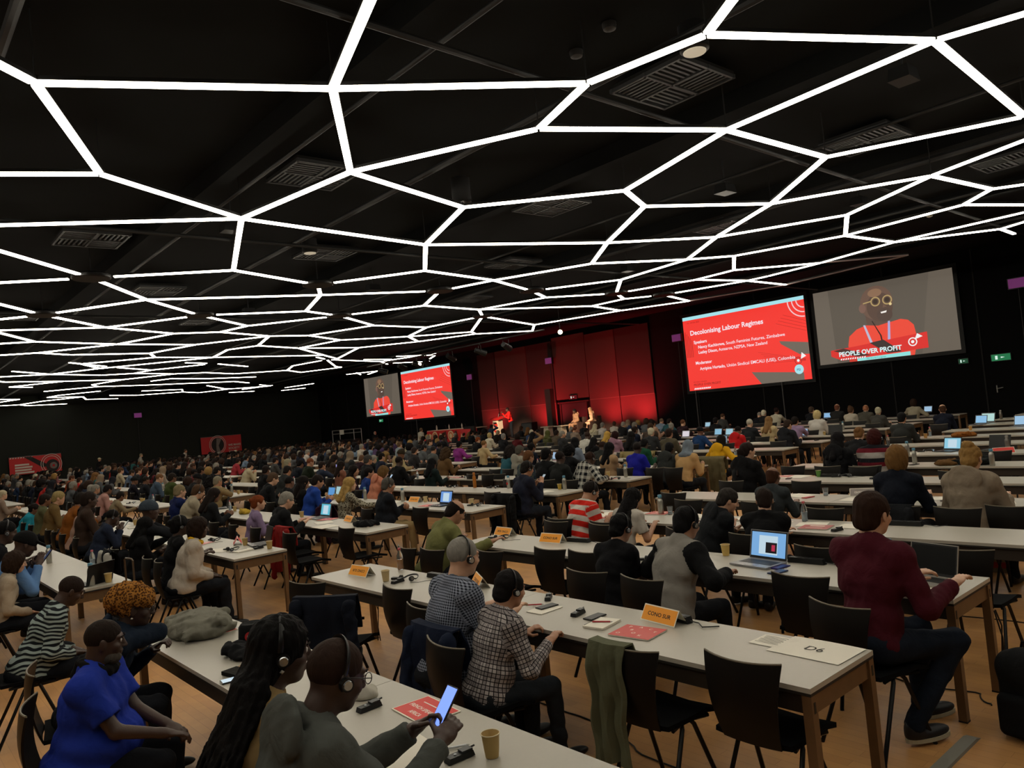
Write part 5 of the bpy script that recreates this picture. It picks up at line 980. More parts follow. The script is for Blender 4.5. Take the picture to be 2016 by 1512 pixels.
for k, L in bands.items():
    L.sort(key=lambda s: -(s[0].x+s[1].x))
    for i, (a, b, d, dim) in enumerate(L):
        c = (a+b)/2; rz = math.atan2(d.y, d.x); ln = (b-a).length
        t = empty('light_tube', c, rz, label='%s ceiling light tube over the %s row band, %s from the right' % ('unlit pinkish' if dim else 'glowing white', ordn(k+1), ordn(i+1)), cat='light tube', group='tubes of the ceiling light web')
        obj('diffuser', MB().box((0, 0, -.012), (ln, .088, .028)), M_off if dim else M_tube, t); obj('rail', MB().box((0, 0, .022), (ln, .10, .04)), M_rail, t)
hn = 0
for n in sorted(HUBS):
    x, y = N2[n]; hn += 1
    t = empty('tube_hub', (x, y, ZL), label='unlit black joint hub of the light web, %s from the camera' % ordn(hn), cat='hub', group='black hubs of the light web')
    obj('disc', MB().lathe([(.34, -.04), (.36, -.02), (.36, .04), (.3, .07)], n=20), M_rail, t, True); obj('drop_rod', MB().cyl((0, 0, .05), (0, 0, ZC-ZL), .012), M_pipe, t)
rods = 0
for n, (x, y) in N2.items():
    if n in HUBS or math.hypot(x, y) > 17: continue
    rods += 1; tag(obj('hanger_rod', MB().cyl((x, y, ZL+.05), (x, y, ZC), .008, n=5), M_pipe), 'thin rod holding up a tube joint of the light web, %s along the web' % ordn(rods), 'rod', 'hanger rods of the light web')

# ---------------------------------------------------------------- tables
ROW = lambda k: 1.49+1.73*k
M_top = mat('table_top_grey', 'a8a397', .36, spec=.45, var=(60, .03)); M_edge = mat('table_edge', '1d1a17', .6); M_wood = mat('table_wood', '6b5238', .45, .25, var=(14, .2)); M_apron = mat('table_apron', '2a221a', .6)
TD = .64
def make_table(L):
    t = empty('conference_table')
    obj('tabletop', MB().box((0, TD/2, .727), (L-.004, TD, .024)).box((0, TD/2, .708), (L-.004, TD, .014), mi=1), [M_top, M_edge], t)
    f = MB(); f.box((0, .03, .655), (L-.09, .02, .09), mi=1); f.box((0, TD-.03, .655), (L-.09, .02, .09), mi=1); f.box((-L/2+.024, TD/2, .655), (.02, TD-.09, .09)); f.box((L/2-.024, TD/2, .655), (.02, TD-.09, .09))
    obj('frame', f, [M_wood, M_apron], t)
    for x in (-1, 1):
        for y in (.027, TD-.027):
            g = MB(); g.box((x*(L/2-.027), y, .352), (.048, .048, .70)); g.box((x*(L/2-.003), y, .645), (.004, .016, .05), mi=1); g.box((x*(L/2-.027), y, .005), (.05, .05, .01), mi=1)
            obj('leg', g, [M_wood, M_edge], t)
    return t
proto = {}
blocks = [(-6.9, -1.86)]+[(-8.87-9.55*j-7.5, -8.87-9.55*j) for j in range(5)]
BN = ['nearest block', 'second block', 'third block', 'fourth block', 'fifth block', 'block by left wall']
for k in range(15):
    for b, (x0, x1) in enumerate(blocks):
        if k == 0 and b == 0: x0, x1 = -6.2, -1.16
        n = 2 if b == 0 else 3; L = (x1-x0)/n
        for j in range(n):
            x = x0+(j+.5)*L; key = round(L, 2)
            pos = ['left', 'middle', 'right'][j] if n == 3 else ['left', 'right'][j]
            lab = 'light grey table, %s row from camera, %s one of the %s' % (ordn(k+1), pos, BN[b])
            if key not in proto: t = proto[key] = make_table(L); t.location = (x, ROW(k), 0); tag(t, lab, 'table', 'grey conference tables in rows')
            else: t = copy_tree(proto[key], (x, ROW(k), 0), 0, label=lab, cat='table', group='grey conference tables in rows')

# ---------------------------------------------------------------- chairs
M_shell = mat('chair_shell', '0f0c0a', .45, spec=.22); M_shed = mat('chair_ply_edge', '6f6757', .5); M_cleg = mat('chair_leg', '0e0e0f', .35, .4); M_pad = mat('seat_pad', '08080a', .95, spec=.1)
def make_chair():
    t = empty('conference_chair')
    P = []                                    # one bent plywood back, wider towards the top
    for i in range(11):
        s = i/10; z = .44+.40*s; y = -.20-.055*s-.03*math.sin(s*math.pi)+.018*s*s*2; wd = .155+.055*s
        P.append([(u*wd, y-.035*(1-u*u)*(.4+s), z+.008*u*u*s) for u in np.linspace(-1, 1, 11)])
    b = MB().sheet(P, .011); obj('backrest', b, M_shell, t, True)
    e = MB().tube([V(p)+V((0, 0, .004)) for p in P[-1]], .0055, 6); obj('back_edge', e, M_shed, t, True)
    Q = []
    for i in range(9):
        s = i/8; y = -.20+.42*s; Q.append([(u*(.205+.012*math.sin(s*3.1)), y+.02*(1-u*u)*(s > .9), .452-.012*math.cos(u*1.4)-(.028*(s-.75)/.25 if s > .75 else 0)+.01*abs(u)) for u in np.linspace(-1, 1, 9)])
    obj('seat', MB().sheet(Q, .024), M_pad, t, True)
    for sx in (-1, 1):
        for sy in (-1, 1):
            obj('leg', MB().tube([(sx*.15, sy*.03, .43), (sx*.17, sy*.05, .40), (sx*.205, sy*(.20 if sy > 0 else .24), .012), (sx*.207, sy*(.203 if sy > 0 else .243), 0)], .0125, 8, flat=.8), M_cleg, t, True)
    obj('seat_frame', MB().tube([(-.19, .15, .418), (-.15, 0, .425), (-.19, -.15, .43)], .011, 6).tube([(.19, .15, .418), (.15, 0, .425), (.19, -.15, .43)], .011, 6).box((0, 0, .425), (.32, .05, .018)), M_cleg, t)
    return t
chair0 = None; nch = 0
def chair(x, y, rz, label, group='black stacking chairs at the tables'):
    global chair0, nch
    nch += 1
    if chair0 is None: chair0 = make_chair(); chair0.location = (x, y, 0); chair0.rotation_euler = (0, 0, rz); return tag(chair0, label, 'chair', group)
    return copy_tree(chair0, (x, y, 0), rz, label=label, cat='chair', group=group)

# ---------------------------------------------------------------- people close by
def extra(P, root, ex):
    q = lambda x, y, z: P.hc+P.H@NP((x, y, z))
    fine = not ex.get('far')
    if ex.get('hs'):
        b = MB(); b.tube([q(.094*math.sin(t), -.012, .032+.098*math.cos(t)) for t in np.linspace(-1.72, 1.72, 18)], .011, 8, flat=.35)
        h = obj('headset', b, mat('headset_black', '0b0b0c', .4), root, True)
        for x in (-1, 1):
            p = MB(); a = q(x*.083, 0, -.012); e = q(x*.104, 0, -.012); p.cyl(a, e, .025, .023, 16, 0); p.cyl(e, q(x*.108, 0, -.012), .018, .015, 16, 1)
            obj('ear_pad', p, [mat('headset_black', '0b0b0c', .4), mat('headset_silver', 'b0b5b8', .22, .9)], h)
    if ex.get('sole'):
        for i in (0, 1):
            A = P.leg[i][1]; b = MB(); c = (A[0], A[1]+.075, A[2]-.07); vs = [(c[0]+.047*math.cos(a), c[1]+.138*math.sin(a), z) for z in (c[2]-.008, c[2]+.012) for a in np.linspace(0, 2*math.pi, 24, endpoint=False)]
            b.add(vs, [tuple(range(23, -1, -1)), tuple(range(24, 48))]+[(j, (j+1) % 24, 24+(j+1) % 24, 24+j) for j in range(24)]); obj('shoe_sole', b, mat('sole_cream', 'a8a088', .6), root)
    if ex.get('gl'): glasses(P, root)
    if ex.get('earring'):
        for x in (-1, 1): obj('earring', MB().lathe([(.0, -.008), (.009, 0), (0, .008)], tuple(q(x*.084, 0, -.052)), n=10), mat('pearl', 'd8d0c0', .2, .3), root, True)
    if ex.get('beard'):
        F = Field(P.hc-.14, P.hc+.14, .006); F.ell(q(0, .035, -.085), (.064, .062, .05), P.H, k=0); F.ell(q(0, .10, -.045), (.04, .03, .03), P.H, k=.01, cut=True); F.box(q(0, 0, .03), (.2, .2, .08), P.H, k=.01, cut=True); F.folds(.002, 120, 3)
        obj('beard', npmesh('beard', [F.extract()]), hairm('4a453f'), root)
    if ex.get('scarf'):
        F = Field(P.N-NP((.3, .35, .5)), P.N+NP((.3, .3, .2)), .010); T = P.T2
        pts = [P.N+T@NP((.085*math.sin(a), -.075*math.cos(a)+.01, .03-.012*(1-math.cos(a)))) for a in np.linspace(-3, 3, 14)]
        for a, b in zip(pts, pts[1:]): F.cap(a, b, .03 if ex['scarf'][0] != 'c' else .02, k=.02)
        if ex['scarf'][0] != 'c': F.cap(P.N+T@NP((-.06, -.10, .02)), P.C+T@NP((-.10, -.165, -.12)), .035, .045, k=.03)
        F.folds(.004, 60, 2); obj('scarf', npmesh('scarf', [F.extract()]), cloth(ex['scarf']), root)
    if fine:      # eyes, so the few faces that turn this way can be read
        for x in (-1, 1):
            e = MB(); c = q(x*.031, .0825, .010); e.lathe([(.0, -.0115), (.006, -.0098), (.0102, -.0055), (.0115, 0), (.0102, .0055), (.006, .0098), (0, .0115)], tuple(c), n=12)
            d = P.H@NP((0, 1, 0)); e.cyl(V(c+d*.0095), V(c+d*.0122), .0052, .0048, 10, 1); obj('eye', e, [mat('eye_white', 'b8b0a8', .3), mat('iris', '1c120c', .2)], root, True)
            b = MB().tube([q(x*.016, .098, .030), q(x*.032, .097, .036), q(x*.048, .086, .032)], .0035, 6); obj('eyebrow', b, hairm('1a1310'), root, True)
taken = []
for idx, (x, y, yaw, s, pose, hair, sk, top, ex, lab) in enumerate(NEAR):
    fine = math.hypot(x, y) < 9.5
    P = Pose(**pose)
    pr_ = make_person(dict(P=P, hair=hair, skin=sk, top=top, hands=ex.get('hands'), curl=ex.get('curl', .45), seed=idx, loose=ex.get('loose', .011), pants=ex.get('pants', '15171c'), shoe=ex.get('shoe', '0d0d0e'), hairpat=ex.get('hairpat', '')),
                      res=.0095 if fine else .013, fine=fine)
    pr_.location = (x, y, 0); pr_.rotation_euler = (0, 0, math.radians(yaw)); pr_.scale = (s, s, s); tag(pr_, lab, 'person')
    if not fine: ex['far'] = 1
    extra(P, pr_, ex); taken.append((x, y))
    nm = lab.split(' with ')[0] if ' with ' in lab else lab
    if 'goes' not in ex:
        c = chair(x, y-.015, math.radians(yaw)*.5, 'black chair under the '+' '.join(lab.split()[:11]))
CLUT = []
rq = random.Random(77)
for (x, y, yaw, s, pose, hair, sk, top, ex, lab) in NEAR:
    if y > 2.3: CLUT.append((x, int(round((y+.5-1.49)/1.73)), lab))
for p in MID: CLUT.append((p[0], p[2], p[10]))
# ---------------------------------------------------------------- people further off: each one an object of its own, built from a few figures
CACHE = {}
VAR = [dict(lean=10, hyaw=0, hpitch=2), dict(lean=15, hyaw=-14, hpitch=10), dict(lean=20, hyaw=12, hpitch=14), dict(lean=12, hyaw=20, hpitch=4), dict(lean=8, hyaw=-28, hpitch=0)]
def cached(key, fn):
    if key not in CACHE: CACHE[key] = fn()
    return CACHE[key]
def figure(x, y, rz, s, v, arms, w, hair, hcx, sk, ts, tc, res=.02, pants='15171c', stand=False):
    pk = (v, arms, w, stand, res); P = cached(('P',)+pk, lambda: Pose(arms=arms, w=w, stand=stand, **VAR[v]))
    root = empty('person', (x, y, 0), rz); root.scale = (s, s, s)
    def part(name, key, fn, m):
        me = cached(key, fn); o = bpy.data.objects.new(name, me); COL.objects.link(o); o.parent = root
        if not me.materials: me.materials.append(mat('plain', '808080'))
        o.material_slots[0].link = 'OBJECT'; o.material_slots[0].material = m; return o
    part('body', ('b',)+pk, lambda: npmesh('body', body_mesh(P, res, False, None)), skin(sk))
    part({'hijab': 'headscarf', 'cap': 'cap', 'beanie': 'beanie'}.get(hair, 'hair'), ('h', hair)+pk, lambda: npmesh('hair', [hair_mesh(hair, P, max(.012, res*.7), 1)]), cloth(hcx) if hair in ('hijab', 'cap', 'beanie') else hairm(hcx))
    tn = {'tee': 't_shirt', 'vest': 'waistcoat'}.get(ts, ts)
    part(tn, ('t', ts)+pk, lambda: npmesh('top', [top_mesh(P, res, ts, 3, .014)]), cloth(tc))
    part('trousers', ('l',)+pk, lambda: npmesh('trousers', [leg_mesh(P, .022, 1)]), cloth(pants))
    return root
ROWN = lambda k: '%s row from stage' % ordn(16-k)
rr = random.Random(21)
for i, (x, y, k, s, hs, hcx, sk, ts, tc, arms, lab) in enumerate(MID):
    near = math.hypot(x, y) < 17
    a = arms if arms in ARMS else 'table'
    o = figure(x, y, rr.uniform(-.12, .12), s, rr.choice((0, 0, 1, 2, 3)) if a != 'camera' else 0, a, rr.choice((1., 1.2)), hs, hcx, sk, ts, tc, .016 if near else .02)
    tag(o, lab, 'person'); taken.append((x, y))
    chair(x, y-.02, 0, 'black chair of the '+' '.join(lab.split()[:11]))
HAIRS = [('short', '17120f', 'black short hair'), ('short', '3a281c', 'brown short hair'), ('crop', '120e0c', 'shaved dark head'), ('long', '1c1411', 'long dark hair'), ('bob', '2f2018', 'dark bobbed hair'), ('short', '7d786e', 'grey hair'),
         ('bob', '8a6c40', 'blond bob'), ('long', '6b4c2c', 'long brown hair'), ('bun', '221813', 'dark hair bun'), ('short', 'b0a890', 'white hair'), ('crop', '6a4a32', 'cropped reddish hair'), ('fringe', '3c2c20', 'bald crown'), ('afro', '120e0e', 'black afro'), ('hijab', '1a1a20', 'black headscarf'), ('hijab', '7a6a58', 'beige headscarf')]
TOPS = [('0f0f12', 'black'), ('121417', 'jet black'), ('1b2030', 'navy'), ('2b2c2e', 'charcoal'), ('17181a', 'soot-black'), ('4a4c4e', 'grey'), ('8c857a', 'pale grey'), ('a89e90', 'cream'), ('22324e', 'blue'), ('5a2024', 'wine red'), ('3a4028', 'olive'), ('a02824', 'red'), ('8a7454', 'tan'), ('4a3a58', 'violet'), ('2a5a5a', 'teal'), ('b0a8a0', 'white'), ('9a5a2c', 'rust'), ('6a7c90', 'light blue'), ('8a5a5c', 'old rose'), ('3c3028', 'brown')]
KIND = ['jacket', 'sweater', 'shirt', 'hoodie']
ncap = 300-len(NEAR)-len(MID)-5
seatno = {}
for p in sorted(FAR, key=lambda p: -p[0]): seatno[p] = seatno.get((p[2], p[3]), 0)+1; seatno[(p[2], p[3])] = seatno[p]
rest = []
for i, p in enumerate(FAR):
    x, y, k, b = p
    darker = rr.random() < .6
    h = rr.choice(HAIRS[:6] if rr.random() < .72 else HAIRS); t = rr.choice(TOPS[:6] if darker else TOPS); kd = rr.choice(KIND)
    sk = rr.choice(('c09478', 'a87a5e', '6e4a36', '3e2a20', 'b98a6e')) if h[1] not in ('120e0c', '120e0e') else '3e2a20'
    v = rr.randrange(5); a = rr.choice(('table', 'cross', 'table', 'laptop')); sc = rr.uniform(.95, 1.06); rz = rr.uniform(-.25, .2)
    if i >= ncap: rest.append((x, y, rz, sc, v, a, h, sk, kd, t)); continue
    o = figure(x, y, rz, sc, v, a, rr.choice((1., 1.2)), h[0], h[1], sk, kd, t[0], .022)
    tag(o, '%s, %s %s, %s, %s block, %s from right' % (h[2], t[1], kd, ROWN(k), ordn(b+1), ordn(seatno[p])), 'person', 'delegates in the far rows')
    if nch < 262: chair(x, y-.02, rz*.5, 'occupied black chair, %s, %s block, %s from right' % (ROWN(k), ordn(b+1), ordn(seatno[p])))
# everybody beyond the nearest three hundred: one object
if rest:
    parts = []; mats = []; mi = {}
    def midx(m):
        if m.name not in mi: mi[m.name] = len(mats); mats.append(m)
        return mi[m.name]
    for (x, y, rz, sc, v, a, h, sk, kd, t) in rest:
        P = cached(('cP', v), lambda: Pose(arms='table', w=1.1, **VAR[v])); c, s_ = math.cos(rz)*sc, math.sin(rz)*sc
        R = NP([[c, -s_, 0], [s_, c, 0], [0, 0, sc]])
        for (vs, fs), m in ((cached(('cb', v), lambda: body_mesh(P, .035, False, None)[1]), skin(sk)), (cached(('ch', v, h[0]), lambda: hair_mesh(h[0], P, .022, 1)), cloth(h[1]) if h[0] == 'hijab' else hairm(h[1])),
                            (cached(('ct', v, kd), lambda: top_mesh(P, .035, kd, 3, .012)), cloth(t[0])), (cached(('cl', v), lambda: leg_mesh(P, .045, 1)), cloth('15171c'))):
            parts.append((vs@R.T+NP((x, y, 0)), fs, midx(m)))
    tag(obj('crowd', npmesh('crowd', parts), mats), 'seated delegates of the furthest rows and blocks beyond', 'crowd', kind='stuff')
from_right = sorted(range(len(EMPTY_CHAIRS)), key=lambda i: -EMPTY_CHAIRS[i][0])
for i, (x, y, rz) in enumerate(EMPTY_CHAIRS):
    k = int(round((y+.5-1.49)/1.73)); n = 1+sum(1 for j, c in enumerate(EMPTY_CHAIRS) if int(round((c[1]+.5-1.49)/1.73)) == k and c[0] > x)
    lab = {(-3.98): 'empty chair with a navy fleece over its back', (-5.6): 'empty chair with a quilted dark blue jacket over its back', (-2.74): 'empty chair with a sage green sweater over its back', (-2.16): 'empty black chair at the right end of the D6 table'}.get(x, 'empty black chair, %s row from the camera, %s empty one from the right' % (ordn(k+1), ordn(n)))
    chair(x, y, math.radians(rz), lab, 'empty black chairs')
# ---------------------------------------------------------------- lettering
TXT = {}
def text_mesh(s, bold):
    if (s, bold) in TXT: return TXT[(s, bold)]
    cu = bpy.data.curves.new('t', 'FONT'); cu.body = s; cu.size = 1; cu.offset = bold; cu.resolution_u = 3
    o = bpy.data.objects.new('t', cu); COL.objects.link(o); dg = bpy.context.evaluated_depsgraph_get()
    me = bpy.data.meshes.new_from_object(o.evaluated_get(dg)); vs = [v.co.copy() for v in me.vertices]; fs = [tuple(p.vertices) for p in me.polygons]
    bpy.data.objects.remove(o); bpy.data.curves.remove(cu); bpy.data.meshes.remove(me)
    TXT[(s, bold)] = (vs, fs); return vs, fs
def write(mb, s, size, o, ux, uy, mi=0, bold=0.0, center=False, width=None, th=0):
    vs, fs = text_mesh(s, bold)
    if not vs: return
    xs = [v.x for v in vs]; L = max(xs)-min(xs); sx = size if width is None else width/L
    o = V(o); ux = V(ux); uy = V(uy); off = -(max(xs)+min(xs))/2 if center else 0
    mb.add([o+ux*((v.x+off)*sx)+uy*(v.y*size) for v in vs], fs, mi)
def em(c, s=1.): return mat('display_%s_%g' % (c, s), '0a0a0a', .4, emit=c, estr=s)
# ---------------------------------------------------------------- things on the tables
Z = .741
M_dev = mat('receiver_black', '101112', .4); M_cup = {}
def it_paper_sign(t, col='d98a1c', text='', flip=0, flat=0, s=1.):
    W, Hh = .30*s, .105*s; b = MB(); ang = math.radians(58 if not flat else 0)
    wh = mat('card_white', 'e2dccb', .6); cc = mat('card_'+col, col, .55); tx = mat('card_text_'+('dark' if col == 'ee9a20' else 'light'), '1a1208' if col == 'ee9a20' else 'e8dcd4', .6)
    if flat:
        b.box((0, 0, .002), (W, .21*s, .003)); b.box((0, 0, .0042), (W-.016, .21*s-.016, .0012), mi=1)
        ll = text.split(' '); L = [' '.join(ll[:-1]), ll[-1]] if len(ll) > 1 else ll
        for i, l in enumerate(L): write(b, l, .036*s, (0, -.02*s-.05*s*i, .0052), (1, 0, 0), (0, 1, 0), 2, .02, True, width=.0165*s*len(l))
        b.box((0, .045*s, .0052), (W*.6, .007, .0004), mi=2)
    else:
        for sy in (-1, 1):
            u = V((0, -sy*math.cos(ang), math.sin(ang))); base = V((0, sy*Hh*math.cos(ang), 0)); n = V((0, sy*math.sin(ang), math.cos(ang)))
            c = base+u*(Hh/2)
            Rm = Matrix(((1, 0, 0), tuple(n), tuple(u))).transposed() if True else None
            b.box(c, (W, .0012, Hh), Rm); b.box(c+n*.0012, (W-.014, .0008, Hh-.014), Rm, mi=1)
            if text and sy < 0:
                ux, uy = (V((1, 0, 0)), u)
                if flip: ux, uy = -ux, -uy
                o = c+n*.0022-uy*.012
                write(b, text, .034, o, ux, uy, 2, .02, True, width=min(.2, .026*len(text)))
    return obj('card', b, [wh, cc, tx], t)
def it_paper_cup(t, col='b0935c'):
    obj('cup', MB().lathe([(.027, 0), (.031, .03), (.036, .085), (.040, .092), (.0385, .094), (.034, .088), (.027, .03), (.0, .02)], n=24), mat('cup_'+col, col, .6), t, True)
    obj('rim', MB().tube([(.0385*math.cos(a), .0385*math.sin(a), .093) for a in np.linspace(0, 2*math.pi, 25)], .0022, 6), mat('cup_rim', 'c8bb98', .5), t, True)
def it_flask(t, red=0, grey=0, orange=0):
    c = 'a0601a' if orange else ('7d7a74' if grey else 'a9a79e'); m = mat('flask_'+c, c, .3, .75 if not orange else 0)
    h = 1.25 if orange else 1
    obj('bottle_body', MB().lathe([(.030, 0), (.034, .006), (.034, .15*h), (.030, .172*h), (.021, .187*h), (.021, .2*h)], n=24), m, t, True)
    obj('cap', MB().lathe([(.021, .197*h), (.024, .2*h), (.024, .228*h), (.020, .234*h)], n=20), mat('cap_blue' if not (orange or grey) else 'cap_'+c, '4c7d94' if not (orange or grey) else c, .5), t, True)
    if red: obj('printed_mark', MB().cyl((0, -.0345, .09), (0, -.0352, .09), .024, n=20), mat('red_print', 'b3241f', .5), t)
M_clear = None
def it_bottle(t, juice=0, dark=0):
    g = mat('clear_plastic', 'dfe6ea', .08, trans=.92, spec=.5)
    obj('bottle_body', MB().lathe([(.026, 0), (.030, .01), (.027, .05), (.031, .09), (.030, .13), (.014, .17), (.013, .186)], n=22), g, t, True)
    obj('drink', MB().lathe([(.024, .004), (.027, .01), (.025, .05), (.027, .085), (.027, .095)], n=20), mat('amber_drink' if juice else ('cola_label' if dark else 'water'), 'b8731a' if juice else ('3a3434' if dark else 'b8c4cc'), .2), t, True)
    obj('cap', MB().lathe([(.0145, .182), (.0150, .184), (.0150, .2), (.013, .202)], n=18), mat('bottle_cap', 'c05a64' if juice else '8fa4b8', .5), t, True)
def it_glass_cup(t):
    obj('cup', MB().lathe([(.026, 0), (.036, .095), (.0345, .095), (.025, .006), (0, .005)], n=22), mat('clear_plastic', 'dfe6ea', .08, trans=.92), t, True)
    obj('water', MB().lathe([(.0245, .008), (.028, .035), (.0, .036)], n=20), mat('water', 'b8c4cc', .2), t, True)
def it_receiver(t):
    obj('case', MB().box((0, 0, .012), (.045, .125, .022), taper=.9), M_dev, t); obj('clip', MB().box((0, .03, .028), (.036, .05, .008)).cyl((0, .045, .028), (0, .075, .030), .004), mat('receiver_clip', '1d1e20', .35), t)
    obj('button', MB().cyl((0, -.02, .022), (0, -.02, .026), .006), mat('led_white', 'b8bcc0', .4), t)
def it_table_headset(t):
    b = MB().tube([(.075*math.cos(a), .065*math.sin(a), .012+.02*abs(math.sin(a))) for a in np.linspace(-.5, 3.64, 18)], .008, 7, flat=.45); obj('headband', b, mat('headset_black', '0b0b0c', .4), t, True)
    for x in (-1, 1): obj('ear_pad', MB().cyl((x*.06, -.045, .022), (x*.078, -.05, .026), .024, .022, 16).cyl((x*.078, -.05, .026), (x*.083, -.052, .027), .016, .014, 14, mi=1), [mat('headset_black', '0b0b0c', .4), mat('headset_silver', 'b0b5b8', .22, .9)], t)
    obj('cable', MB().tube([(.06, -.05, .01), (.10, -.09, .003), (.17, -.07, .003), (.2, .0, .003), (.26, .03, .003)], .002, 5), mat('headset_black', '0b0b0c', .4), t)
    obj('control_box', MB().box((-.14, -.03, .010), (.1, .04, .018), rot(0, 0, 20)), M_dev, t)
def it_phone(t, col='0a0a0c', lit=0, dz=0):
    obj('case', MB().box((0, 0, .004), (.074, .15, .008)), mat('phone_'+col, col, .25), t)
    obj('screen', MB().box((0, 0, .0085), (.066, .140, .001)), em('c8dce8', .9) if lit else mat('phone_glass_'+col, col, .35, spec=.3), t)
def it_notepad(t, pen=0, thin=0):
    h = .004 if thin else .012
    obj('pages', MB().box((0, 0, h/2), (.15, .21, h)), mat('paper', 'dcd6c8', .7), t)
    if not thin: obj('spiral', MB().tube([(.004*math.sin(i*1.6)*1.-.0, -.09+.18*i/60, h+.003*math.cos(i*1.6)) for i in range(61)], .0012, 4), M_dev, t).location = (-.073, 0, 0)
def it_booklet(t, col='b33a34'):
    b = MB().box((0, 0, .004), (.28, .215, .006)).box((0, 0, .0075), (.28, .215, .0012), mi=1); r = random.Random(4)
    if col == 'c4403a':
        for ch, (x, y) in zip('PACTBOOK', ((-.09, .06), (-.02, .07), (.05, .06), (.1, .02), (-.05, .01), (-.1, -.07), (-.01, -.04), (.05, -.07))): write(b, ch, .035, (x, y, .0083), (1, 0, 0), (0, 1, 0), 2, .01, True)
    else: b.box((0, .05, .0083), (.14, .03, .0004), mi=2); b.box((0, -.05, .0083), (.16, .01, .0004), mi=2)
    return obj('booklet_pages', b, [mat('paper', 'dcd6c8', .7), mat('cover_'+col, col, .45), mat('card_white', 'e2dccb', .6)], t)
def it_paper(t, s=1., text='', faint=0):
    P = [[((u-.5)*.297*s, (v-.5)*.21*s, .0015+.004*math.sin(u*3)*v) for v in np.linspace(0, 1, 5)] for u in np.linspace(0, 1, 5)]
    b = MB().sheet(P, .0006)
    if text: write(b, text, .085, (0, -.03, .0055), (1, 0, 0), (0, 1, 0), 1, 0, True)
    if faint:
        for i in range(7): b.box((-.03, .06-.018*i, .0054), (.14-.01*(i % 3), .003, .0003), mi=1)
    return obj('sheet', b, [mat('paper', 'dcd6c8', .7), mat('ink', '2a2622', .7)], t)
def it_laptop(t, w=.34, screen='7fb4e8', base='9a9a9c', doc=0, off=0):
    d = w*.68; m = mat('laptop_'+base, base, .35, .5); R = rot(-14, 0, 0)
    obj('keyboard_base', MB().box((0, 0, .008), (w, d, .014)).box((0, .02, .0155), (w*.86, d*.5, .001), mi=1).box((0, -d*.33, .0155), (w*.3, d*.24, .001), mi=2), [m, mat('keys', '0f0f10', .5), mat('trackpad_'+base, base, .25, .3)], t)
    c = V((0, d/2+.028, .012+d*.46)); l = obj('lid', MB().box(c, (w, .006, d*.94), R), m if base != '9a9a9c' else m, t)
    n = R @ V((0, -1, 0)); u = R @ V((0, 0, 1)); b = MB(); b.box(c+n*.0035, (w-.012, .001, d*.94-.012), R, mi=0); b.box(c+n*.0042+u*.004, (w-.03, .001, d*.94-.04), R, mi=1)
    if doc: b.box(c+n*.005, (w*.5, .0006, d*.6), R, mi=2); 
    if screen == '7fb4e8': b.box(c+n*.0056+u*-.02+V((.03, 0, 0)), (w*.3, .0006, d*.34), R, mi=3); b.box(c+n*.0062+u*-.02+V((.05, 0, 0)), (w*.09, .0006, d*.2), R, mi=4)
    s2 = mat('screen_off', '0a0a0b', .3, spec=.3)
    obj('screen', b, [mat('keys', '0f0f10', .5), s2 if off else em(screen, .85), em('c4dcea', .9), em('14141c', .5), em('c03050', .8)], t)
def it_power_strip(t, plug=0):
    obj('case', MB().box((0, 0, .02), (.30, .055, .038), taper=.92), M_dev, t)
    b = MB()
    for i in range(5): b.cyl((-.11+.055*i, 0, .038), (-.11+.055*i, 0, .041), .019, n=14)
    obj('socket', b, mat('socket_black', '050506', .3), t)
    if 1: obj('cable', MB().tube([(.15, 0, .015), (.2, .02, .006), (.27, -.03, .006), (.34, .04, .006)], .004, 6), M_dev, t)
for i, (kd, x, y, yaw, kw, lab) in enumerate(ITEMS):
    z = Z
    if lab == 'black phone on the white pad': z += .0045
    cat = {'paper_sign': 'name card', 'paper_cup': 'cup', 'flask': 'bottle', 'glass_cup': 'cup', 'receiver': 'radio receiver', 'table_headset': 'headset', 'power_strip': 'power strip'}.get(kd, kd)
    t = empty({'table_headset': 'headphones', 'receiver': 'radio_receiver', 'glass_cup': 'plastic_cup'}.get(kd, kd), (x, y, z), math.radians(yaw), label=lab, cat=cat)
    globals()['it_'+kd](t, **kw)
placed = [(p[1], p[2]) for p in ITEMS]
def clear(x, y, r=.17): return all(math.hypot(x-a, y-b) > r for a, b in placed)
NM = {'paper': 'white papers', 'receiver': 'black radio receiver', 'table_headset': 'black headset', 'paper_cup': 'paper cup', 'phone': 'dark phone', 'notepad': 'notepad', 'booklet': 'red booklet', 'flask': 'steel bottle', 'bottle': 'water bottle', 'laptop': 'open laptop'}
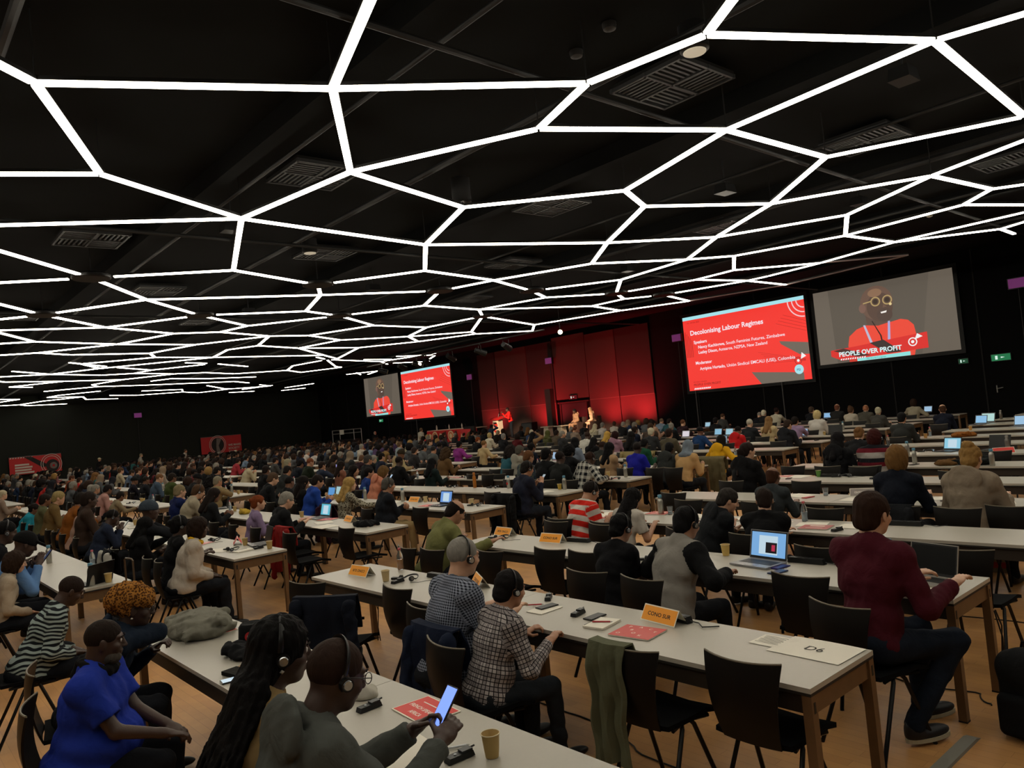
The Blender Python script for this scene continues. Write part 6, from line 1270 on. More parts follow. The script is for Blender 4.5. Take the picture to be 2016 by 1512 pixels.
for (x, k, lab) in CLUT:
    if math.hypot(x, ROW(k)) > 26: continue
    kinds = rq.sample(['paper', 'paper', 'receiver', 'table_headset', 'paper_cup', 'phone', 'notepad', 'booklet', 'flask', 'bottle', 'laptop' if rq.random() < .3 else 'paper'], 3)
    used = set()
    for kd in kinds:
        if kd in used: continue
        xx = x+rq.uniform(-.34, .34); yy = ROW(k)+(rq.uniform(.26, .36) if kd == 'laptop' else rq.uniform(.40, .55) if kd in ('flask', 'bottle', 'paper_cup') else rq.uniform(.14, .5))
        if kd == 'laptop': xx = x+rq.uniform(-.05, .1)
        ends = [(a, b) for a, b in (blocks if k else [(-6.2, -1.16)]+blocks[1:])]
        if not any(a+.15 < xx < b-.15 for a, b in ends) or not clear(xx, yy, .3 if kd == 'laptop' else .17): continue
        used.add(kd); placed.append((xx, yy))
        t = empty({'table_headset': 'headphones', 'receiver': 'radio_receiver'}.get(kd, kd), (xx, yy, Z), rq.uniform(-.5, .5), label='%s before the %s' % (NM[kd], ' '.join(lab.split()[:12])), cat={'paper_cup': 'cup', 'flask': 'bottle', 'receiver': 'radio receiver', 'table_headset': 'headset'}.get(kd, kd))
        kw = {'paper': dict(s=rq.uniform(.9, 1.3)), 'booklet': dict(col=rq.choice(['c4403a', 'b05050', 'c25a5a'])), 'laptop': dict(w=.33, screen=rq.choice(['7fb4e8', '98b8d8', '0a0a0a']), off=0), 'phone': dict(lit=0)}.get(kd, {})
        if kd == 'laptop' and kw['screen'] == '0a0a0a': kw['off'] = 1
        if kd == 'laptop' and kw['screen'] == '7fb4e8': kw['screen'] = '88b8e0'
        globals()['it_'+kd](t, **kw)
def pen(x, y, z, a, col, lab):
    t = empty('pen', (x, y, z), math.radians(a), label=lab, cat='pen'); obj('barrel', MB().cyl((-.06, 0, .005), (.055, 0, .005), .0048), mat('pen_'+col, col, .3), t); obj('tip', MB().cyl((.055, 0, .005), (.07, 0, .005), .0045, .001), mat('pen_tip', 'b0b0b0', .3, .6), t)
npx, npy = next((p[1], p[2]) for p in ITEMS if p[5] == 'spiral notepad with red pen'); pen(npx, npy, Z+.0125, 30, 'a01a24', 'red pen on the spiral notepad'); npx, npy = next((p[1], p[2]) for p in ITEMS if p[5] == 'white pad under the black phone'); pen(npx-.15, npy+.04, Z+.001, 40, 'a01a24', 'red pen beside the white pad'); pen(-2.71, 1.83, Z, 62, 'c8ccd0', 'white pen beside the radio receiver on nearest table')
for x, y, lab in ((-4.63, 3.79+.0, 'white charger plugged in beside gingham shirt'), (-2.50, 5.52, 'white charger plugged in right of the blue-screened laptop')):
    t = empty('charger', (x, y, Z+.042), label=lab, cat='charger'); obj('plug', MB().box((0, 0, .028), (.032, .03, .056), taper=.95), mat('plug_white', 'c0beb4', .4), t)
    obj('cable', MB().tube([(0, 0, .055), (-.02, -.01, .085), (-.07, -.03, .08), (-.11, -.06, .0), (-.13, -.07, -.035)], .0025, 6), mat('plug_white', 'c0beb4', .4), t)
# phones in people's hands
def held_phone(i, lit, lab, st=1.2):
    x, y, yaw, s, pose = NEAR[i][:5]; P = Pose(**pose); c = (P.arm[0][1]+P.arm[1][1])/2+NP((0, .10, .085))
    R = Matrix.Rotation(math.radians(yaw), 3, 'Z'); p = R @ (V(c)*s)
    t = empty('phone', (x+p.x, y+p.y, p.z), label=lab, cat='phone'); t.rotation_euler = (R @ rot(52, 0, 0)).to_euler()
    obj('case', MB().box((0, 0, 0), (.078, .162, .008)), mat('phone_0a0a0c', '0a0a0c', .25), t); obj('screen', MB().box((0, 0, .0046), (.071, .152, .001)), em(lit, st), t)
idx_of = lambda w_: next(i for i, p in enumerate(NEAR) if w_ in p[9])
held_phone(idx_of('bald man in grey hoodie'), '6f8cf0', 'phone with blue-lit screen in the hands of the grey hoodie man', 1.6)
held_phone(idx_of('dark denim shirt'), 'b8b8b0', 'phone raised by the man in dark denim', .6)
held_phone(idx_of('large man in navy'), 'a8b8c4', 'white phone held up by large man in navy sweater', .7)
held_phone(idx_of('peach hoodie with a phone'), 'a8c8e8', 'bright phone held by the woman in peach hoodie', .9)
held_phone(idx_of('light blue shirt holding'), '30406a', 'phone held by the man in black cap at left', .5)
held_phone(idx_of('beige shirt at the table'), '50606a', 'phone held by the man in beige shirt', .5)
# ---------------------------------------------------------------- clothes over chair backs, bags, heaps
def drape(x, y, rz, col, lab, cat='jacket', wd=.5, back=.52, front=.26, seed=0, off=0., name=None, kind=''):
    r = random.Random(seed); ph = [r.uniform(0, 6) for _ in range(6)]; P = []
    n = 26
    for i in range(n):
        s = -front+(front+back)*i/(n-1); row = []
        for j in range(21):
            u = j/20*2-1; wx = wd/2*(1+.10*max(0, s)/back+.05*math.sin(ph[0]+6*s)); X = off+u*wx
            if s < 0: yy = -.238+.02*u*u; zz = .862+s; yy += -.0+.05*min(1, -s/.1)
            else: yy = -.262-.03*min(1, s/.06)+.02*u*u-.012*s; zz = .862-s+.012*math.sin(ph[4]+3*u)*s/back*2
            if abs(s) < .03: zz = .866-.3*abs(s)
            amp = .014*min(1, abs(s)/.12); d = amp*(math.sin(7*u+ph[1]+3*s)+.6*math.sin(15*u+ph[2]-5*s)+.4*math.sin(9*s*3+ph[3]+4*u))
            row.append((X+.008*math.sin(20*s+ph[5]), yy-(d if s > 0 else -abs(d)*.3)-(.016 if s > 0 else 0), zz))
        P.append(row)
    o = obj(name or cat, MB().sheet(P, .012), cloth(col, kind) if not kind else pattern(kind, col), smooth=True); o.location = (x, y, 0); o.rotation_euler = (0, 0, rz)
    # sleeves hang down the back
    if cat in ('jacket', 'coat', 'fleece'):
        for sx in (-1, 1):
            F = Field((-.5, -.6, -.1), (.5, 0, .9), .012); a = NP((off+sx*wd*.44, -.30, .80)); b = NP((off+sx*wd*.50, -.33, .5)); c = NP((off+sx*wd*.43, -.34, .86-back-.08)); F.cap(a, b, .05, .045, k=.02); F.cap(b, c, .045, .036, k=.02); F.folds(.005, 40, seed+sx); obj('sleeve', npmesh('sleeve', [F.extract()]), cloth(col), o)
    return tag(o, lab, cat)
def seat_of(word):
    i = idx_of(word); return NEAR[i][0], NEAR[i][1]-.015
ch = {round(c[0], 2): c for c in EMPTY_CHAIRS}
c = ch[-3.98]; drape(c[0], c[1], math.radians(c[2]), '151d30', 'navy fleece hung over the chair behind the gingham shirt', 'fleece', .46, .62, seed=2)
c = ch[-5.6]; drape(c[0], c[1], math.radians(c[2]), '10141f', 'quilted dark blue jacket hung over a turned chair', 'jacket', .5, .5, seed=3)
c = ch[-2.74]; drape(c[0], c[1], math.radians(c[2]), '565844', 'sage green sweater over the left half of a chair back', 'sweater', .24, .62, seed=4, off=-.10)
x, y = seat_of('long wavy blond hair'); drape(x, y, -.07, '2a1020', 'plum purple jacket on the chair of the long-haired blond woman', 'jacket', .48, .5, seed=5)
c = ch[-10.09]; drape(c[0], c[1], 0, '7a1a18', 'red jacket hung over a chair back on the left', 'jacket', .46, .6, seed=6)
x, y = seat_of('long black hair in black top'); drape(x, y, -.05, 'a9a79e', 'black and white checked jacket hung on a chair', 'jacket', .46, .56, seed=7, kind='buffalo')
x, y = seat_of('short brown hair in cream'); drape(x, y, 0, '8f8676', 'cream sweatshirt hung over the chair at far left', 'sweatshirt', .48, .5, seed=8)
x, y = seat_of('large man in navy'); drape(x, y, 0, '0e0f11', 'black jacket on the chair of the large man in navy', 'jacket', .52, .62, seed=9)
x, y = seat_of('blond bob in dark navy'); drape(x, y, 0, '17191d', 'black quilted jacket on the chair of the blond bob', 'jacket', .54, .4, seed=10)
m = next(p for p in MID if 'mustard' in p[10]); drape(m[0]+.1, m[1]-.02, 0, '5a523a', 'khaki raincoat on the chair of the mustard robe', 'coat', .6, .66, seed=11)
m = next(p for p in MID if 'in front of the khaki coat' in p[10]); drape(m[0]+.5, m[1]-.02, 0, '8f8058', 'pale khaki coat spread over chair backs', 'coat', 1.1, .5, seed=12)
def heap(name, lab, cat, c, r, col, seed, n=7, res=.010, up=.4, kind=''):
    F = Field(NP(c)-NP((r[0]*1.5, r[1]*1.5, .02)), NP(c)+NP((r[0]*1.5, r[1]*1.5, r[2]*2.2)), res); rr_ = np.random.RandomState(seed)
    F.ell(NP(c)+NP((0, 0, r[2]*up)), (r[0], r[1], r[2]*.8), k=.03)
    for i in range(n):
        a = NP(c)+NP((rr_.uniform(-.8, .8)*r[0], rr_.uniform(-.8, .8)*r[1], r[2]*rr_.uniform(.2, .9))); b = a+NP((rr_.uniform(-.6, .6)*r[0], rr_.uniform(-.6, .6)*r[1], rr_.uniform(-.2, .2)*r[2])); F.cap(a, b, .035, .03, k=.025)
    F.folds(.006, 42, seed); F.box((c[0], c[1], c[2]-.25), (r[0]*3, r[1]*3, .2501), k=0, cut=True)
    return tag(obj(name, npmesh(name, [F.extract()]), cloth(col, kind)), lab, cat)
heap('jacket', 'grey fleece-lined jacket heaped on the far left corner of the table', 'jacket', (-5.86, 1.83, Z), (.34, .22, .13), '6d6b60', 4)
heap('bag', 'soft black bag lying on table in front of the braids', 'bag', (-4.92, 1.83, Z), (.20, .12, .05), '0c0c0e', 5)
heap('bag', 'black shoulder bag on table behind the orange name card', 'bag', (-9.55, 5.3, Z), (.22, .12, .06), '0d0e10', 6)
heap('bag', 'black rucksack lying on the table behind the mustard robe', 'bag', (-9.3, 12.2, Z), (.30, .17, .10), '0e0f12', 7)
heap('bag', 'brown leather washbag on the right rows', 'bag', (-4.41, 12.05, Z), (.16, .09, .07), '5a4022', 8, n=3)
heap('bag', 'folded black jacket beside the brown leather washbag', 'jacket', (-4.05, 12.1, Z), (.22, .14, .09), '101414', 9)
heap('bag', 'rainbow striped paper bag on the left table', 'bag', (-13.9, 5.3, Z), (.16, .08, .08), 'a88a30', 10, n=4)
heap('jacket', 'ginger coat lying behind the navy suit', 'coat', (-5.9, 17.2, Z), (.24, .16, .08), '7a4a1c', 12)
heap('tissue', 'crumpled white tissue beside the lit phone man', 'tissue', (-3.59, 1.92, Z), (.05, .04, .035), 'b0aca0', 13, n=6, res=.006)
heap('bag', 'black rucksack on a table behind the checked hood', 'bag', (-12.0, 10.5, Z), (.24, .15, .10), '0e0f12', 14)
heap('cap', 'white cloth lying right of the beige raincoat', 'cloth', (-2.7, 10.45, Z), (.16, .1, .06), 'a8a294', 15)
chair(-12.3, 4.42, 0, 'black chair with a black rucksack on its seat beside the beige shirt')
o = heap('bag', 'black rucksack on the chair seat beside the beige shirt', 'bag', (-12.3, 4.42, .475), (.17, .15, .18), '0e0f11', 16, n=4)
# hat with red badge
t = empty('hat', (-5.15, 1.95, Z), .4, label='black brimmed hat with round red badge', cat='hat')
obj('crown', MB().lathe([(.085, .01), (.092, .03), (.085, .12), (.07, .14), (.02, .135), (0, .13)], n=26), cloth('101011'), t, True)
obj('brim', MB().lathe([(.08, .012), (.155, .004), (.16, .008), (.155, .014), (.085, .03)], n=30), cloth('101011'), t, True)
obj('badge', MB().cyl((.05, -.072, .07), (.054, -.080, .072), .03, n=20).cyl((.054, -.080, .072), (.055, -.082, .0725), .014, n=14, mi=1), [mat('badge_red', '9c1f20', .4), M_white], t)
t = empty('handbag', (-4.52, 1.70, Z), .2, label='handbag with round tan wooden handle', cat='handbag')
obj('handle', MB().tube([(.16*math.cos(a), .03+.10*math.sin(a), .012) for a in np.linspace(.2, 3.6, 22)], .010, 8), mat('handle_wood', '8a6a44', .5), t, True); obj('bag_body', MB().box((-.05, -.06, .012), (.22, .10, .022)), cloth('16140f'), t)
t = empty('handbag', (-3.05, 8.75, Z), .3, label='small dark bag with looped brown strap near the raincoat', cat='handbag')
obj('strap', MB().tube([(-.12+.12*math.cos(a), .06*math.sin(a), .008) for a in np.linspace(0, 6, 20)], .006, 6), mat('strap_brown', '33211a', .5), t, True)
F = Field((-.05, -.1, -.01), (.2, .1, .12), .008); F.ell((.07, 0, .035), (.09, .06, .045), k=.02); F.box((.07, 0, -.05), (.2, .2, .05), cut=True, k=0); obj('bag_body', npmesh('bag', [F.extract()]), cloth('1a1412'), t)
t = empty('suitcase', (-8.62, 1.98, 0), math.radians(8), label='dark suitcase with raised bronze handle standing in the left aisle', cat='suitcase')
F = Field((-.3, -.25, 0), (.3, .25, .75), .011); F.box((0, 0, .30), (.19, .13, .26), k=0, rr=.045); obj('case', npmesh('case', [F.extract()]), cloth('101113'), t)
obj('handle', MB().tube([(-.10, .08, .52), (-.10, .08, .985), (-.07, .08, 1.0), (.07, .08, 1.0), (.10, .08, .985), (.10, .08, .52)], .010, 6), mat('bronze', '5a4a3a', .4, .5), t, True)
for sx in (-1, 1): obj('wheel', MB().cyl((sx*.15, .08, .03), (sx*.12, .08, .03), .03, n=12), M_dev, t)
# backpack by the end table
t = empty('backpack', (-1.52, 4.98, 0), math.radians(-10), label='black backpack standing on floor at right table end', cat='backpack')
F = Field((-.25, -.2, 0), (.25, .2, .55), .009); F.box((0, 0, .24), (.16, .10, .22), k=.02, rr=.09); F.ell((0, -.02, .38), (.15, .10, .12), k=.04); F.folds(.003, 24, 3); obj('bag_body', npmesh('bag', [F.extract()]), cloth('131416'), t)
F = Field((-.25, -.25, 0), (.25, .2, .4), .009); F.box((0, -.11, .14), (.125, .045, .12), k=.02, rr=.04); obj('front_pocket', npmesh('pocket', [F.extract()]), cloth('111214'), t)
obj('handle', MB().tube([(-.04, .03, .48), (-.03, .03, .525), (.03, .03, .525), (.04, .03, .48)], .008, 6), cloth('0c0c0d'), t, True)
for sx in (-1, 1): obj('strap', MB().tube([(sx*.07, .1, .44), (sx*.09, .15, .36), (sx*.1, .15, .2), (sx*.12, .10, .06)], .02, 8, flat=.3), cloth('0c0c0d'), t, True)
# cable ramp and cables
tag(obj('cable_ramp', MB().box((-1.78, 4.1, .008), (.075, 1.4, .016), taper=.92), mat('ramp_grey', '7d7a70', .6)), 'grey cable cover strip on floor at bottom right', 'cable cover')
for pts, lab in ((((-6.0, 7.02), (-4.6, 7.14), (-3.15, 7.1), (-2.16, 7.13), (-.8, 7.0)), 'black cable across the floor behind the dark red sweater'), (((-3.6, 5.3), (-2.9, 5.44), (-2.36, 5.4), (-1.95, 5.43), (-1.84, 5.3)), 'black cable on the floor under the end chair'), (((-4.6, 3.6), (-3.9, 3.68), (-3.2, 3.5), (-2.4, 3.42), (-1.7, 3.55)), 'black cable snaking under the D6 table'), (((-7.6, 5.4), (-8.4, 5.6), (-9.2, 5.5)), 'thin black cable in the aisle')):
    P = [V((a, b, .006)) for a, b in pts]; Q = []
    for i in range(len(P)-1):
        for k in range(6): s = k/6; Q.append(P[i].lerp(P[i+1], s*s*(3-2*s))+V((0, .03*math.sin((i+s)*5), 0)))
    tag(obj('cable', MB().tube(Q+[P[-1]], .005, 6), M_dev, smooth=True), lab, 'cable')
for i, (x, y) in enumerate(((-1.80, 5.32), (-6.8, 3.8))):
    t = empty('cable_bundle', (x, y, 0), label='black cables tied to a table leg, %s' % ['right end under the open laptop', 'left end of orange card table', 'beside the D6 sheet'][i], cat='cables')
    obj('cable', MB().tube([(.03, 0, .6), (.07, -.03, .45), (.05, .02, .3), (.09, -.02, .15), (.06, .01, .006)], .005, 6).tube([(.03, .02, .6), (.05, .04, .5), (.035, .03, .3), (.03, .0, .006)], .005, 6), M_dev, t, True)
# cardboard boxes of leaflets under a table
t = empty('cardboard_box', (-2.97, 8.95, 0), .1, label='cardboard box with red labels on the floor at right', cat='box'); obj('carton', MB().box((0, 0, .14), (.42, .3, .28)), mat('cardboard', '7d6a50', .8), t); obj('lettering', MB().box((0, -.152, .08), (.4, .003, .06)), mat('label_red', 'a03028', .6), t)
# ---------------------------------------------------------------- the big screens
class Slide:
    def __init__(s, x0, x1, z0, z1, y): s.a = (x0, x1, z0, z1, y); s.b = MB(); s.m = []; s.k = {}; s.l = 0
    def mi(s, c):
        if c not in s.k: s.k[c] = len(s.m); s.m.append(em(c, 1.))
        return s.k[c]
    def p(s, u, v, l=None):
        x0, x1, z0, z1, y = s.a; return V((x0+(x1-x0)*u, y-.003*(s.l if l is None else l), z0+(z1-z0)*v))
    def poly(s, pts, c): s.l += 1; s.b.add([s.p(*q) for q in pts], [tuple(range(len(pts)))], s.mi(c))
    def disc(s, u, v, r, c, ar=None, n=28, w=None, a0=0, a1=2*math.pi, sq=1.):
        s.l += 1; ar = (s.a[1]-s.a[0])/(s.a[3]-s.a[2])
        if w is None: s.b.add([s.p(u+r*math.cos(t)/ar, v+r*sq*math.sin(t)) for t in np.linspace(a0, a1, n, endpoint=False)], [tuple(range(n))], s.mi(c))
        else:
            T = np.linspace(a0, a1, n); vs = [s.p(u+q*math.cos(t)/ar, v+q*sq*math.sin(t)) for t in T for q in (r-w, r)]
            s.b.add(vs, [(2*i, 2*i+1, 2*i+3, 2*i+2) for i in range(n-1)], s.mi(c))
    def text(s, t, u, v, size, c, bold=.0, width=None):
        s.l += 1; H = s.a[3]-s.a[2]; write(s.b, t, size*H, s.p(u, v), (1, 0, 0), (0, 0, 1), s.mi(c), bold, width=None if width is None else width*(s.a[1]-s.a[0]))
def screen_obj(x0, x1, z0, z1, lab, draw):
    y = Y1-.10; t = empty('projection_screen', ((x0+x1)/2, y, z0), label=lab, cat='screen')
    def loc(o): o.parent = t; o.matrix_parent_inverse = Matrix.Translation((-(x0+x1)/2, -y, -z0)); return o
    f = MB(); W = .14
    for a in ((x0-W, x1+W, z1, z1+W), (x0-W, x1+W, z0-W, z0), (x0-W, x0, z0, z1), (x1, x1+W, z0, z1)): f.box(((a[0]+a[1])/2, y+.01, (a[2]+a[3])/2), (a[1]-a[0], .08, a[3]-a[2]))
    loc(obj('frame', f, mat('screen_frame', '060607', .6)))
    s = Slide(x0, x1, z0, z1, y-.02); draw(s); loc(obj('image', s.b, s.m))
def draw_slide(s):
    s.l = 0; s.poly([(0, 0), (1, 0), (1, 1), (0, 1)], 'f43a32')
    s.poly([(0, .955), (1, .955), (1, 1), (0, 1)], 'a6e2ea')
    s.poly([(.62, 0), (.945, 0), (.945, .09), (.55, .16)], '6e655a'); s.poly([(.79, .50), (1, .44), (1, .30), (.93, .31), (.80, .46)], '6e655a')
    for i in range(6): s.poly([(.62+.02*i, .40-.03*i), (.97, .25-.004*i), (.97, .246-.004*i), (.62+.02*i, .396-.03*i)], 'c02c26')
    for i in range(4): s.poly([(.78+.02*i, .72+.03*i), (1, .58+.04*i), (1, .576+.04*i), (.78+.02*i, .716+.03*i)], 'b02820')
    for i in range(5): s.poly([(.015+.014*i, .8-.03*i), (.019+.014*i, .8-.03*i), (.019+.014*i, .45), (.015+.014*i, .45)], '9c221c')
    for r in (.1, .155, .21): s.disc(1.0, .955, r, 'f0c8cc', w=.014, a0=math.pi, a1=1.5*math.pi, n=16)
    s.text('14 - 18 Oct 2023', .045, .905, .028, '8c1c18'); s.text('Decolonising Labour Regimes', .065, .745, .088, 'f4e8f0', .022, .62)
    s.text('Speakers', .09, .625, .058, 'f4e8f0', .02); s.text('Nancy Kachingwe,', .125, .555, .056, 'f4e8f0', .02, .235); s.text('South Feminist Futures, Zimbabwe', .372, .555, .056, 'f4e8f0', .008, .47)
    s.text('Lesley Dixon,', .125, .485, .056, 'f4e8f0', .02, .17); s.text('Aotearoa, NZPSA, New Zealand', .305, .485, .056, 'f4e8f0', .008, .40)
    s.text('Moderator', .09, .345, .058, 'f4e8f0', .02); s.text('Agripina Hurtado,', .125, .265, .056, 'f4e8f0', .02, .225); s.text('Unión Sindical EMCALI (USE), Colombia', .36, .265, .056, 'f4e8f0', .008, .54)
    s.text('PSI WORLD CONGRESS', .055, .105, .02, '8c1c18'); s.text('PEOPLE OVER PROFIT', .055, .06, .042, '6a1a16', .0, .24)
    for i in range(9): s.poly([(.055+.017*i, .012), (.067+.017*i, .012), (.073+.017*i, .032), (.061+.017*i, .032)], 'f4e8f0')
    s.disc(.925, .235, .045, '6a1a16', w=.005); s.disc(.925, .235, .017, 'f4f0f0'); s.poly([(.945, .25), (.985, .28), (.955, .33)], 'f4f0f0')
    s.disc(.925, .13, .058, 'a6e2ea'); s.text('PSI', .908, .112, .04, '2c5c8c', .01)
def draw_feed(s):
    s.l = 0; s.poly([(0, 0), (1, 0), (1, 1), (0, 1)], '5c544a'); s.poly([(0, 0), (.14, 0), (.12, 1), (0, 1)], '685f54'); s.poly([(.75, 0), (1, 0), (1, 1), (.85, 1)], '645b50')
    s.poly([(.24, .0), (.235, .22), (.25, .34), (.31, .42), (.38, .455), (.56, .455), (.63, .475), (.68, .45), (.715, .38), (.73, .2), (.70, .0)], 'ea4a38')
    s.poly([(.39, .455), (.385, .60), (.41, .66), (.50, .60), (.545, .50), (.55, .455), (.47, .43)], '5e4a40')
    s.disc(.475, .73, .21, '6b5346', sq=1.05); s.disc(.495, .67, .165, '5a463c', sq=1.12); s.disc(.47, .86, .09, '8a6a52', sq=.6); s.disc(.37, .68, .045, '7a5c50', sq=1.3)
    s.disc(.525, .56, .10, '54433b', sq=.9)
    for u in (.47, .555): s.disc(u, .745, .062, 'b09664', w=.016); s.disc(u, .745, .03, '3c3028')
    s.poly([(.38, .75), (.44, .765), (.44, .75), (.38, .735)], 'b09664'); s.disc(.575, .685, .018, 'e0c890')
    s.poly([(.50, .60), (.545, .61), (.54, .585), (.505, .58)], 'f0e8e0'); s.poly([(.525, .70), (.55, .66), (.52, .65)], '6f5648')
    s.poly([(.365, .46), (.38, .46), (.435, .14), (.415, .14)], 'b8b8d0'); s.poly([(.545, .47), (.56, .47), (.545, .14), (.525, .14)], 'a8a8d8'); s.poly([(.43, .5), (.436, .5), (.49, .3), (.50, .14), (.49, .14), (.48, .3)], '241c1a')
    s.poly([(.10, .18), (.10, .10), (.18, .03), (.80, .07), (.80, .27), (.30, .20)], 'd8302c'); s.poly([(.12, .17), (.3, .06), (.4, .06), (.2, .19)], '4a2f2a'); s.poly([(.40, .22), (.5, .24), (.62, .06), (.52, .06)], '3c302c')
    s.text('PEOPLE OVER PROFIT', .16, .085, .085, 'd8f0f0', .03, .46); s.disc(.70, .165, .055, 'f0f0f0', w=.014); s.disc(.70, .165, .02, 'f0f0f0'); s.poly([(.715, .19), (.77, .22), (.735, .265)], 'f0f0f0')
    for i in range(11): s.poly([(.17+.018*i, .035), (.18+.018*i, .035), (.185+.018*i, .055), (.175+.018*i, .055)], 'f0f0f0')
    s.poly([(.24, 0), (.30, 0), (.30, .03), (.24, .03)], 'c8382c'); s.poly([(.30, 0), (.68, .0), (.68, .05), (.30, .035)], '8ce0dc'); s.text('PSI World Congress', .37, .01, .03, '3c8080')
screen_obj(-21.78, -15.66, 2.31, 5.78, 'larger red slide screen on the right, titled Decolonising Labour Regimes', draw_slide)
screen_obj(-15.25, -10.0, 2.82, 5.77, 'right-hand screen showing a speaker in red with glasses', draw_feed)
screen_obj(-46.6, -40.6, 2.30, 5.74, 'left red slide screen titled Decolonising Labour Regimes, left of the stage', draw_slide)
screen_obj(-51.9, -47.0, 2.83, 5.75, 'leftmost screen showing a speaker in red, far from the camera', draw_feed)
for x in (-21.4, -17, -45): tag(obj('screen_pole', MB().cyl((x, Y1-.2, 0), (x, Y1-.2, 2.3), .03), mat('pole_grey', '4a4a4a', .4, .5)), 'thin grey pole under %s' % ('the left slide screen' if x < -40 else 'left part of the large slide' if x < -20 else 'right part of the large slide'), 'pole')
# ---------------------------------------------------------------- stage
M_panel = mat('stage_panel', '3c2c26', .75, spec=.2, var=(1.2, .1)); M_panel2 = mat('stage_panel_dark', '2c201c', .75, spec=.2)
for i, (a, b) in enumerate(((-37.7, -36.0), (-35.95, -33.1), (-33.05, -30.9), (-28.3, -26.2), (-26.15, -23.9))):
    t = empty('wall_panel', ((a+b)/2, Y1-.05, 0), label='red-lit brown wall panel behind the stage, %s from the left' % ordn(i+1), cat='wall panel', kind='structure')
    obj('lower_panel', MB().box((0, 0, 1.2), (b-a, .08, 2.36)), M_panel, t); obj('upper_panel', MB().box((0, -.01, 4.15), (b-a-.02, .08, 3.5)), M_panel if i % 2 else M_panel2, t)
    obj('joint_strip', MB().box((0, -.04, 2.39), (b-a, .03, .035)), mat('joint_brass', '4a3c30', .5), t)
t = empty('door_1', (-29.6, Y1-.04, 0)); t['kind'] = 'structure'
obj('door_leaf', MB().box((0, 0, 1.5), (1.9, .06, 1.6)), mat('door_dark', '120d0b', .7), t); obj('door_frame', MB().box((0, -.02, 2.36), (2.4, .1, .08)).box((-1.0, -.02, 1.5), (.08, .1, 1.7)).box((1.0, -.02, 1.5), (.08, .1, 1.7)), M_panel2, t); obj('upper_panel', MB().box((0, -.01, 4.3), (2.5, .08, 3.5)), M_panel, t)
struct('floor_stage', MB().box((-32.5, 28.1, .35), (19.5, 3.8, .70)), mat('stage_black', '16120f', .6))
for x in (-36.3, -31.6, -29.2, -26.6, -24.6):
    t = empty('par_light', (x, 28.45, .70), label='small black uplight at the foot of the red-lit panels, %s from the left' % ordn([-36.3, -31.6, -29.2, -26.6, -24.6].index(x)+1), cat='stage light', group='uplights behind the stage'); obj('housing', MB().cyl((0, 0, .04), (0, .05, .22), .085, .1, 16), mat('fitting_black', '0d0d0e', .5), t); obj('bracket', MB().box((0, 0, .02), (.22, .14, .03)), M_rail, t)
def sign(x, y, z, col, lab, w=.5, h=.2, txt=1, rz=0, st=.8):
    t = empty('exit_sign', (x, y, z), rz, label=lab, cat='exit sign'); b = MB().box((0, 0, 0), (w, .05, h)); obj('housing', b, mat('sign_case', '101312', .5), t)
    g = MB().box((0, -.028, 0), (w-.04, .004, h-.04)); g.box((-w*.22, -.032, 0), (w*.12, .003, h*.5), mi=1); g.add([(.0, -.033, h*.1), (.0, -.033, -h*.1), (w*.2, -.033, 0)], [(0, 1, 2)], 1); obj('sign_face', g, [em(col, st), em('d8f0e4', 1.)], t)
sign(-8.82, Y1-.05, 2.40, '1c7a4c', 'green exit sign on right wall under the speaker screen, the larger one', .62, .26); sign(-10.0, Y1-.05, 2.40, '1c5a3c', 'small green exit sign nearest the speaker screen', .34, .2, st=.5); sign(-49.95, Y1-.05, 2.43, '2a8a5a', 'green exit sign below the leftmost screen', .6, .24)
sign(-29.5, Y1-.12, 2.62, '7a0c18', 'red-lit exit sign over the stage door', .62, .24, st=.5)
M_irp = mat('infrared_purple', '40243e', .5, emit='7a3070', estr=.5)
for x, y, z, rz, lab in ((-30.97, Y1-.3, 4.8, 0, 'small purple infrared panel above stage door'), (-22.08, Y1-.3, 4.89, 0, 'purple infrared panel left of the large slide'), (-38.34, Y1-.3, 4.6, 0, 'small purple infrared panel between left slide and stage'), (-8.02, Y1-.3, 4.82, 0, 'purple infrared panel at the right picture edge'), (-59.8, 15.6, 4.49, math.pi/2, 'purple infrared panel high on the left wall')):
    t = empty('infrared_panel', (x, y, z), rz, label=lab, cat='infrared panel'); obj('case', MB().box((0, .03, 0), (.56, .14, .38)), mat('sign_case', '101312', .5), t); obj('emitter_face', MB().box((0, -.045, 0), (.5, .01, .32)), M_irp, t); obj('stand_pole', MB().cyl((0, .08, -z), (0, .08, -.15), .02), M_rail, t)
# lectern, desk, armchairs and the people on stage
t = empty('lectern', (-32.95, 27.2, .70), label='white lectern with red emblem in front of the speaker', cat='lectern')
obj('column', MB().box((0, 0, .55), (.46, .34, 1.1), taper=1.0), mat('lectern_white', 'c8b8a0', .5), t); obj('desktop', MB().box((0, -.02, 1.16), (.72, .46, .10), rot(14, 0, 0)), mat('lectern_red', 'b02020', .5), t)
obj('emblem', MB().cyl((0, -.175, .78), (0, -.18, .78), .17, n=24).add([(-.2, -.182, .5), (.2, -.182, .5), (0, -.182, .28)], [(0, 1, 2)]), mat('emblem_red', 'c02a1c', .5), t)
obj('microphone', MB().tube([(.1, 0, 1.2), (.1, .05, 1.4), (.06, .14, 1.5)], .012, 6), M_dev, t)
o = figure(-31.98, 27.35, math.radians(150), 1.0, 0, 'gesture', 1., 'crop', '1a1210', '4a3226', 'sweater', 'c01a18', .02, stand=True); o.location.z = .70; tag(o, 'person in bright red top speaking behind the lectern', 'person')
o = figure(-31.6, 26.0-.5, 0, .92, 0, 'camera', 1., 'short', '120e0d', S3 if 'S3' in globals() else '6e4a36', 'shirt', '26364a', .02, stand=True); tag(o, 'person in dark blue shirt standing with raised arms photographing the stage', 'person')
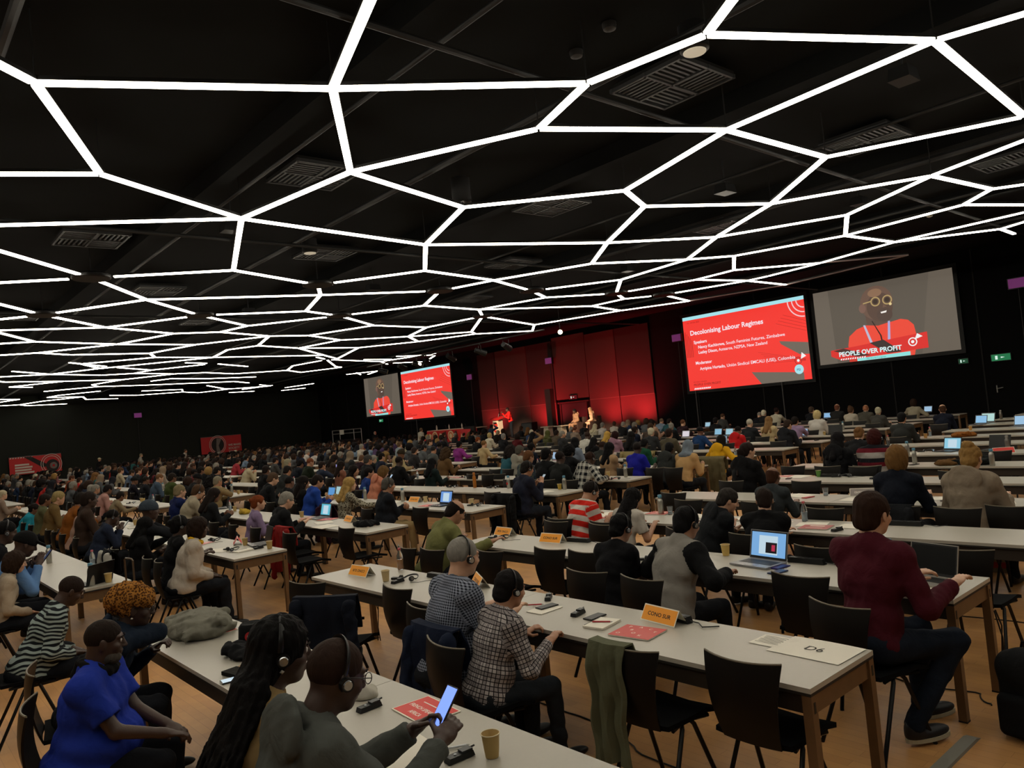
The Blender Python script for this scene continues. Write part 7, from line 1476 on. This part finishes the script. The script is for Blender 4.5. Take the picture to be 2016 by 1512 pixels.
tag(obj('camera', MB().box((0, 0, 0), (.14, .07, .10)).cyl((0, .03, 0), (0, .12, 0), .04), M_dev), 'black camera held up by the photographer before the stage', 'camera').location = (-31.6, 25.5+.36, 1.62)
for x, yaw, hs, hcx, sk, tc, lab in ((-27.0, 165, 'short', '1a1413', '4a3226', '8a6a50', 'dark-haired panellist seated on stage in patterned top'), (-25.9, 140, 'wrap', 'c89a70', '6e4a36', 'c8a080', 'panellist in pale head wrap and light robe seated on stage')):
    t = empty('armchair', (x, 27.5, .70), math.radians(yaw), label='stage armchair under the '+' '.join(lab.split()[:8]), cat='armchair'); obj('seat', MB().box((0, 0, .28), (.6, .56, .30), taper=.97), cloth('3a2a24'), t); obj('backrest', MB().box((0, -.28, .55), (.62, .14, .6), taper=.9), cloth('3a2a24'), t)
    for sx in (-1, 1): obj('armrest', MB().box((sx*.33, -.02, .36), (.10, .52, .5)), cloth('3a2a24'), t)
    o = figure(x, 27.5, math.radians(yaw), .96, 0, 'lap', 1.2, 'hijab' if hs == 'wrap' else hs, hcx, sk, 'coat', tc, .02, pants=tc); o.location.z = .72; tag(o, lab, 'person')
for x, lab in ((-28.7, 'white cube table at left of the panellists'), (-27.7, 'white low table between the panellists')):
    t = empty('side_table', (x, 27.0, .70), label=lab, cat='table'); obj('top', MB().box((0, 0, .5), (.6, .5, .05)), mat('lectern_white', 'c8b8a0', .5), t); obj('pedestal', MB().box((0, 0, .25), (.4, .35, .48), taper=.8), mat('lectern_white', 'c8b8a0', .5), t)
t = empty('stage_monitor', (-30.0, 26.9, .70), .2, label='black loudspeaker box on stage between lectern and panellists', cat='loudspeaker'); obj('cabinet', MB().box((0, 0, .4), (.7, .5, .8)), mat('stage_black2', '080808', .5), t); obj('grille', MB().box((0, -.255, .4), (.62, .01, .7)), mat('speaker_mesh', '3a3a3a', .5), t)
t = empty('display_monitor', (-34.0, 26.0, 0), label='black confidence monitor on a stand left of the lectern', cat='monitor'); obj('display', MB().box((0, 0, 1.25), (1.0, .12, .62)), mat('stage_black2', '080808', .5), t); obj('stand', MB().box((0, 0, .5), (.1, .1, 1.0)).box((0, 0, .03), (.6, .4, .05)), M_rail, t)
t = empty('loudspeaker_column', (-30.35, 28.9, .70), label='tall dark line-array column on stage beside the door', cat='loudspeaker'); obj('cabinet', MB().box((0, 0, 1.25), (.42, .3, 2.5)), mat('column_brown', '2a241e', .6), t); obj('foot', MB().box((0, 0, .04), (.6, .5, .08)), M_rail, t)
t = empty('presidium_desk', (-36.9, 27.1, .70), label='long stage desk with red and cream graphic front', cat='desk')
obj('desk_top', MB().box((0, .1, .74), (5.0, .8, .04)), mat('lectern_white', 'c8b8a0', .5), t); b = MB().box((0, -.3, .36), (5.0, .04, .74)); 
for i in range(9): 
    x = -2.2+.55*i; b.box((x, -.325, .30+.1*(i % 2)), (.24, .01, .5), rot(0, 18*(-1)**i, 0), mi=1+(i % 2))
    if i % 3 == 1: b.cyl((x, -.33, .38), (x, -.337, .38), .30, n=24, mi=1); b.cyl((x, -.337, .38), (x, -.344, .38), .22, n=24, mi=3); b.cyl((x, -.344, .38), (x, -.35, .38), .14, n=24, mi=1)
obj('front_panel', b, [mat('desk_red', 'b81c18', .5), mat('desk_cream', 'd0b890', .5), mat('desk_dark', '4a1410', .5), mat('desk_orange', 'b85a30', .5)], t)
for i in range(5): obj('microphone', MB().tube([(-2+i, .1, .76), (-2+i, .08, .95), (-2+i, .02, 1.02)], .014, 6), M_dev, t)
for i, x in enumerate((-38.9, -37.6, -36.3)):
    tag(obj('water_bottle', MB().lathe([(.04, 0), (.04, .2), (.015, .26), (.015, .3)], (x, 27.2, 1.462), n=14), mat('bottle_glass', 'c8b8a8', .2), smooth=True), 'pale bottle on the stage desk, %s from the left' % ordn(i+1), 'bottle')
t = empty('flag_banner', (-33.9, 25.6, 0), label='red triangular pennant stand at right end of the stage desk', cat='banner'); obj('cloth', MB().sheet([[(-.5, 0, 1.45), (.5, 0, 1.42)], [(-.15, -.05, .9), (.35, -.05, .9)], [(.1, 0, .3), (.25, 0, .3)]], .02), mat('pennant_red', 'b02428', .7), t); obj('stand', MB().cyl((.2, .05, 0), (.2, .05, 1.46), .02), M_rail, t)
t = empty('equipment_rack', (-50.0, 27.0, 0), label='silver-framed equipment rack by the far front wall', cat='rack'); f = MB()
for x in (-1.6, 1.6):
    for y in (-.3, .3): f.cyl((x, y, 0), (x, y, 2.0), .03, n=8)
for z in (.3, 1.75, 2.0): f.box((0, -.3, z), (3.2, .04, .05)); f.box((0, .3, z), (3.2, .04, .05))
obj('frame', f, mat('rack_silver', '9a9a96', .35, .6), t); obj('case', MB().box((0, 0, .8), (3.0, .5, 1.0)), mat('fitting_black', '0d0d0e', .5), t); obj('paper', MB().box((-.1, -.33, 1.85), (.6, .01, .34)), mat('paper', 'dcd6c8', .7), t)
# people standing far off
for x, y, rz, hs, hcx, sk, ts, tc, lab, st in ((-45.5, 26.6, .4, 'fringe', 'a08a78', 'c09478', 'jacket', '101012', 'standing man with pale bald head by the equipment rack', 0), (-56.0, 17.4, -.6, 'short', '4a382a', 'a87a5e', 'shirt', 'a8a094', 'standing person in white shirt at the far left', 0), (-58.2, 12.4, -.4, 'cap', 'b0a88a', 'a87a5e', 'jacket', '141416', 'standing person in pale cap by the left wall', 0), (-58.0, 15.0, -.3, 'short', '8a8068', 'c09478', 'tee', '9a968c', 'standing person in striped top by the left wall', 0), (-37.4, 24.9, .1, 'short', '5a4634', 'c09478', 'shirt', 'a09a8c', 'standing person in white shirt in front of stage desk', 0)):
    o = figure(x, y, rz, 1.0, 0, 'side', 1.2, hs, hcx, sk, ts, tc, .022, stand=True); tag(o, lab, 'person')
# banners on the left wall
def banner(y0, y1, z0, z1, lab, draw):
    t = empty('wall_banner', (X0+.25, (y0+y1)/2, z0), label=lab, cat='banner'); W = y1-y0; H = z1-z0
    b = MB(); q = lambda u, v, l=1: (.015*l-.0, (u-.5)*W, v*H)
    b.box((-.02, 0, H/2), (.03, W, H))
    draw(b, q); obj('printed_cloth', b, [mat('banner_red', 'a82224', .7), mat('banner_white', 'b8aca4', .7), mat('banner_black', '14100f', .7), mat('banner_grey', '6a625e', .7)], t)
    obj('stand', MB().cyl((-.06, -W*.3, -z0), (-.06, -W*.3, H), .02).cyl((-.06, W*.3, -z0), (-.06, W*.3, H), .02).box((-.02, 0, H+.02), (.05, W, .04)), mat('pole_grey', '4a4a4a', .4, .5), t)
def ring(b, q, u, v, r, w, W, H, mi, l=1):
    T = np.linspace(0, 2*math.pi, 33); vs = [q(u+(r_*math.cos(t))/W, v+(r_*math.sin(t))/H, l) for t in T for r_ in (r-w, r)]; b.add(vs, [(2*i, 2*i+1, 2*i+3, 2*i+2) for i in range(32)], mi)
def dr1(b, q):
    b.add([q(.28, .98), q(.42, .98), q(.78, .35), q(.62, .30)], [(0, 1, 2, 3)], 2)
    for i in range(9): b.add([q(.01+.05*i, .93), q(.035+.05*i, .93), q(.045+.05*i, .99), q(.02+.05*i, .99)], [(0, 1, 2, 3)], 1)
    for i, w_ in enumerate((.27, .33, .31, .36)): b.add([q(.1, .50-.15*i, 2), q(.1+w_, .50-.15*i, 2), q(.1+w_, .60-.15*i, 2), q(.1, .60-.15*i, 2)], [(0, 1, 2, 3)], 1)
    for r, m in ((.62, 1), (.5, 1)): ring(b, q, .8, .45, r, .03, 2.95, 1.05, m, 2)
    ring(b, q, .82, .35, .38, .2, 2.95, 1.05, 2, 3); ring(b, q, .84, .35, .2, .12, 2.95, 1.05, 3, 4)
def dr2(b, q):
    for r in (.62, .52): ring(b, q, .4, .5, r, .03, 3., 1.1, 1, 2)
    ring(b, q, .4, .5, .46, .44, 3., 1.1, 2, 2); b.add([q(.38, .9, 3), q(.5, .85, 3), q(.42, .45, 3), q(.46, .0, 3), q(.36, .0, 3), q(.36, .4, 3)], [(0, 1, 2, 3, 4, 5)], 3)
    for i, s_ in enumerate(('WE MAKE', 'SOCIETY', 'WORK')): write(b, s_, .22, V(q(.66, .36-.2*i, 3)), (0, 1, 0), (0, 0, 1), 1, .02)
banner(7.55, 10.55, 1.1, 2.26, 'red banner with four white text lines at the far left', dr1); banner(19.9, 23.0, 1.15, 2.42, 'red WE MAKE SOCIETY banner with a portrait in a circle on the left wall', dr2)
# theatre spotlights on a bar, one bright bulb
tag(obj('lighting_bar', MB().cyl((-36, 21.0, 5.28), (-22, 21.0, 5.28), .03), M_pipe), 'black lighting bar carrying the stage spotlights', 'lighting bar')
for i, (x, ax) in enumerate(((-34.5, -.5), (-32.6, .2), (-31.2, -.4), (-30.4, .5), (-28.4, .2), (-26.2, -.3), (-24.4, .3))):
    t = empty('stage_spotlight', (x, 21.0, 5.28), ax, label='black theatre spotlight on the ceiling bar, %s from the left' % ordn(i+1), cat='spotlight', group='theatre spotlights on the ceiling bar')
    obj('housing', MB().cyl((0, -.22, -.28), (0, .26, -.46), .11, .14, 16), mat('fitting_black', '0d0d0e', .5), t); obj('lens', MB().cyl((0, .255, -.457), (0, .27, -.463), .12, .12, 16), mat('lens_warm', '40382c', .1, emit='ffd9a0', estr=1.2 if i == 3 else .15), t); obj('yoke', MB().tube([(-.14, 0, -.36), (-.14, 0, -.1), (0, 0, -.03), (.14, 0, -.1), (.14, 0, -.36)], .014, 6), M_rail, t)
t = empty('spotlight', (-21.4, 21.3, 5.1), label='single bright warm bulb below the ceiling left of large slide', cat='spotlight'); obj('bulb', MB().lathe([(0, -.10), (.07, -.07), (.1, 0), (.07, .07), (0, .1)], n=18), em('fff0c0', 4.), t, True); obj('drop_rod', MB().cyl((0, 0, .08), (0, 0, 1.2), .012), M_pipe, t)
# small fittings on the right wall
tag(obj('door_handle', MB().cyl((-9.05, Y1-.06, 1.2), (-9.05, Y1-.06, 1.45), .02).cyl((-9.05, Y1-.06, 1.33), (-8.85, Y1-.1, 1.36), .018), mat('rack_silver', '9a9a96', .35, .6)), 'thin silver door handle on the dark right wall', 'door handle')
